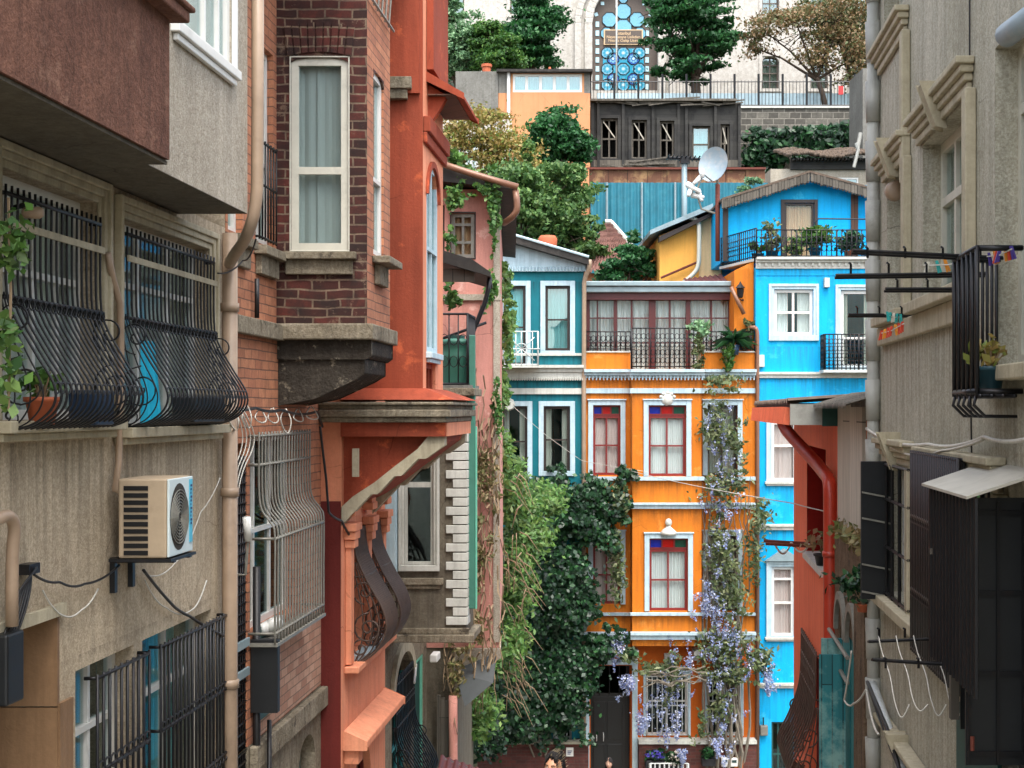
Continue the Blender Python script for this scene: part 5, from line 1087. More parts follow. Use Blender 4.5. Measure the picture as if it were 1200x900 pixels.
m.build('horns', 'pvc_white', t, True); MB().tube([(PX(824, Yd), Yd, PZ(202, Yd)), (PX(816, Yd), Yd, PZ(225, Yd)), (PX(822, Yd), Yd, PZ(245, Yd)), (PX(838, Yd), Yd, PZ(250, Yd))], .025, 6).build('bracket', 'iron_grey', t)
Ya = 36.5; t = thing('roof_aerial', 'flat black aerial on a tall blue-grey pole behind the dish', 'aerial', (PX(802, Ya), Ya, PZ(300, Ya)))
MB().tube([(PX(802, Ya), Ya, PZ(300, Ya)), (PX(802, Ya), Ya, PZ(188, Ya))], .07, 8).build('pole', 'lead', t, True)
m = MB().tube([(PX(782, Ya), Ya, PZ(185, Ya)), (PX(826, Ya), Ya, PZ(187, Ya))], .04, 6)
for i in range(9): x = 783+5*i; m.tube([(PX(x, Ya), Ya-.35, PZ(184+i*.3, Ya)), (PX(x, Ya), Ya+.35, PZ(184+i*.3, Ya))], .02, 5)
m.wbox(PX(797, Ya), PX(808, Ya), Ya-.1, Ya+.1, PZ(192, Ya), PZ(184, Ya)).build('array', 'iron_black', t)
# ---- tiled roof house
t = thing('tiled_roof_house', 'low house with brownish red clay tile roof behind the green trees', 'house', (2.3, 38, 1))
Yt = 37.; zr, ze = PZ(262, 39.5), PZ(318, Yt); xl, xr = PX(676, Yt), PX(765, Yt); m = MB(); rows = 9
for r in range(rows):
    a, b = r/rows, (r+1)/rows
    def Pt(u, v, h): return (xl+u*(xr-xl-2*.0)+(0.9*v*(1-2*u)), Yt+2.5*v, ze+(zr-ze)*v+h)
    k = 20*6; pr = None
    for i in range(k+1):
        u = i/k; h = .045*math.sin(2*PI*u*20); q_ = (Pt(u, a, h+.06), Pt(u, b, h), Pt(u, a, h))
        if pr: m.quad(pr[0], q_[0], q_[1], pr[1]); m.quad(pr[2], q_[2], q_[0], pr[0])
        pr = q_
m.build('roof', 'tile_red', t, True); MB().wbox(xl+.1, xr-.1, Yt+.3, Yt+4, -2, ze-.02).build('wall', 'peach_wall', t)
MB().tube([(xl+.9, Yt+2.5, zr+.04), (xr-.9, Yt+2.5, zr+.04)], .08, 8).tube([(xr-.9, Yt+2.5, zr+.04), (xr, Yt, ze+.04)], .06, 8).build('ridge', 'trim_white', t)
# ---- teal corrugated fence, board band
Yc = 41.0; t = thing('sheet_fence', 'tall teal corrugated metal fence below the burnt wooden house', 'fence', (4, Yc, 2.9)); m = MB()
corrugated(m, lambda u, v, h: (PX(692, Yc)+u, Yc-h, 2.9+v*(PZ(214, Yc)-2.9)), 0, PX(900, Yc)-PX(692, Yc), 0, 1, .025, .19); m.build('sheet', 'teal_sheet', t)
m = MB()
for px in (711, 752, 791, 800): m.tube([(PX(px, Yc), Yc-.06, 2.9), (PX(px, Yc), Yc-.06, PZ(214, Yc))], .03, 5)
m.build('rib', 'lead', t)
t = thing('board_wall', 'brown patched board wall with a rust red top rail above the teal fence', 'wall', (4.5, 42, 5)); Yq = 42.
m = MB()
for i in range(9): a = 690+23*i; m.wbox(PX(a, Yq), PX(a+22.4, Yq), Yq+.0+.02*(i % 2), Yq+.1, 3.2, PZ(199, Yq))
m.build('board', 'brown_board', t); MB().wbox(PX(688, Yq), PX(897, Yq), Yq-.08, Yq+.12, PZ(199, Yq)+.002, PZ(196.5, Yq)).build('top_rail', 'rust', t)
MB().wbox(PX(681, Yq), PX(690, Yq), Yq-.2, Yq+.2, 3.2, PZ(200, Yq)).build('end_post', 'peach_wall', t)
# ---- burnt timber house
Yh = 53.; fh = Front(Yh); t = thing('burnt_house', 'charred grey timber ruin with empty window frames under the school fence', 'house', (5.5, Yh+2, 7.6))
hs = [(704, 724, 139, 186), (740, 758, 141, 186), (773, 790, 142, 186), (811, 832, 148, 190), (844, 855, 146, 190)]; HW = [(fh.s(a), fh.s(b), fh.z(d), fh.z(c_)) for a, b, c_, d in hs]
MB().sheet(fh, fh.s(693), fh.s(868), 7.2, fh.z(120), HW, rev=.2).back(fh, fh.s(693), fh.s(868), 7.2, fh.z(120), -2.2, 0).build('wall', 'burnt_wood', t)
for i, W in enumerate(HW): window(fh, t, *W, rev=.12, mat='grey_wood', cols=(.5,) if i != 3 else (), rows=(.5,), fw=.07, mw=.06, glass='glass_bright' if i == 3 else None, curtain='curtain_cyan' if i == 3 else None, trim='burnt_wood', tw=.12, td=.08)
m = MB()
for px in (694, 701, 730, 765, 795, 804, 838, 866): m.box(fh, fh.s(px-1.6), fh.s(px+1.6), .002, .1+random.random()*.06, 7.3, fh.z(122))
m.build('post', 'burnt_wood', t); m = MB()
for i in range(26):
    x = random.uniform(694, 860); z = fh.z(random.choice([118, 121, 125, 190, 194])); L = random.uniform(.4, 1.6); a = random.uniform(-.2, .2)
    m.tube([(fh.s(x), Yh-.12-random.random()*.15, z), (fh.s(x)+L, Yh-.15, z+a)], .035, 4)
m.box(fh, fh.s(691), fh.s(862), .0, .3, fh.z(120), fh.z(117.5)).box(fh, fh.s(693), fh.s(868), .002, .09, fh.z(196), fh.z(188)).build('broken_board', 'grey_wood', t)
m = MB()
for W in HW[:3]+HW[4:]: m.tube([fh.P(W[0]+.1, -.05, W[3]-.1), fh.P(W[1]-.1, -.08, W[3]-.7)], .03, 4)
m.build('broken_brace', 'weathered_post', t)
# ---- stone retaining wall, school fence
Yw = 55.6; t = thing('retaining_wall', 'rubble stone retaining wall below the school railings', 'wall', (3, Yw, 7.5))
MB().wbox(PX(420, Yw), PX(1200, Yw), Yw, Yw+.5, 7., PZ(127, Yw)).build('stonework', 'rubble', t); MB().wbox(PX(420, Yw), PX(1200, Yw), Yw-.08, Yw+.55, PZ(127, Yw)+.002, PZ(124.5, Yw)).build('coping', 'trim_white', t)
t = thing('school_railings', 'long black iron railings on the stone wall in front of the school', 'fence', (6, Yw+.2, PZ(124, Yw))); m = MB(); zf = PZ(124.4, Yw); a, b = PX(692, Yw), PX(1080, Yw); k = 96
for i in range(k+1):
    if i % 7: x = a+(b-a)*i/k; m.tube([(x, Yw+.2, zf), (x, Yw+.2, zf+1.05)], .014, 4)
m.build('bar', 'iron_black', t); m = MB()
for i in range(0, k+1, 7): x = a+(b-a)*i/k; m.tube([(x, Yw+.2, zf), (x, Yw+.2, zf+1.3)], .045, 6)
m.build('post', 'iron_black', t); MB().tube([(a, Yw+.2, zf+.08), (b, Yw+.2, zf+.08)], .022, 5).tube([(a, Yw+.2, zf+1.0), (b, Yw+.2, zf+1.0)], .022, 5).build('rail', 'iron_black', t)
m = MB(); Yp = 58; corrugated(m, lambda u, v, h: (PX(700, Yp)+u, Yp-h, 11.9+v*1.0), 0, PX(1075, Yp)-PX(700, Yp), 0, 1, .02, .25)
tag(m.build('blue_hoarding', 'trim_blue'), 'low pale blue corrugated hoarding behind the iron railings', 'fence')
MB().box(Front(57), PX(982, 57), PX(988, 57), 0, .05, PZ(112, 57), PZ(101, 57)); tt = thing('red_sign', 'small red notice on the school railings at the right', 'sign', (PX(985, 55.7), 55.7, PZ(112, 55.7)))
MB().wbox(PX(982.5, 55.7), PX(988, 55.7), 55.66, 55.7, PZ(111, 55.7), PZ(101, 55.7)).build('board', 'sg_red', tt)
# ---- school
Ys = 64.; fc = Front(Ys); t = thing('school_building', 'large pale stone school with a tall arched blue tiled doorway', 'school', (5, Ys+4, 12.2))
AX0, AX1 = fc.s(694), fc.s(771); azs, ah = fc.z(28), 1.75; WN = []
for cx in (534, 608, 903, 960, 1010):
    for y0, y1 in ((-40, 17), (66, 104)): WN.append((fc.s(cx-10), fc.s(cx+10), fc.z(y1), fc.z(y0)))
AH = (AX0, AX1, fc.z(106), azs+ah)
MB().sheet(fc, fc.s(400), fc.s(1250), 11.5, 24, [AH]+WN, rev=.35).back(fc, fc.s(400), fc.s(1250), 11.5, 24, -9, 0).build('wall', 'school_wall', t)
for W in WN:
    w = window(fc, t, *W, rev=.25, mat='school_frame', cols=(.5,), rows=(.25, .5, .75), fw=.07, mw=.05, glass='glass_bright', curtain='curtain_lace', trim='school_wall', tw=.14, td=.06); arch_fill(fc, W[0], W[1], W[3], .25, -.2, .004).build('window_head', 'school_wall', w)
arch_fill(fc, AX0, AX1, AH[3]+.002, ah, -.34, .004, 20).build('arch_head', 'school_wall', t)
m = arch_band(fc, AX0, AX1, azs, ah, .35, .004, .12, 24); arch_band(fc, AX0-.5, AX1+.5, azs, ah+.5, .3, .004, .2, 24, m)
for s_, a in ((-1, AX0), (1, AX1)):
    for o, w_, n_ in ((0, .35, .12), (.5, .3, .2)):
        x_0 = a-o-w_ if s_ < 0 else a+o; m.box(fc, x_0, x_0+w_, .004, n_, 12, azs)
m.build('arch_moulding', 'school_wall', t, bevel=.02)
dz0 = AH[2]; d = MB().box(fc, AX0, AX1, -.32, -.3, dz0, AH[3]).build('arch_screen', 'school_frame', t)
px0, px1 = fc.s(707), fc.s(755); pz0, pz1 = fc.z(103), fc.z(55); MB().box(fc, px0, px1, -.298, -.28, pz0, pz1).build('tile_panel', 'sg_teal', d)
nx, nz_ = 3, 3; cw = (px1-px0)/nx; r_ = cw*.46
def disc(m, x, z, r, n, k=8, ph=PI/8): return m.add([fc.P(x+r*math.cos(2*PI*i/k+ph), n, z+r*math.sin(2*PI*i/k+ph)) for i in range(k)], [tuple(range(k))])
mR, mS, mW, mL, mT = MB(), MB(), MB(), MB(), MB()
def rosette(x, z, royal, big=True):
    disc(mS if not royal else mR, x, z, r_*.93, -.277); disc(mW, x, z, r_*.22, -.268, 8)
    for i in range(8): a = PI*i/4; disc(mT if not royal else mS, x+r_*.52*math.cos(a), z+r_*.52*math.sin(a), r_*.2, -.272, 6)
    mL.tube([fc.P(x+r_*math.cos(2*PI*i/8+PI/8), -.27, z+r_*math.sin(2*PI*i/8+PI/8)) for i in range(9)], .022, 4, False)
for i in range(5):
    for j in range(5):
        if (i+j) % 2 == 0: x = px0+(px1-px0)*i/4; z = pz0+(pz1-pz0)*j/4; x = min(max(x, px0+.2), px1-.2); z = min(max(z, pz0+.2), pz1-.2); rosette(x, z, i % 2 == 1)
        else: x = px0+(px1-px0)*i/4; z = pz0+(pz1-pz0)*j/4; disc(mW if False else mS, min(max(x, px0+.1), px1-.1), min(max(z, pz0+.1), pz1-.1), r_*.3, -.277, 4, PI/4)
mR.build('tile_royal', 'sg_royal', d); mS.build('tile_sky', 'sg_sky', d); mW.build('tile_centre', 'sg_white', d); mT.build('tile_petal', 'sg_teal', d)
# fanlight and side lights
m = MB(); cxm = (px0+px1)/2
for (x, z, r) in ((0, 1.0, .36), (-.62, .62, .34), (.62, .62, .34), (0, .25, .4), (-.75, -.0, .28), (.75, -.0, .28), (0, 1.55, .2)): disc(m, cxm+x, azs+z-.35, r, -.277); mL.tube([fc.P(cxm+x+r*1.03*math.cos(2*PI*i/8+PI/8), -.27, azs-.35+z+r*1.03*math.sin(2*PI*i/8+PI/8)) for i in range(9)], .02, 4, False)
m.build('fanlight', 'sg_sky', d); mL.build('leading', 'iron_black', d)
m = MB()
for i in range(8):
    z = fc.z(100-i*10.5)
    for x in (fc.s(700.5), fc.s(759)): m.box(fc, x-.08, x+.08, -.298, -.27, z-.12, z+.12)
for i in range(7): a = PI*(.12+.76*i/6); disc(m, cxm+1.22*math.cos(a)*1.08, azs+1.5*math.sin(a)*1.0-.05, .11, -.275, 4, a)
m.build('side_light', 'sg_white', d)
sg_ = MB().box(fc, fc.s(708), fc.s(754), -.27, -.22, fc.z(51), fc.z(33)).build('sign_board', 'gold', t); MB().box(fc, fc.s(709.5), fc.s(752.5), -.219, -.205, fc.z(49.8), fc.z(34.2)).build('sign_face', 'school_frame', sg_)
def text(body, loc, size, mat, par, name='lettering', rot=(PI/2, 0, 0), ex=.004):
    cu = bpy.data.curves.new(name, 'FONT'); cu.body = body; cu.size = size; cu.align_x = 'CENTER'; cu.extrude = ex; cu.offset = size*.012; o = bpy.data.objects.new('tmp', cu); COL.objects.link(o); dg = bpy.context.evaluated_depsgraph_get()
    me = bpy.data.meshes.new_from_object(o.evaluated_get(dg)); bpy.data.objects.remove(o); me.materials.clear(); me.materials.append(MATS[mat]); o = bpy.data.objects.new(name, me); COL.objects.link(o); o.parent = par; o.location = Vector(loc)-wloc(par); o.rotation_euler = rot; return o
for i, (s_, sc_) in enumerate((('İstanbul', .2), ('Neyesseoyıe Lisikdarı', .175), ('Nesms Oaitp Lisesi', .175))): text(s_, (cxm, Ys+.2, fc.z(39.3+4.1*i)), sc_, 'gold', sg_)
t = thing('flagpole', 'slim white flagpole in front of the blue tiled school doorway', 'pole', (PX(722.5, 60), 60, 12.1)); MB().tube([(PX(722.5, 60), 60, 12.1), (PX(722.5, 60), 60, 20)], .035, 8).build('pole', 'pvc_white', t, True); MB().lathe((PX(722.5, 60), 60, 12.1), [(.15, 0), (.15, .1), (.05, .12)], 10).build('base', 'concrete', t)
# ---- peach annex
Ye = 52.; t = thing('peach_annex', 'peach rendered annex with a row of pale blue windows under a flat dark roof', 'house', (-.5, Ye+2, 7.6)); fe = Front(Ye)
gw = (fe.s(601), fe.s(682), fe.z(108), fe.z(87)); MB().sheet(fe, fe.s(584), fe.s(691.5), 6.5, fe.z(86), [(gw[0], gw[1], gw[2], fe.z(87))], rev=.1).back(fe, fe.s(584), fe.s(691.5), 6.5, fe.z(86), -3, 0).build('wall', 'peach_wall', t)
MB().sheet(fe, fe.s(584), gw[0]-.08, fe.z(109), fe.z(86), n=.004).sheet(fe, gw[1]+.08, fe.s(691.5), fe.z(109), fe.z(86), n=.004).build('grey_band', 'concrete', t)
window(fe, t, *gw, rev=.05, mat='pvc_white', cols=(.2, .4, .6, .8), fw=.08, mw=.1, glass='glass_bright', curtain='curtain_cyan'); MB().box(fe, fe.s(582), fe.s(694), -3.1, .3, fe.z(86), fe.z(83)).build('roof', 'roof_dark', t)
MB().tube([fe.P(fe.s(596), .12, fe.z(85)), fe.P(fe.s(596), .12, 6.5)], .06, 8).build('downpipe', 'pvc_white', t, True)
MB().wbox(fe.s(534), fe.s(584)-.01, Ye-.05, Ye+3, 6.5, fe.z(84)).build('side_wing', 'concrete', t); MB().lathe((fe.s(570), Ye+.4, fe.z(84)), [(.16, 0), (.16, .25), (.2, .26), (.2, .36), (.001, .37)], 10).build('chimney', 'terracotta', t)
m = MB(); c = (fe.s(645), Ye+1.2, fe.z(85))
for i in range(26): a = random.uniform(0, 6.3); r = random.uniform(0, .8); m.tube([(c[0]+r*math.cos(a), c[1]+.4*math.sin(a), c[2]+.02), (c[0]+r*.5*math.cos(a+.4), c[1]+.2*math.sin(a), c[2]+.45-.4*r)], .05, 5)
tag(m.build('tile_heap', 'terracotta'), 'heap of broken clay tiles on the flat annex roof', 'tiles')
t = thing('apartment_house', 'pale grey apartment house with white balconies behind the autumn tree', 'house', (-2.6, 49, 5)); fa = Front(48.)
AW = [(fa.s(x), fa.s(x+14), fa.z(200), fa.z(166)) for x in (520, 545, 572)]
MB().sheet(fa, fa.s(480), fa.s(600), 3, fa.z(140), AW, rev=.15).back(fa, fa.s(480), fa.s(600), 3, fa.z(140), -3, 0).build('wall', 'school_wall', t)
for W in AW: window(fa, t, *W, rev=.1, cols=(.5,), glass='glass_bright', curtain='curtain_lace')
m = MB(); railing(m, fa.P(fa.s(500), .4, fa.z(205)), fa.P(fa.s(598), .4, fa.z(205)), .8, .14, .015); m.build('balcony_railing', 'iron_white', t); MB().box(fa, fa.s(498), fa.s(600), .0, .45, fa.z(209), fa.z(205)).build('balcony_slab', 'trim_white', t)
# ---- derelict roof house right
Yg = 43.; fg_ = Front(Yg); t = thing('derelict_house', 'grey walled house with sagging old tile roof behind the blue gable', 'house', (9, Yg+2, 3)); gw = (fg_.s(978), fg_.s(1006), fg_.z(222), fg_.z(208))
MB().sheet(fg_, fg_.s(903), fg_.s(1090), 3, fg_.z(198), [gw], rev=.1).back(fg_, fg_.s(903), fg_.s(1090), 3, fg_.z(198), -4, 0).build('wall', 'plaster_pale', t); window(fg_, t, *gw, rev=.06, cols=(.5,), glass='glass_bright', curtain='curtain_cyan')
m = MB().box(fg_, fg_.s(926), fg_.s(1088), .003, .12, fg_.z(199), fg_.z(186)); 
for i in range(40): x = 927+4*i; m.box(fg_, fg_.s(x), fg_.s(x+1.6), .12, .35+random.random()*.15, fg_.z(190), fg_.z(188))
m.build('eave_board', 'burnt_wood', t); m = MB()
for r in range(5):
    for i in range(52):
        x = fg_.s(922)+i*.085*1.0; x = fg_.s(922)+(fg_.s(1090)-fg_.s(922))*i/52; y = Yg-.5+r*.5; z = fg_.z(186)+.12*r+.05*math.sin(i*.3)+random.uniform(-.02, .02); m.tube([(x, y-.05, z+.03), (x+random.uniform(-.03, .03), y+.55, z+.13)], .055, 6)
m.build('roof', 'tile_brown', t, True)
MB().tube([(fg_.s(995), Yg-.6, fg_.z(200)), (fg_.s(1000), Yg-.6, fg_.z(180)), (fg_.s(997), Yg-.6, fg_.z(172))], .05, 6).tube([(fg_.s(1012), Yg+1, fg_.z(178)), (fg_.s(1018), Yg+1, fg_.z(148))], .06, 6).build('vent_pipe', 'pipe_grey', t)
t = thing('grey_gable_wall', 'tall blank grey wall behind the autumn tree at the right', 'wall', (13.4, 50, 6)); MB().wbox(PX(1011, 50), PX(1090, 50), 50, 52, 5, PZ(80, 50)).build('wall', 'concrete', t)
# ================================================================== right 1: grey plaster house
P = RW.P
t = thing('grey_house', 'streaked grey plaster house on the right with hooded white windows', 'house', (2.2, 6, ground(6)))
V1 = (9.3, 10.15, .66, 1.62); V2 = (7.4, 8.72, .66, 1.62); V3 = (5.75, 6.78, .2, 1.72); V4 = (9.15, 10.05, -1.28, -.38); V5 = (6.98, 8.45, -1.28, -.4); V6 = (8.6, 9.9, -3.2, -2.35); V7 = (6.05, 6.85, -3.9, -.4)
V0 = (9.35, 10.3, 2.72, 3.3)
MB().sheet(RW, 1.0, 10.62, -5.2, 3.45, [hole(w) for w in (V0, V1, V2, V3, V4, V5, V6)]+[V7+(.2,)], rev=.2).back(RW, 1.0, 10.62, -5.2, 3.45, -5, 0).build('wall', 'plaster_grey', t)
for W, c_, r_, cu in ((V1, (.5,), (.72,), 'curtain_lace'), (V2, (.35, .68), (.62,), 'curtain_white'), (V3, (.3, .72), (.8,), 'curtain_cyan'), (V0, (.5,), (.7,), 'curtain_lace')):
    window(RW, t, *W, rev=.16, cols=c_, rows=r_, curtain=cu, fw=.06, mw=.05, mat='pvc_cream', glass='glass_bright', drape=.1)
window(RW, t, *V4, rev=.14, cols=(.5,), rows=(.4,), fw=.05, mat='pvc_white', curtain='curtain_lace'); window(RW, t, *V5, rev=.14, cols=(.33, .66), rows=(.7,), glass='glass_dark'); window(RW, t, *V6, rev=.12, cols=(.5,), glass='glass_dark')
window(RW, t, *V7, rev=.18, mat='grey_wood', cols=(.4,), glass='glass_dark', name='tall_window')
m = MB()
def hood(a0, a1, z, m, key=True):
    for k, (n, z0, z1) in enumerate(((.03, 0, .05), (.05, .051, .09), (.075, .091, .13), (.1, .131, .17))): m.box(RW, a0-.02*k, a1+.02*k, .002, n, z+z0, z+z1)
    if key:
        c = (a0+a1)/2; m.extr([P(c-.06, .002, z-.04), P(c-.06, .05, z-.03), P(c-.06, .14, z+.21), P(c-.06, .002, z+.21)], [P(c+.06, .002, z-.04), P(c+.06, .05, z-.03), P(c+.06, .14, z+.21), P(c+.06, .002, z+.21)])
    m.box(RW, a0-.1, a0+.0, .002, .06, z-.98, z-.001)
hood(9.2, 10.25, 1.63, m); hood(7.28, 8.82, 1.63, m); hood(9.25, 10.45, 2.45, m, False); hood(9.05, 10.2, -.37, m); hood(6.6, 8.5, -.39, m, False); hood(8.5, 10.1, -2.33, m)
m.build('window_hood', 'trim_cream', t, bevel=.008)
m = MB()
for W in (V1, V2, V3): m.box(RW, W[0]-.12, W[1]+.14, .002, .1, W[2]-.07, W[2]-.001)
m.build('sill', 'trim_cream', t, bevel=.008); m = MB()
m.box(RW, 7.35, 10.35, .002, .045, .46, .589).box(RW, 6.9, 10.3, .002, .12, -1.36, -1.29); m.build('sill_band', 'trim_cream', t, bevel=.008)
m = MB().tube([P(10.5, .05, 3.5), P(10.5, .05, -5)], .045, 10)
for i in range(18): z = 3.3-i*.44; m.tube([P(10.5, .05, z), P(10.5, .05, z-.3)], [.06, .052], 10)
m.build('downpipe', 'pipe_grey', t, True)
MB().tube([P(10.45, .06, -2.02), P(9.5, .06, -2.22), P(8.0, .06, -2.55), P(6.5, .06, -2.9)], .035, 8).build('conduit', 'iron_white', t, True)
MB().box(RW, .9, 10.7, -5, .2, 3.46, 3.56).build('roof', 'concrete', t)  # unseen slab, kept low to brighten the walls below with sky light
GH = t
# window cage with shelf
grille(RW, t, 6.25, 6.75, [(.72, .2), (.06, .2)], 6, 'iron_black', .011, rails=(.71, .08), rr=.014, name='window_cage')
m = MB()
for i in range(9): n = .022*i+.0; m.tube([P(6.75, n, .72), P(6.75, n, .06)], .008, 5)
for n in (0.04, .09, .14, .19): m.tube([P(6.22, n, .06), P(6.78, n, .06)], .01, 5)
for i in range(5): a = 6.27+.115*i; m.tube([P(a, .2, .06), P(a, .21, .02), P(a, .16, -.03), P(a, .02, -.03)], .008, 5)
m.build('cage_side', 'iron_black', t, True)
pot('plant_pot', 'dark teal plant pot with dry flowers on the black window cage shelf', P(6.4, .11, .075), .065, .12, 'pot_teal', 'leaf_autumn', 110, .08, .03)
# drying arms, each its own thing
def arm(label, s_, n0, n1, z, dz=0., k=4, pegs=()):
    t = thing('drying_rack', label, 'clothes rack', P(s_, n0, z-.05)); MB().tube([P(s_, n0, z), P(s_, n1, z+dz)], .0095, 6).tube([P(s_+.05, n0, z-.008), P(s_+.04, n1, z+dz-.008)], .007, 6).build('arm', 'iron_black', t)
    m = MB()
    for i in range(k): q_ = n0+(n1-n0)*(i+.6)/k; m.tube([P(s_, q_, z), P(s_, q_, z+.045), P(s_-.02, q_+.01, z+.05)], .006, 5)
    m.build('hook', 'iron_black', t)
    return t
arm('black drying arm, the highest and longest of those on the right wall', 6.62, .0, .70, .705, .035); arm('black drying arm just below the highest one on the right wall', 6.95, .0, .74, .665, -.01); arm('short thick black drying arm between the second arm and the hooded window sill', 7.2, .0, .46, .61, .0, 3)
arm('short black drying arm farthest away, in front of the balcony door of the blue house', 9.0, 0, .42, .6, .0, 3)
arm('black drying arm on the lower wall holding tangled cords', 7.3, 0, .53, -1.17, -.02); arm('lowest black drying arm, under the arm with the tangled cords', 6.6, 0, .61, -1.2, .04)
def pegs(label, s0, n0, s1, n1, z, cnt, mats):
    t = thing('clothes_pegs', label, 'clothes pegs', P((s0+s1)/2, (n0+n1)/2, z-.04))
    MB().tube([P(s0, n0, z), P((s0+s1)/2, (n0+n1)/2, z-.012), P(s1, n1, z)], .0035, 4).build('line', 'cable_white', t)
    for i in range(cnt):
        u = (i+.5)/cnt; a = Vector(P(s0+(s1-s0)*u, n0+(n1-n0)*u, z)); d = Vector((random.uniform(-.02, .02), 0, -.045)); m = MB(); m.tube([a+Vector((0, 0, .015)), a+d], .006, 4).tube([a+Vector((.005, 0, .015)), a+d+Vector((.012, 0, .004))], .006, 4); m.build('peg', mats[i % len(mats)], t)
pegs('orange and teal clothes pegs on the cord by the black window cage', 6.7, .12, 7.0, .3, .71, 6, ['peg_orange', 'peg_teal', 'peg_white']); pegs('red, violet and white clothes pegs at the right picture edge', 6.2, .06, 6.5, .1, .7, 9, ['peg_violet', 'peg_red', 'peg_orange', 'peg_white'])
pegs('red clothes pegs hanging by the sill below the second hooded window', 7.6, .3, 8.6, .28, .46, 7, ['peg_red', 'peg_red', 'peg_orange']); pegs('teal clothes pegs on the farthest cord of the right wall', 8.9, .1, 8.6, .25, .58, 5, ['peg_teal', 'peg_teal', 'peg_white'])
t = thing('tangled_cord', 'pale cords dangling from the two lower black drying arms', 'cord', P(7, .4, -1.5)); m = MB()
for i in range(5):
    n = .48-.09*i; z0 = -1.16; m.tube(chaikin([P(7.3, n, z0), P(7.25, n-.01, z0-.08), P(7.1, n-.03, z0-.16), P(7.0, n-.03, z0-.26), P(6.95, n-.06, z0-.34+random.uniform(-.03, .03)), P(6.95, n-.1, z0-.28)], 3), .0032, 4)
m.tube([P(7.3, .1, -1.1), P(7.2, .08, -1.25), P(7, .02, -1.35), P(6.8, -.0, -1.33)], .006, 4); m.build('cord', 'cable_white', t, True)
t = thing('fish_lamp', 'pale blue tubular security lamp at the top right window', 'lamp', P(6.1, .1, 1.5)); MB().lathe(P(5.9, .09, 1.6), [(.03, -.16), (.05, -.15), (.052, .18), (.03, .2)], 12, 'y').build('lamp_head', 'dish_grey', t, True); MB().tube([P(5.95, 0, 1.62), P(5.95, .08, 1.61)], .015, 6).build('arm', 'iron_grey', t)
t = thing('round_lamp', 'small round beige lamp tucked under the farthest window hood', 'lamp', P(9.8, .02, 1.45)); MB().lathe((P(10.0, -.02, 0)[0], 9.95, 1.53), [(.03, .06), (.07, .03), (.07, -.03), (.05, -.05)], 14, 'y').build('lamp_head', 'pipe_tan', t, True); MB().tube([P(9.95, -.1, 1.53), P(9.95, .0, 1.53)], .015, 6).build('arm', 'iron_grey', t)
# lower barred windows
g = grille(RW, thing('barred_shutter', 'tall black barred shutter with small scroll ornaments on the right wall', 'shutter', P(7.7, .1, -1.4)), 7.05, 8.4, [(-.24, .12), (-1.42, .12)], 26, 'iron_black', .013, rails=(-.25, -.62, -1.05, -1.4), rings=(-.64, -1.07), name='bars')
MB().box(RW, 7.05, 8.4, .085, .1, -1.42, -.25).build('backing', 'black_void', g.parent)  # black sheet added so the gaps between the bars read as unlit
t = thing('open_shutter', 'black sheet metal shutter standing open in front of the lower far window', 'shutter', P(9.95, .1, -1.35))
MB().box(RW, 9.9, 9.93, .01, .22, -1.32, -.36).build('panel', 'black_paint', t, bevel=.004)
m = MB()
for z in (-.62, -.8, -1.12, -1.31): m.extr([P(9.895, .01, z), P(9.895, .215, z+.04), P(9.895, .215, z+.052), P(9.895, .01, z+.012)], [P(9.885, .01, z), P(9.885, .215, z+.04), P(9.885, .215, z+.052), P(9.885, .01, z+.012)])
m.build('stiffener', 'iron_grey', t)
t = thing('window_bars', 'thin black square bars over the white lower window beside the open shutter', 'window bars', P(9.5, .1, -1.3)); m = MB()
for a in (9.0, 9.3, 9.6, 9.85): m.tube([P(a, .05, -1.3), P(a, .05, -.38)], .012, 5)
for z in (-.38, -.62, -.95, -1.27): m.tube([P(8.95, .05, z), P(9.9, .05, z)], .012, 5)
m.build('bars', 'iron_black', t)
t = thing('barred_enclosure', 'dark barred window enclosure with a sloping pale sheet metal roof', 'enclosure', P(6.5, .1, -1.6))
MB().extr([P(5.9, -.01, -.25), P(5.9, .32, -.36), P(5.9, .32, -.372), P(5.9, -.01, -.265)], [P(6.95, -.01, -.25), P(6.95, .32, -.36), P(6.95, .32, -.372), P(6.95, -.01, -.265)]).build('sheet_roof', 'sheet_pale', t)
m = MB()
for i in range(9): n = .28*i/8; m.tube([P(6.9, n, -.36), P(6.9, n, -.66)], .011, 5)
for i in range(14): a = 5.9+1.0*i/13; m.tube([P(a, .28, -.37), P(a, .28, -1.2)], .01, 5)
m.tube([P(6.9, 0, -.66), P(6.9, .28, -.66)], .02, 5).tube([P(6.9, .28, -.36), P(6.9, .28, -1.2)], .014, 5).build('bars', 'iron_black', t)
MB().box(RW, 6.2, 6.22, .0, .26, -1.55, -.385).box(RW, 6.9, 6.915, .005, .14, -1.55, -.68).build('side_panel', 'black_paint', t); MB().box(RW, 6.88, 6.93, .0, .29, -.7, -.672).box(RW, 6.88, 6.93, .15, .19, -1.5, -.701).build('frame', 'grey_wood', t)
MB().box(RW, 6.6, 7.55, .01, .03, -4.6, -1.55).build('metal_panel', 'green_dark', GH)
MB().box(RW, 6.15, 6.18, .02, .2, -2.6, -1.56).build('metal_panel', 'black_paint', GH)
tag(cable([P(10.5, .1, -.14), P(8.2, .06, -.2), P(6.8, .05, -.13), P(5.9, .06, -.12)], .011, .08).build('white_cable', 'cable_white', None, True), 'thick white cable sagging along the grey wall below the window cage', 'cable')
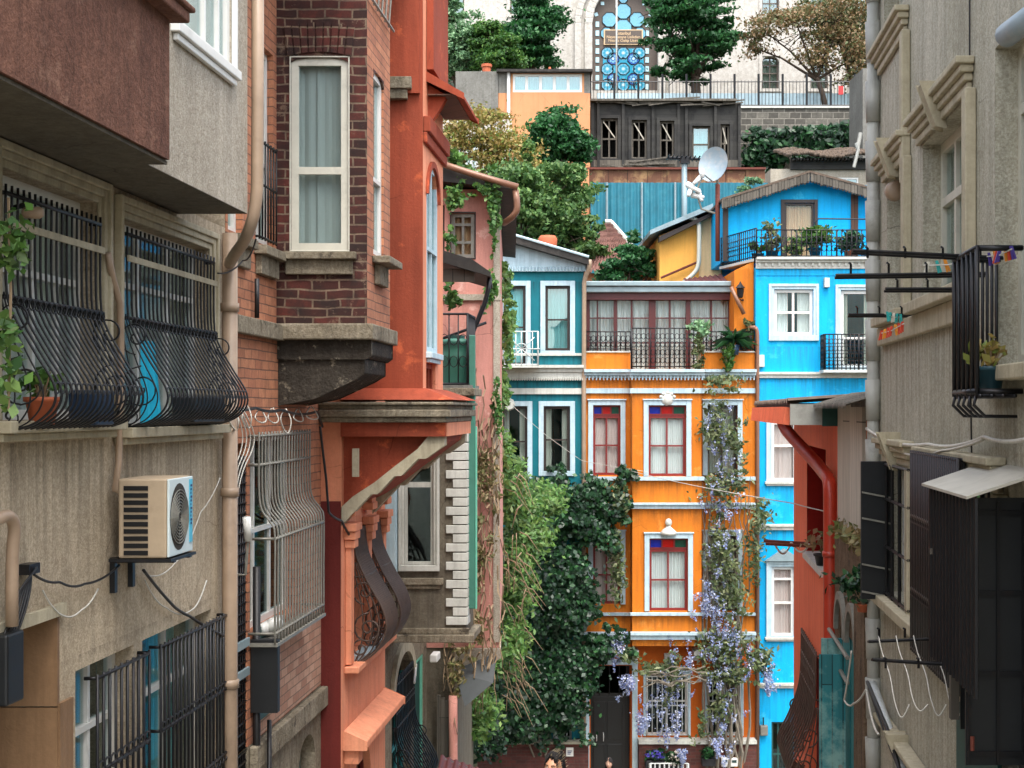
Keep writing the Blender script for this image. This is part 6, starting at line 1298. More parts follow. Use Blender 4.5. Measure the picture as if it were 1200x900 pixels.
tag(cable([P(10.5, .1, -.14), P(9.0, .06, -.28), P(7.6, .1, -.22), P(6.8, .05, -.14)], .008, .05).build('white_cable', 'cable_white', None, True), 'thin white cable dipping to the top of the black barred shutter', 'cable')
tag(MB().tube([P(7.3, .01, 3.4), P(7.3, .012, 1.8), P(7.28, .02, .7), P(7.25, .012, -.25)], .005, 4).build('wall_wire', 'cable_black'), 'thin dark wire hanging straight down the grey wall past the drying arms', 'cable')
tag(MB().tube([P(10.45, .1, -2.0), P(9.4, .09, -2.17), P(8.8, .1, -2.35), P(8, .1, -2.5), P(7, .1, -2.8)], .014, 5).tube([P(10.4, .1, -2.03), P(9.4, .11, -2.2), P(8.5, .08, -2.4), P(7.4, .12, -2.66)], .008, 4).build('cable_bundle', 'cable_black', None, True), 'dark cable bundle tied to the slanting white conduit', 'cable')
MBt = pot('wall_plant', 'bushy green fern growing out of the old wall by the open shutter', P(10.55, .12, -1.5), .05, .06, 'terracotta', 'leaf_dark', 420, .17, .04, 'plant')
# ================================================================== right 2: old wall house
t = thing('old_wall_house', 'decayed plaster and brick house with a pale weathered pilaster', 'house', (2.8, 11.6, ground(11.6)))
TD = (11.5, 12.6, -5.0, -1.9)
MB().sheet(RW, 10.62, 12.95, -1.05, .1, n=-.03).back(RW, 10.62, 12.95, -5.3, .1, -5, -.03).build('wall', 'pink_render', t)
MB().sheet(RW, 10.62, 12.95, -5.3, -1.05, [TD], n=.05, rev=.2).quad(P(10.62, -.03, -1.05), P(12.95, -.03, -1.05), P(12.95, .05, -1.05), P(10.62, .05, -1.05)).box(RW, 10.7, 11.3, .051, .09, -5.3, -1.3).build('lower_wall', 'crumbling', t)
MB().box(RW, 10.66, 11.25, -.02, .0, -1.04, .02).build('brick_pier', 'brick_light', t)
MB().box(RW, 11.26, 12.9, -.025, .03, -1.04, .08).build('pilaster', 'weathered_post', t)
m = MB()
for a in (11.35, 12.1): arch_band(RW, a, a+.55, -1.95, .3, .07, .052, .09, 14, m)
m.build('arch_moulding', 'iron_grey', t)
for i, (a, b) in enumerate(((11.5, 12.02), (12.08, 12.6))): MB().box(RW, a, b, -.02, .02, -5.0, -1.92-.04*i).build('shutter', 'teal_wood', t)
MB().box(RW, 11.9, 11.93, .08, .3, -4.6, -2.05).box(RW, 12.3, 12.33, .06, .24, -4.4, -1.98).build('open_shutter', 'teal_planks', t)
m = MB()
for z in (-2.0, -2.2, -3.0, -3.3): m.tube([P(11.45, .12, z), P(12.7, .13, z+.04)], .018, 6)
m.build('bracket_bar', 'iron_grey', t); m = MB()
corrugated(m, lambda u, v, h: P(10.5+u, -.1+v*.35, .14-.1*v+h), 0, 2.4, 0, 1, .015, .09); m.box(RW, 10.5, 11.4, -.1, .1, .02, .08).build('roof_edge', 'grey_wood', t)
tag(cable([P(11.2, .12, -1.9), P(11.5, .14, -2.35), P(10.9, .14, -2.25), P(10.5, .1, -2.06), P(9.2, .2, -2.1)], .008, .2).build('loose_hose', 'cable_white', None, True), 'pale hose looping from the old arch to the grey house corner', 'hose')
lp = thing('ledge_weeds', 'dry weeds on the broken ledge below the weathered pilaster', 'plant', P(11.3, .05, -1.05)); leaves('foliage', 'vine_dry', np.concatenate([np.array(P(a, .04, -1.02))+RNG.normal(size=(60, 3))*[.06, .12, .045] for a in (10.9, 11.3, 11.8, 12.3)]), .05, lp, droop=-1)
# ================================================================== right 3: coral house
t = thing('coral_house', 'coral red house with a thick red drainpipe and a deep window niche', 'house', (3.2, 15.5, ground(15.5)))
K1 = (14.15, 16.1, -1.62, -.4, .35); K2 = (14.7, 15.9, -4.3, -2.6); K3 = (13.5, 13.75, -5, -3.1, .1)
MB().sheet(RW, 12.95, 17.8, -6.5, 0, [K1, hole(K2), K3], rev=.2).back(RW, 12.95, 17.8, -6.5, 0, -5, 0).build('wall', 'coral_paint', t)
m = MB(); e = .003
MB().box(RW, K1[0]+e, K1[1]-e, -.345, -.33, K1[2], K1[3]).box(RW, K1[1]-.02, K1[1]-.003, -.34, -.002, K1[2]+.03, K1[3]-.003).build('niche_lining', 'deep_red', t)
MB().box(RW, K1[0], K1[1], -.33, .05, K1[2]-.05, K1[2]+.02).build('niche_sill', 'trim_white', t); window(RW, t, 14.2, 14.7, K1[2]+.02, K1[3]-.02, rev=.2, rows=(.5,), curtain='curtain_lace')
window(RW, t, *K2, rev=.14, mat='red_frame', cols=(.5,), rows=(.6,), glass='glass_dark')
grille(RW, t, 14.7, 16.3, [(-2.5, .04), (-3.0, .05), (-3.25, .1), (-3.5, .2), (-3.7, .3), (-3.85, .3), (-4.0, .18), (-4.1, .04)], 12, 'iron_brown', .012, rails=(-2.55, -3.0, -4.08), rings=(-2.8,), scrolls=True)
m = MB().box(RW, 12.95, 18.0, -.1, .45, .02, .06); rf = m.build('roof', 'roof_dark', t); m = MB(); corrugated(m, lambda u, v, h: P(12.9+u, -2.5+v*2.98, .28-.2*v+h*.8), 0, 5.2, 0, 1, .03, .2, jit=.008); m.build('roof_tiles', 'tile_brown', rf)
m = MB(); fe_ = 18.0
for i in range(26): a = 12.95+5.0*i/26; m.tube([P(a+.1, .46, .02), P(a+.1, .48, -.14)], .055, 6)
m.build('scalloped_eave', 'coral_paint', rf); F2 = Front(12.93)
MB().box(F2, P(12.93, .46, 0)[0], P(12.93, .17, 0)[0], 0, .02, -.14, .05).build('fascia_pale', 'pipe_grey', rf); MB().box(F2, P(12.93, .168, 0)[0], P(12.93, 0, 0)[0], .002, .022, -.15, .07).build('fascia_dark', 'green_dark', rf)
m = MB().tube([P(14.6, .4, -.1), P(14.6, .37, -.2), P(13.8, .12, -.53), P(13.45, .09, -.6), P(13.1, .08, -.64), P(13.05, .08, -.8), P(13.05, .08, -6)], .062, 12)
for z in (-1.3, -2.4, -3.6): m.tube([P(13.05, .08, z), P(13.05, .08, z-.05)], .072, 12)
m.build('drainpipe', 'pipe_red', t, True)
t2 = thing('drying_bracket', 'small wooden clothes bracket with looped white cord on the coral wall', 'clothes rack', P(15.8, .3, -1.6)); MB().tube([P(15.6, 0, -1.5), P(15.6, .5, -1.47)], .02, 5).tube([P(15.9, 0, -1.5), P(15.9, .5, -1.47)], .02, 5).build('arm', 'rust', t2)
cable([P(15.6, .4, -1.47), P(15.8, .2, -1.47), P(15.6, .02, -1.47)], .012, 1.6).build('cord', 'cable_white', t2, True)
pot('niche_plant', 'spindly potted plant standing in the red window niche', P(14.6, -.02, K1[2]+.02), .09, .12, 'black_paint', 'leaf_rust', 50, .16, .06)
# ================================================================== free cables
def fc(px, py, Y): return (PX(px, Y), Y, PZ(py, Y))
tag(cable([fc(740, 552, 30.8), fc(930, 590, 17), fc(1004, 606, 12.5)], .007, .01).build('span_wire', 'cable_white', None, True), 'thin pale wire crossing from the orange house to the old pilaster', 'cable')
tag(cable([fc(590, 466, 31.2), fc(640, 510, 31.1), fc(682, 540, 31.2), fc(760, 553, 31)], .005, .02).build('span_wire', 'cable_white', None, True), 'pale wire slanting across the teal house windows to the orange house', 'cable')
P = LW.P
def lcab(name, label, pts, r=.007, sag=.2, mat='cable_black'): tag(cable([P(LW.s(px, n), n, (HZ-py)/F*LW.s(px, n)) for px, py, n in pts], r, sag).build(name, mat, None, True), label, 'cable')
lcab('wall_cable', 'black cable looping from the wire bundle to the air conditioner bracket', [(38, 672, .05), (70, 682, .05), (100, 684, .04), (140, 662, .06)], .007, .2)
lcab('wall_cable', 'white cable hanging in a wide loop left of the lower barred windows', [(50, 692, .03), (75, 722, .03), (95, 715, .03), (115, 690, .03)], .005, .3, 'cable_white')
lcab('wall_cable', 'thick black cable running diagonally down from the air conditioner to the far pipe', [(168, 668, .04), (205, 712, .04), (222, 722, .04), (262, 745, .08)], .01, .05)
lcab('wall_cable', 'thin white wire curving from the drainpipe back to the air conditioner', [(258, 560, .09), (235, 600, .03), (205, 660, .03), (168, 672, .03)], .004, .3, 'cable_white')
lcab('wall_cable', 'white wire loop above the right lower barred window', [(170, 680, .03), (195, 712, .03), (228, 712, .03), (242, 680, .03)], .005, .3, 'cable_white')
lcab('wall_cable', 'dark wire curving from the scroll bars across the gap to the brick wall', [(255, 320, .1), (285, 305, .2), (300, 280, .4)], .006, .4)
lcab('cable_tangle', 'tangle of grey cables running across the head of the grey barred window', [(272, 478, .1), (300, 478, .12), (330, 480, .12), (372, 482, .12), (378, 500, .1)], .012, .1, 'cable_black')
m = MB()
for i in range(7):
    x = 275+15*i; y = 478+random.uniform(-3, 3); a = lambda px, py, n: P(LW.s(px, n), n, (HZ-py)/F*LW.s(px, n)); m.tube(chaikin([a(x, y, .1), a(x+random.uniform(3, 12), y+14, .16), a(x+2, y+random.uniform(14, 34), .12), a(x-8, y+12, .13), a(x-2, y+1, .1)], 3), .006, 4)
for i in range(4): a = lambda px, py, n: P(LW.s(px, n), n, (HZ-py)/F*LW.s(px, n)); m.tube(chaikin([a(276+3*i, 480, .12), a(288+5*i, 515, .14), a(270+3*i, 560, .1), a(274, 640, .08)], 3), .005, 4)
tag(m.build('hanging_wires', 'cable_white', None, True), 'loose pale wires in loops between the downpipe and the grey barred window', 'cable')
lcab('wall_cable', 'black cables dropping beside the curved bracket of the red house', [(375, 500, .2), (382, 560, .22), (385, 600, .22), (400, 610, .22), (415, 635, .25)], .012, .1)
t = thing('street_tube_lamp', 'small white tubular lamp beside the dark lattice gate', 'lamp', P(10.3, .1, -1.1)); MB().tube([P(10.3, .12, -.78), P(10.34, .12, -.95)], .03, 8).build('lamp_head', 'pvc_white', t, True); MB().tube([P(10.34, .12, -.95), P(10.34, .1, -1.2), P(10.34, 0, -1.2)], .012, 6).build('arm', 'iron_grey', t)

# ================================================================== foliage
def sc_blob(px, py, Y, rx, rz, ry=None): return ((PX(px, Y), Y, PZ(py, Y)), (rx/F*Y, (ry if ry else rx)/F*Y, rz/F*Y))
def crowns(name, label, cat, px, Y, base_z, bl, n, size, mat, tr=.12, **k):
    n = int(n*(3.6 if Y > 55 else 2.6)); size *= .46 if Y > 55 else .56
    return tree(name, label, cat, (PX(px, Y), Y, base_z), [sc_blob(x, y, Y+dy, rx, rz) for x, y, dy, rx, rz in bl], n, size, mat, tr, **k)
# ivy in front of the teal and orange houses
t = thing('ivy', 'dense dark green ivy covering the lower teal house and climbing the orange one', 'ivy', (PX(640, 31), 31, -8.4)); pts = []
for px, py, rx, rz, n, Y in ((650, 600, 42, 40, 3000, 31.), (700, 580, 22, 26, 900, 31.2), (700, 615, 38, 34, 1700, 31.1), (640, 690, 55, 62, 5200, 30.9), (674, 705, 26, 50, 2100, 31.1), (640, 790, 62, 55, 4600, 30.9), (600, 840, 50, 36, 2300, 30.6), (698, 765, 24, 24, 800, 31.1), (655, 565, 16, 26, 400, 31.3), (655, 840, 34, 26, 900, 31.), (560, 860, 36, 34, 1500, 29.8), (575, 800, 34, 40, 1500, 30)):
    c, r = sc_blob(px, py, Y, rx, rz); r = (r[0], .55, r[2]); pts.append(blob(c, r, int(n*1.5), max(10, n//30), .15, .3))
for i in range(80):
    px, py = random.choice([(random.uniform(560, 745), random.uniform(548, 600)), (random.uniform(690, 745), random.choice([random.uniform(560, 610), random.uniform(735, 770)])), (random.uniform(535, 600), random.uniform(700, 880)), (random.uniform(590, 690), random.uniform(840, 872))])
    if px < 640 and py < 600: continue
    c, r = sc_blob(px, py, 31., random.uniform(4, 11), random.uniform(5, 16)); pts.append(blob(c, (r[0], .2, r[2]), random.randint(20, 70), 6, .3, .2))
leaves('leaf_cover', 'leaf_dark', np.concatenate(pts), .085, t, out=(0, -1, .35), tilt=.75, aspect=1.25)
m = MB()
for i in range(12):
    x, z = random.uniform(560, 640), random.uniform(640, 880); q_ = [(PX(x, 30.8), 31.3, PZ(900, 31))]
    for k in range(6): x += random.uniform(-14, 14); q_.append((PX(x, 30.9), 31.1+random.uniform(-.2, .2), PZ(900-(900-z)*(k+1)/6*1.2, 31)))
    m.tube(q_, [.022, .02, .016, .012, .01, .008, .004], 5)
m.build('stem', 'twig_grey', t)
t = thing('climbing_shrub', 'bright yellow green climber spilling from the pink house corner', 'climber', (PX(600, 29), 29, -8.4)); pts = []
for px, py, rx, rz, n, Y in ((600, 575, 24, 38, 1300, 28.), (614, 625, 34, 44, 2600, 28.5), (604, 690, 26, 50, 1800, 28), (592, 530, 12, 30, 450, 27), (640, 585, 24, 26, 900, 29.5), (598, 755, 26, 40, 900, 27.5), (590, 450, 8, 60, 350, 25), (596, 380, 10, 40, 330, 25), (592, 330, 8, 30, 200, 25), (560, 830, 32, 40, 900, 27)):
    c, r = sc_blob(px, py, Y, rx, rz); r = (r[0], .6, r[2]); pts.append(blob(c, (r[0]*.9, r[1], r[2]), int(n*1.45), max(8, n//22), .24, .2))
leaves('leaf_cover', 'leaf_bright', np.concatenate(pts), .06, t, out=(0, -1, .6), tilt=.9, aspect=2.0, droop=.6)
m = MB()
for i in range(75):
    x, y = random.uniform(582, 618), random.uniform(545, 830); L = random.uniform(15, 45); dx = random.uniform(-.4, 1.) 
    m.tube([(PX(x, 27.4), 27.4, PZ(y, 27.4)), (PX(x+L*.4*dx, 27.2), 27.2, PZ(y+L*.15, 27.2)), (PX(x+L*dx, 27.3), 27.3, PZ(y+L*.9, 27.3))], [.013, .01, .004], 4)
m.build('stem', 'twig', t)
# vines on the pink house
t = thing('dry_vine', 'dry straw coloured vine hanging over the pink house front', 'vine', (PX(550, 19.4), 19.4, -4)); m = MB()
for i in range(85):
    x = random.choice([random.uniform(518, 586), random.uniform(555, 588)]); y = random.uniform(430, 800); q_ = []
    for k in range(7): q_.append((PX(x, 19.4), 19.42-random.uniform(0, .22), PZ(y, 19.4))); x += random.uniform(-5, 5); y += random.uniform(4, 18); x = min(max(x, 520), 592)
    m.tube(q_, [.014, .013, .012, .01, .008, .006, .004], 4)
m.build('stem', 'twig', t)
pts = [];
for px, py, rx, rz, n in ((578, 250, 8, 60, 350), (532, 235, 14, 26, 340), (575, 340, 10, 40, 260), (530, 350, 16, 25, 240), (583, 470, 8, 60, 280), (572, 560, 18, 50, 500), (560, 640, 20, 60, 300), (550, 740, 26, 40, 500), (535, 790, 16, 26, 260), (525, 290, 8, 30, 160), (570, 225, 20, 12, 260)):
    c, r = sc_blob(px, py, 19.3, rx, rz); pts.append(blob(c, (r[0], .14, r[2]), n, max(6, n//14), .14, .2))
leaves('leaf_cover', 'leaf_green', np.concatenate(pts[:5]+pts[9:]), .05, t, out=(0, -1, .3), tilt=.9)
leaves('straw_leaf', 'vine_dry', np.concatenate(pts[5:9]), .034, t, out=(0, -1, .3), tilt=1, aspect=2.4, droop=1)
c = np.concatenate([blob(sc_blob(x, y, 19.6, 12, 7)[0], (.16, .25, .08), 130, 8, .3) for x, y in ((528, 185), (540, 196), (552, 205), (522, 180))])
tp = thing('roof_weeds', 'bright green weeds growing in the gutter of the pink house', 'plant', (PX(540, 19.6), 19.6, 3.2)); leaves('foliage', 'leaf_bright', c, .055, tp); MB().tube([(PX(524, 19.6), 19.55, 3.4), (PX(530, 19.6), 19.55, 3.6)], .01, 4).build('stem', 'twig', tp)
# wisteria
t = thing('wisteria', 'wisteria with lilac blossom climbing the right side of the orange house', 'wisteria', (PX(850, 31), 31, -8.3)); m = MB()
for i in range(15):
    x = random.uniform(828, 876); y = 900; q_ = []; w = random.uniform(8, 20)
    for k in range(13): q_.append((PX(x, 31.1), 31.35-random.uniform(0, .2), PZ(y, 31.2))); x = min(max(x+random.uniform(-9, 9), 824), 880); y -= random.uniform(16, 40)
    m.tube(q_, [.035-.0023*k for k in range(13)], 5)
for i in range(6):
    x = 826; y = random.uniform(760, 800); q_ = []
    for k in range(8): q_.append((PX(x, 31), 30.9-random.uniform(0, .15), PZ(y, 31))); x -= random.uniform(6, 14); y += random.uniform(-6, 6)
    m.tube(q_, .015, 5)
m.build('stem', 'twig_grey', t); pts = []; fl = []
for px, py, rx, rz, n in ((846, 450, 24, 14, 260), (840, 500, 18, 35, 520), (850, 570, 26, 26, 520), (866, 520, 12, 40, 200), (845, 640, 20, 40, 560), (858, 690, 22, 36, 560), (846, 760, 34, 26, 700), (885, 640, 14, 50, 300), (890, 770, 20, 24, 460), (770, 782, 30, 10, 300), (850, 790, 40, 14, 420), (790, 800, 14, 40, 240), (845, 830, 18, 30, 260), (895, 600, 12, 24, 200), (735, 770, 14, 14, 160), (820, 850, 8, 20, 100), (725, 590, 10, 30, 330), (722, 660, 12, 60, 420)):
    c, r = sc_blob(px, py, 31.05, rx, rz); pts.append(blob(c, (r[0]*1.1, .25, r[2]*1.1), int(n*.85), max(8, n//9), .19, .2))
leaves('leaf_cover', 'leaf_olive', np.concatenate(pts), .058, t, out=(0, -1, .4), tilt=1, aspect=2.2, droop=.5)
for _ in range(340):
    px, py, sp = random.choice([(846, 500, 20), (842, 560, 22), (848, 610, 22), (840, 690, 24), (838, 730, 22), (850, 765, 26), (880, 775, 20), (775, 815, 20), (790, 850, 18), (845, 820, 22), (752, 840, 8), (842, 860, 16), (735, 795, 10), (826, 700, 10), (800, 775, 26), (800, 880, 3), (722, 750, 10), (900, 790, 10)])
    x, y = random.gauss(px, sp*.45), random.gauss(py, sp*.9); c = np.array([PX(x, 30.9), 30.95+random.uniform(-.12, .15), PZ(y, 31)]); L = random.uniform(.14, .32); k = 26; u = RNG.random(k)
    fl.append(c+np.stack([RNG.normal(size=k)*.045*(1.1-u), RNG.normal(size=k)*.045*(1.1-u), -u*L], 1))
leaves('blossom', 'lilac', np.concatenate(fl), .042, t, aspect=1.1)
# potted and hanging plants of the terraces
def bush(name, label, px, py, Y, rx, rz, n, mat, size=.06, potm=None, cat='plant', ph=.22):
    c, r = sc_blob(px, py, Y, rx, rz); zb = c[2]-r[2]*.8; base = (c[0], Y, zb-ph); t = thing(name, label, cat, base)
    if potm: MB().lathe(base, [(.1, 0), (.14, ph*.9), (.15, ph*.92), (.15, ph), (.001, ph)], 12).build('pot', potm, t, True)
    leaves('foliage', mat, blob(c, (r[0], r[0]*.8, r[2]), n, max(8, n//16), .2, .3), size, t); m = MB()
    for _ in range(10): m.tube([(c[0], Y, zb-ph*.2), (c[0]+random.uniform(-.7, .7)*r[0], Y+random.uniform(-.5, .5)*r[0], c[2]+random.uniform(-.3, .8)*r[2])], [.012, .005], 4)
    m.build('stem', 'twig', t); return t
bush('terrace_plant', 'loose pale shrub in a green pot beside the blue storey terrace door', 905, 278, 31.9, 13, 20, 330, 'leaf_olive', .07, 'pot_teal'); bush('terrace_plant', 'tall bright leafy plant at the middle of the blue house terrace', 955, 276, 31.95, 22, 18, 700, 'leaf_green', .08, 'pot_teal')
bush('terrace_plant', 'dark green pot plant at the right end of the blue house terrace', 996, 284, 31.95, 17, 13, 520, 'leaf_dark', .08, 'terracotta'); bush('terrace_plant', 'low dark shrub behind the blue house railing, nearest its corner', 888, 290, 31.95, 9, 9, 170, 'leaf_green', .07, 'pot_teal'); bush('terrace_plant', 'yellowish plant leaning over the railing left of the blue terrace middle', 932, 290, 31.9, 12, 12, 240, 'leaf_bright', .07, 'pot_teal')
t = thing('spiky_palm', 'spiky dark green palm plant on the orange terrace parapet', 'plant', (PX(862, 31.4), 31.5, PZ(418, 31.4))); m = MB(); c = Vector((PX(860, 31.4), 31.4, PZ(398, 31.4)))
for i in range(70):
    a = random.uniform(0, 2*PI); e = random.uniform(-.3, 1.1); L = random.uniform(.35, .62); d = Vector((math.cos(a)*math.cos(e), math.sin(a)*math.cos(e), math.sin(e))); w = Vector((-d.y, d.x, 0)).normalized()*.022; mid = c+d*L*.5; tip = c+d*L-Vector((0, 0, .16*L/.5)); m.add([c-w*.6, c+w*.6, mid+w, tip, mid-w], [(0, 1, 2, 3, 4)])
m.build('frond', 'leaf_dark', t); MB().lathe((c[0], c[1], PZ(416, 31.4)), [(.1, 0), (.13, .22), (.001, .22)], 12).build('pot', 'pot_blue', t, True)
bush('terrace_climber', 'pale flowering climber on the orange terrace railing', 822, 385, 31.3, 16, 14, 420, 'leaf_palegreen', .06); bush('terrace_climber', 'climber column hanging down the terrace railing left of the palm', 818, 412, 31.25, 8, 22, 300, 'leaf_olive', .06)
bush('trailing_plant', 'green trailing plant spilling over the orange parapet below the palm', 853, 418, 31.3, 9, 20, 330, 'leaf_green', .08); bush('terrace_shrub', 'yellow green shrub at the right end of the orange terrace', 878, 388, 31.7, 8, 16, 260, 'leaf_olive', .07, 'terracotta')
def flowers(name, label, px, py, Y, rx, rz, n, petal, cat='flower box'):
    t = thing(name, label, cat, (PX(px, Y), Y, PZ(py+rz+9, Y))); w = rx/F*Y
    MB().wbox(PX(px, Y)-w, PX(px, Y)+w, Y-.12, Y+.1, PZ(py+rz+9, Y), PZ(py+rz, Y)).build('box', 'cloth_black', t, bevel=.02); c, r = sc_blob(px, py+rz*.3, Y, rx, rz)
    leaves('foliage', 'leaf_dark', blob(c, (r[0], .18, r[2]), n, 16, .22, .2), .06, t); leaves('bloom', petal, blob((c[0], c[1]-.1, c[2]+.03), (r[0]*.95, .15, r[2]*.9), int(n*.7), 18, .16, .4), .045, t, aspect=1.); return t
flowers('flower_box', 'flower box with violet petunias on the brick base left of the orange windows', 767, 882, 31.15, 11, 8, 330, 'violet'); flowers('flower_box', 'flower box with white blossom beside the violet one', 790, 884, 31.15, 11, 10, 330, 'petal_white'); flowers('hanging_basket', 'dark hanging basket below the right wisteria window', 830, 880, 31.1, 8, 8, 220, 'leaf_deepgreen', 'hanging basket')
m = MB(); railing(m, (PX(762, 31), 31, PZ(900, 31)-.3), (PX(806, 31), 31, PZ(900, 31)-.3), .4, .1, .018); tag(m.build('low_railing', 'iron_white'), 'low white railing in front of the flower boxes', 'railing')
# trees behind the houses, farthest last
crowns('green_tree', 'bright green leafy tree just behind the teal house roof', 'tree', 640, 37, -4, [(625, 250, 0, 42, 44), (660, 262, .5, 40, 40), (602, 215, 0, 34, 40), (690, 285, .5, 26, 26), (640, 215, 1, 40, 34), (672, 225, 1, 26, 34)], 9500, .15, 'leaf_mid', .16)
crowns('dark_tree', 'small dense tree beside the red tiled roof and veranda', 'tree', 738, 36, -2, [(738, 305, 0, 28, 24), (720, 318, 0, 22, 18), (758, 312, 0, 16, 20), (745, 290, .4, 16, 16)], 3200, .13, 'leaf_deepgreen', .1)
crowns('round_tree', 'dense mid green round tree in front of the peach annex', 'tree', 660, 44, 2, [(655, 165, 0, 40, 38), (628, 175, 0, 26, 30), (680, 180, 0, 20, 26), (650, 145, .5, 24, 20)], 5200, .17, 'leaf_deepgreen', .15)
crowns('autumn_tree', 'thin yellowish tree in front of the pale apartment house', 'tree', 590, 42, 0, [(560, 160, 0, 44, 36), (595, 190, 0, 38, 40), (620, 205, .3, 28, 34), (530, 165, .3, 26, 36), (575, 135, .6, 26, 14), (606, 225, 0, 30, 30)], 5200, .13, 'leaf_autumn', .12, sig=.26)
crowns('light_shrub', 'young light green tree in front of the yellowish tree', 'tree', 622, 41, 1, [(622, 200, 0, 14, 30), (618, 175, 0, 9, 16), (640, 235, 0, 18, 20)], 1500, .13, 'leaf_bright', .07)
crowns('school_tree', 'dense dark green conical tree left of the arched doorway', 'tree', 628, 60, 12, [(622, 45, 0, 40, 24), (630, 20, 0, 36, 22), (612, 66, 0, 46, 18), (625, 0, 0, 26, 18)], 7000, .24, 'leaf_deepgreen', .2)
crowns('school_tree', 'pale green bushy tree at the far left of the school yard', 'tree', 540, 59, 12, [(535, 45, 0, 34, 34), (520, 75, 0, 22, 26), (556, 66, 0, 28, 30), (525, 20, 0, 22, 24), (520, -5, 0, 20, 20)], 5600, .2, 'leaf_palegreen', .15); crowns('school_tree', 'mid green shrubby tree between the two left trees of the school', 'tree', 585, 58, 12, [(582, 55, 0, 32, 26), (590, 72, 0, 34, 18), (572, 35, 0, 20, 16)], 4000, .2, 'leaf_green', .15)
crowns('school_tree', 'large dark tree with tiered branches right of the arched doorway', 'tree', 814, 58.5, 12.1, [(810, 20, 0, 58, 22), (815, 55, 0, 60, 20), (808, 78, 0, 44, 15), (795, 0, 0, 50, 18), (845, 38, 0, 30, 18), (770, 14, -.3, 26, 16), (824, -14, 0, 50, 20), (816, 94, 0, 16, 7)], 5600, .27, 'leaf_deepgreen', .22, sig=.15)
crowns('autumn_tree', 'sparse brownish tree in front of the school windows at the right', 'tree', 968, 57.5, 12.1, [(975, 40, 0, 48, 40), (1005, 70, 0, 34, 40), (900, 40, 0, 44, 22), (930, 18, 0, 40, 20), (990, 10, 0, 44, 26), (960, 75, 0, 28, 20), (880, 55, 0, 20, 18)], 2600, .19, 'leaf_rust', .11, sig=.3); crowns('green_tree', 'dark olive tree mixed behind the sparse brownish tree at the right edge', 'tree', 1000, 59, 12.1, [(985, 30, 0, 40, 36), (1015, 60, 0, 30, 40), (1010, 95, 0, 24, 24), (965, 10, 0, 30, 20)], 3000, .2, 'leaf_olive', .15, sig=.22)
t = thing('wall_ivy', 'dark ivy and bushes growing over the rubble stone wall', 'ivy', (PX(930, 54), 54, 7.5)); pts = []
for px, py, rx, rz, n in ((900, 172, 32, 24, 2000), (940, 168, 40, 22, 2300), (985, 172, 28, 24, 1500), (885, 190, 20, 20, 900), (965, 158, 40, 12, 900), (1000, 160, 20, 26, 600)): c, r = sc_blob(px, py, 54.6, rx, rz); pts.append(blob(c, (r[0], .5, r[2]), n, max(12, n//40), .15, .2))
leaves('leaf_cover', 'leaf_dark', np.concatenate(pts), .17, t, out=(0, -1, .4), tilt=.8); m = MB()
for i in range(14): x = 880+9*i; m.tube([(PX(x, 55), 55, 7.5), (PX(x+5, 55), 55, 9), (PX(x-4, 55), 55.3, 10.4)], [.04, .03, .015], 5)
m.build('stem', 'twig_grey', t)
crowns('grey_shrub', 'pale blue green shrub behind the peak of the blue gable', 'plant', 880, 35, 3, [(884, 213, 0, 14, 8), (872, 222, 0, 14, 7)], 420, .1, 'leaf_palegreen', .03)
P2 = []
hb = thing('hillside_bushes', 'mixed green bushes on the slope under the annex and burnt house', 'bushes', (0, 45, 4))
for x, y, Y, rx, rz, n in ((540, 235, 46, 40, 24, 1100), (600, 265, 43, 50, 24, 1500), (680, 245, 43, 24, 40, 900), (560, 275, 43, 40, 30, 1200)): c, r = sc_blob(x, y, Y, rx, rz); P2.append(blob(c, r, n))
leaves('foliage', 'leaf_green', np.concatenate(P2), .17, hb); MB().tube([(0, 45, 3.5), (0, 45, 5)], .08, 6).tube([(-1.5, 44, 3.5), (-1.5, 44, 5)], .06, 6).build('stem', 'bark', hb)

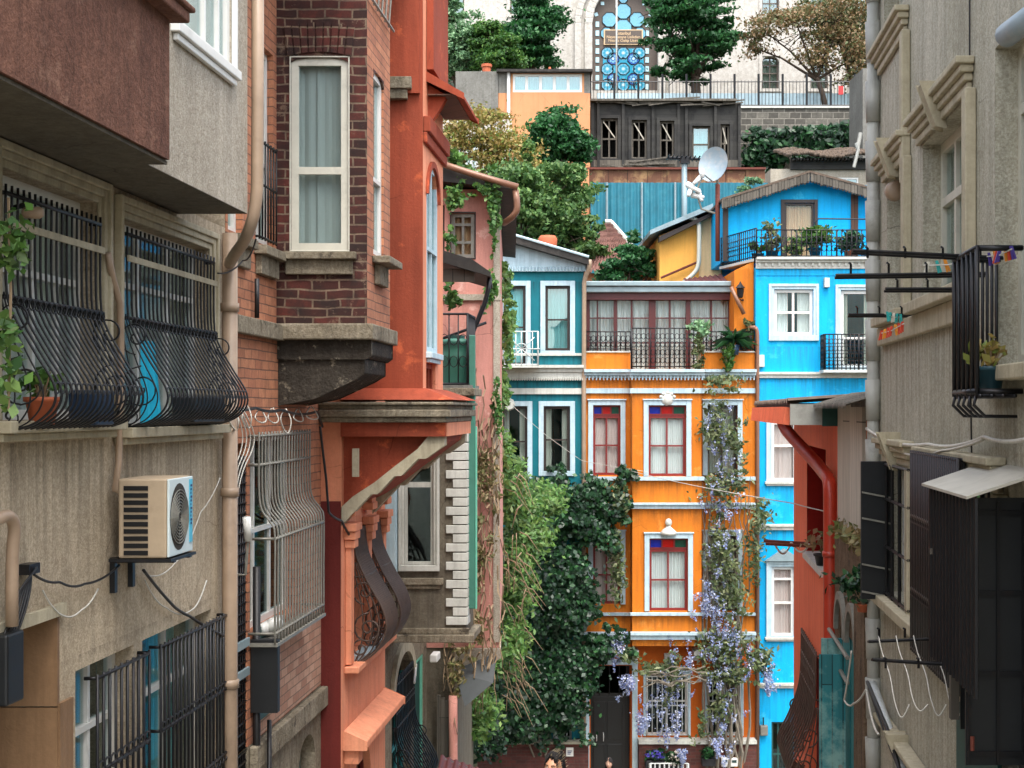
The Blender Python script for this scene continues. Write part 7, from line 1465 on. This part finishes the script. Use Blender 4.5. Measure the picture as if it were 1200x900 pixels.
# ================================================================== people
def person(name, label, base, h, yaw, tilt, skin, hairm, cloth, legs, quiff=False, seedk=0):
    """one continuous figure grown from a joint skeleton; clothes and hair are shells over it"""
    t = thing(name, label, 'person', base); s = h/1.75
    R = Matrix.Rotation(yaw, 3, 'Z')
    J = {'pel': (0, 0, .95, .13), 'sp': (0, 0, 1.15, .12), 'ch': (0, .0, 1.34, .14), 'nk0': (0, .0, 1.46, .07), 'nk': (0, -.01, 1.54, .055), 'hd': (0, -.02, 1.6, .055)}
    for sg, n in ((1, 'l'), (-1, 'r')):
        J['sh'+n] = (sg*.17, 0, 1.41, .062); J['el'+n] = (sg*.23, .03, 1.13, .042); J['wr'+n] = (sg*.22, -.08, .9, .028); J['hn'+n] = (sg*.21, -.11, .83, .03)
        J['hp'+n] = (sg*.095, 0, .88, .095); J['kn'+n] = (sg*.1, -.02, .49, .062); J['an'+n] = (sg*.1, .03, .09, .042); J['to'+n] = (sg*.115, -.14, .035, .035)
    E = [('pel', 'sp'), ('sp', 'ch'), ('ch', 'nk0'), ('nk0', 'nk'), ('nk', 'hd')]
    for n in 'lr':
        E += [('ch', 'sh'+n), ('sh'+n, 'el'+n), ('el'+n, 'wr'+n), ('wr'+n, 'hn'+n), ('pel', 'hp'+n), ('hp'+n, 'kn'+n), ('kn'+n, 'an'+n), ('an'+n, 'to'+n)]
        sg = 1 if n == 'l' else -1
        for f in range(5):
            a = (f-2)*.016 if f < 4 else -.03; L = (.07, .08, .075, .06, .05)[f]; b = J['hn'+n]; J[f'f{n}{f}'] = (b[0]-sg*.005, b[1]-.01+a, b[2]-.035 if f < 4 else b[2]-.01, .0115); J[f'g{n}{f}'] = (b[0]-sg*.02, b[1]-.02+a*1.1-(0 if f < 4 else .02), b[2]-.035-L if f < 4 else b[2]-.05, .0095); E += [('hn'+n, f'f{n}{f}'), (f'f{n}{f}', f'g{n}{f}')]
    names = list(J)
    def skin_mesh(keys, edges, grow, nm, mat, cut=None):
        me = bpy.data.meshes.new(nm); me.from_pydata([tuple(R@Vector(J[k][:3])*s) for k in keys], [(keys.index(a), keys.index(b)) for a, b in edges], []); o = bpy.data.objects.new('tmp', me); COL.objects.link(o)
        me.skin_vertices.new() if hasattr(me.skin_vertices, 'new') else None
        md = o.modifiers.new('skin', 'SKIN')
        bpy.context.view_layer.objects.active = o
        if not me.skin_vertices: 
            with bpy.context.temp_override(object=o, active_object=o, selected_objects=[o]): bpy.ops.mesh.customdata_skin_add()
        for i, k in enumerate(keys):
            r = J[k][3]*s+grow; me.skin_vertices[0].data[i].radius = (r*(1.25 if k in ('pel', 'sp', 'ch') else 1), r*(.85 if k in ('pel', 'sp', 'ch') else 1)); me.skin_vertices[0].data[i].use_root = (i == 0)
        sb = o.modifiers.new('sub', 'SUBSURF'); sb.levels = sb.render_levels = 2
        dg = bpy.context.evaluated_depsgraph_get(); m2 = bpy.data.meshes.new_from_object(o.evaluated_get(dg)); bpy.data.objects.remove(o); return m2
    cap = MB()
    for k_ in names:
        q_ = R@Vector(J[k_][:3])*s; r_ = J[k_][3]*s*.8; wd = 1.3 if k_ in ('pel', 'sp', 'ch') else 1; cap.ball(q_, r_*wd, r_*(.95 if wd > 1 else 1), r_, 14, 10)
    for a_, b_ in E:
        A_, B_ = R@Vector(J[a_][:3])*s, R@Vector(J[b_][:3])*s; cap.tube([A_, A_.lerp(B_, .33), A_.lerp(B_, .66), B_], [J[a_][3]*s*.78, (J[a_][3]*.7+J[b_][3]*.3)*s*.82, (J[a_][3]*.3+J[b_][3]*.7)*s*.8, J[b_][3]*s*.76], 12)
    # head: sculpted ellipsoid with brow, nose, lips, chin, ears
    T = R@Matrix.Rotation(tilt, 3, 'X'); hc = R@Vector((0, -.02, 1.635))*s; V = []; Fc = []; K, Mm = 40, 30
    def hp(u, v):
        th, ph = PI*v, 2*PI*u; x, y, z = math.sin(th)*math.cos(ph), math.sin(th)*math.sin(ph), math.cos(th); X, Y, Z = x*.076, y*.096, z*.12
        if z < 0: X *= 1-.28*z*z; Y *= 1-.12*z*z
        if y < 0:
            f = -y; gx = lambda c0, w: math.exp(-((x-c0)/w)**2); gz = lambda c0, w: math.exp(-((z-c0)/w)**2)
            Y -= .024*gx(0, .16)*gz(-.2, .17)*f; Y -= .008*gx(0, .2)*gz(.05, .2)*f; Y += .012*(gx(.38, .18)+gx(-.38, .18))*gz(.06, .12)*f; Y -= .006*(gx(.4, .3)+gx(-.4, .3))*gz(.26, .1)*f
            Y -= .009*gx(0, .28)*gz(-.52, .07)*f; Y += .004*gx(0, .3)*gz(-.44, .03)*f; Y -= .012*gx(0, .3)*gz(-.82, .14)*f
        for e in (1, -1): X += e*.016*math.exp(-((x-e)/.12)**2-((y-.1)/.2)**2-((z+.05)/.25)**2)
        return hc+T@(Vector((X, Y, Z+.0))*s)
    for j in range(Mm+1):
        for i in range(K): V.append(hp(i/K, j/Mm))
    for j in range(Mm):
        for i in range(K): Fc.append((j*K+i, (j+1)*K+i, (j+1)*K+(i+1) % K, j*K+(i+1) % K))
    bv = [Vector(v) for v in cap.v]; bf = list(cap.f); o_ = len(bv); me = bpy.data.meshes.new('body'); me.from_pydata([tuple(v) for v in bv+V], [], bf+[tuple(i+o_ for i in f) for f in Fc]); bm = bmesh.new(); bm.from_mesh(me); bmesh.ops.recalc_face_normals(bm, faces=bm.faces); bm.to_mesh(me); bm.free(); o = bpy.data.objects.new('body', me); COL.objects.link(o)
    rm = o.modifiers.new('r', 'REMESH'); rm.mode = 'VOXEL'; rm.voxel_size = .005*s; rm.use_smooth_shade = True; dg = bpy.context.evaluated_depsgraph_get(); m2 = bpy.data.meshes.new_from_object(o.evaluated_get(dg)); o.modifiers.clear(); o.data = m2; sm_ = o.modifiers.new('s', 'SMOOTH'); sm_.iterations = 3; sm_.factor = .5; m2.name = 'body'; m2.materials.clear(); m2.materials.append(MATS[skin]); o.parent = t
    def shell(keys, nm, mat, grow):
        es = [e for e in E if e[0] in keys and e[1] in keys]; m3 = skin_mesh(keys, es, grow, nm, mat); m3.materials.append(MATS[mat]); ob = bpy.data.objects.new(nm, m3); COL.objects.link(ob); ob.parent = t; m3.polygons.foreach_set('use_smooth', [True]*len(m3.polygons))
    shell(['pel', 'sp', 'ch', 'nk0', 'shl', 'shr', 'ell', 'elr', 'wrl', 'wrr'], 'jacket', cloth, .014); shell(['pel', 'hpl', 'hpr', 'knl', 'knr', 'anl', 'anr'], 'trousers', legs, .012)
    m = MB()
    for sg in (1, -1): a, b = Vector((sg*.1, .03, .05)), Vector((sg*.115, -.17, .035)); m.tube([Vector(base)+R@(a+Vector((0, .05, 0)))*s, Vector(base)+R@a*s, Vector(base)+R@b*s], [.03*s, .05*s, .036*s], 10)
    m.build('shoe', 'cloth_black', t, True)
    W = lambda x, y, z: Vector(base)+hc+T@(Vector((x, y, z))*s)
    m = MB()
    for sg in (1, -1): m.ball(W(sg*.029, -.082, .008), .0125*s, .0125*s, .009*s, 10, 8)
    m.build('eye', 'eye_white', t, True); m = MB()
    for sg in (1, -1): m.ball(W(sg*.029, -.0925, .008), .0055*s, .004*s, .0055*s, 8, 6); m.tube([W(sg*.012, -.098, .03), W(sg*.03, -.1, .035), W(sg*.048, -.088, .028)], [.003*s, .004*s, .002*s], 5)
    m.build('eyebrow', 'hair_dark', t, True); MB().tube([W(-.022, -.098, -.062), W(0, -.105, -.059), W(.022, -.098, -.062)], [.003*s, .006*s, .003*s], 6).build('lips', 'lips', t, True)
    def strands(nm, mat, cnt, fz, Lr, rr, comb):
        m = MB(); rg = random.Random(5+seedk)
        for i in range(cnt):
            u, v = rg.random()*2*PI, math.acos(1-rg.random()*(1-fz)); x, y, z = math.sin(v)*math.cos(u), math.sin(v)*math.sin(u), math.cos(v)
            if (y < -.3 and z < .66) if quiff else (y < -.45 and z < .5): continue
            L = rg.uniform(*Lr); n_ = Vector((x, y, z)).normalized(); q = [Vector((x*.079, y*.099, z*.121))]; st = L/5; free = False
            for _ in range(5):
                dv = Vector(comb(n_.x, n_.y, n_.z)); dv = (dv-n_*dv.dot(n_)).normalized()
                if n_.z < -.15 or free: free = True; q.append(q[-1]+Vector((n_.x*.002, n_.y*.002, -st)))
                else: n_ = (n_+dv*st/.1).normalized(); q.append(Vector((n_.x*.084, n_.y*.104, n_.z*.126)))
            m.tube([W(*k_) for k_ in q], [rr*s, rr*s, rr*s, rr*s, rr*.8*s, rr*.3*s], 4)
        m.build(nm, mat, t, True)
    if quiff:
        strands('hair', 'hair_dark', 900, .05, (.02, .035), .004, lambda x, y, z: (0, .6, -.5 if z < .5 else .2)); m = MB(); rg = random.Random(3)
        for i in range(420):
            x = rg.uniform(-.055, .055); y = rg.uniform(-.078, .07); z = .121*math.sqrt(max(0, 1-(x/.078)**2-(y/.1)**2)); hgt = .035*(1-(y+.085)/.2)+.01; p0 = Vector((x, y, z-.003)); m.tube([W(*p0), W(x*1.05, y-.012*(y < -.04)+.01, z+hgt*.7), W(x+.01, y+.03, z+hgt)], [.004*s, .004*s, .0015*s], 4)
        m.build('hair_quiff', 'hair_tips' if False else 'hair_dark', t, True); m = MB()
        for i in range(60): x = rg.uniform(-.02, .07); y = rg.uniform(-.08, .08); z = .121*math.sqrt(max(0, 1-(x/.078)**2-(y/.1)**2)); hgt = .035*(1-(y+.085)/.2)+.014; m.tube([W(x*1.05, y, z+hgt*.6), W(x+.012, y+.03, z+hgt+.003)], [.0025*s, .001*s], 4)
        m.build('hair_tip', 'hair_tips', t, True)  # pale strands put the highlights at the hair's edge into colour
    else:
        strands('hair', 'hair_dark', 1300, -.1, (.1, .26), .005, lambda x, y, z: ((1.6 if x > 0 else -1.6) if y < .2 else x*.5, .8, -.8))
    return t
person('person', 'man with swept back dark hair in a black jacket walking in the foreground', (PX(651, 11), 11, ground(11)), PZ(878.5, 11)-ground(11)-.03, -.45, -.12, 'skin', 'hair_dark', 'cloth_black', 'cloth_denim', True)
gy = 28.3; person('person', 'small distant woman with dark hair in front of the black door', (PX(714, gy), gy, ground(gy)), PZ(886.5, gy)-ground(gy)-.02, -.3, 0, 'skin_pale', 'hair_dark', 'cloth_grey', 'cloth_black', False, 1)
tt = thing('house_notice', 'small white framed notice on the brick base beside the teal pipe', 'sign', (PX(668, 31), 31.1, PZ(886, 31.1))); MB().wbox(PX(663.5, 31.1), PX(672, 31.1), 31.11, 31.14, PZ(886.5, 31.1), PZ(876.5, 31.1)).build('board', 'pvc_white', tt); m = MB()
for i in range(3): m.wbox(PX(665, 31.1), PX(670.5-i, 31.1), 31.105, 31.109, PZ(880.6+i*1.8, 31.1), PZ(879.7+i*1.8, 31.1))
m.build('lettering', 'navy', tt)

# ================================================================== camera, light
cam = bpy.data.objects.new('camera', bpy.data.cameras.new('camera')); COL.objects.link(cam); cam.location = (0, 0, 0); cam.rotation_euler = (PI/2, 0, 0)
cam.data.sensor_width = 36; cam.data.lens = F/1200*36; cam.data.shift_y = (HZ-450)/1200; cam.data.clip_end = 600; cam.data.clip_start = .05; scene.camera = cam
SUN_EL, SUN_AZ = math.radians(64), math.radians(166)       # azimuth clockwise from +Y
w = bpy.data.worlds.new('World'); scene.world = w; w.use_nodes = True; g = w.node_tree; bg = g.nodes['Background']
sky = g.nodes.new('ShaderNodeTexSky'); sky.sky_type = 'NISHITA'; sky.sun_disc = False; sky.sun_elevation = SUN_EL; sky.sun_rotation = SUN_AZ; sky.air_density = 1.0; sky.dust_density = 3.5; sky.ozone_density = .6
hs = g.nodes.new('ShaderNodeHueSaturation'); hs.inputs['Saturation'].default_value = .45      # thin high cloud greys the sky light
g.links.new(sky.outputs[0], hs.inputs['Color']); g.links.new(hs.outputs[0], bg.inputs[0]); bg.inputs[1].default_value = .15
sl = bpy.data.lights.new('sun', 'SUN'); sl.energy = .55; sl.angle = math.radians(25); sl.color = (1, .95, .88); so = bpy.data.objects.new('sun', sl); COL.objects.link(so)
d = Vector((math.sin(SUN_AZ)*math.cos(SUN_EL), math.cos(SUN_AZ)*math.cos(SUN_EL), math.sin(SUN_EL))); so.rotation_euler = d.to_track_quat('Z', 'Y').to_euler(); so.location = (10, -10, 30)
vs = scene.view_settings; vs.view_transform = 'Standard'; vs.look = 'None'; vs.exposure = 1.9; vs.gamma = 1; vs.use_curve_mapping = False
cy = scene.cycles; cy.max_bounces = 8; cy.diffuse_bounces = 4; cy.glossy_bounces = 4; cy.transparent_max_bounces = 16; cy.transmission_bounces = 4; cy.caustics_reflective = False; cy.caustics_refractive = False

drips('plaster_tan', 1, [(6.5, 7.9, -.16, .9), (8.0, 9.9, -.2, .9), (7.3, 9.9, -1.3, .05), (1, 10.2, 1.3, .5)], (-3, 6, ground(6)))
drips('plaster_grey', 1, [(7.3, 10.4, .46, .8), (5.7, 6.9, .1, .8), (6.9, 10.3, -1.37, .9), (7.2, 8.9, 1.62, .3), (1, 10.6, 3.45, .8)], (2.2, 6, ground(6)))
drips('orange_paint', 0, [(1.5, 5.5, PZ(z_, YB), .35) for z_ in (447, 461, 563, 596, 721, 749)], (3.4, YB+3, -8.4), '#5a3a22', .8)
drips('blue_paint', 0, [(5.3, 9, PZ(z_, YB), .5) for z_ in (315, 406, 443, 570, 621, 752, 806)], (7.3, YB+3, -8.4), '#2c5a70', .7)
drips('teal_paint', 0, [(-.8, 1.7, PZ(z_, YB), .4) for z_ in (330, 418, 447, 462)], (.9, YB+3, -8.4), '#12282c', .8)
# ribs and hinges on the dark sheet metal
m = MB(); f6 = Front(6.2); xa, xb = RW.P(6.2, .26, 0)[0], RW.P(6.2, 0, 0)[0]
for z in (-.45, -.8, -1.15, -1.5): m.box(f6, xa+.004, xb, .002, .012, z-.012, z+.012)
for x in (xa+.004, (xa+xb)/2, xb-.02): m.box(f6, x, x+.014, .0125, .018, -1.54, -.4)
m.build('panel_rib', 'iron_black', bpy.data.objects['barred_enclosure'])
m = MB()
for z in (-.5, -1.0, -1.45): m.tube([(xa+.02, 6.175, z-.03), (xa+.02, 6.175, z+.03)], .009, 8)
m.build('hinge', 'rust', bpy.data.objects['barred_enclosure'])
# repeats share a group phrase
tops = [o for o in bpy.data.objects if o.parent is None and 'category' in o]; cnt = {}
for o in tops: cnt.setdefault(o.name.split('.')[0], []).append(o)
for k, v in cnt.items():
    if len(v) > 1:
        for o in v:
            if 'group' not in o: o['group'] = k.replace('_', ' ')+' repeats in the lane'
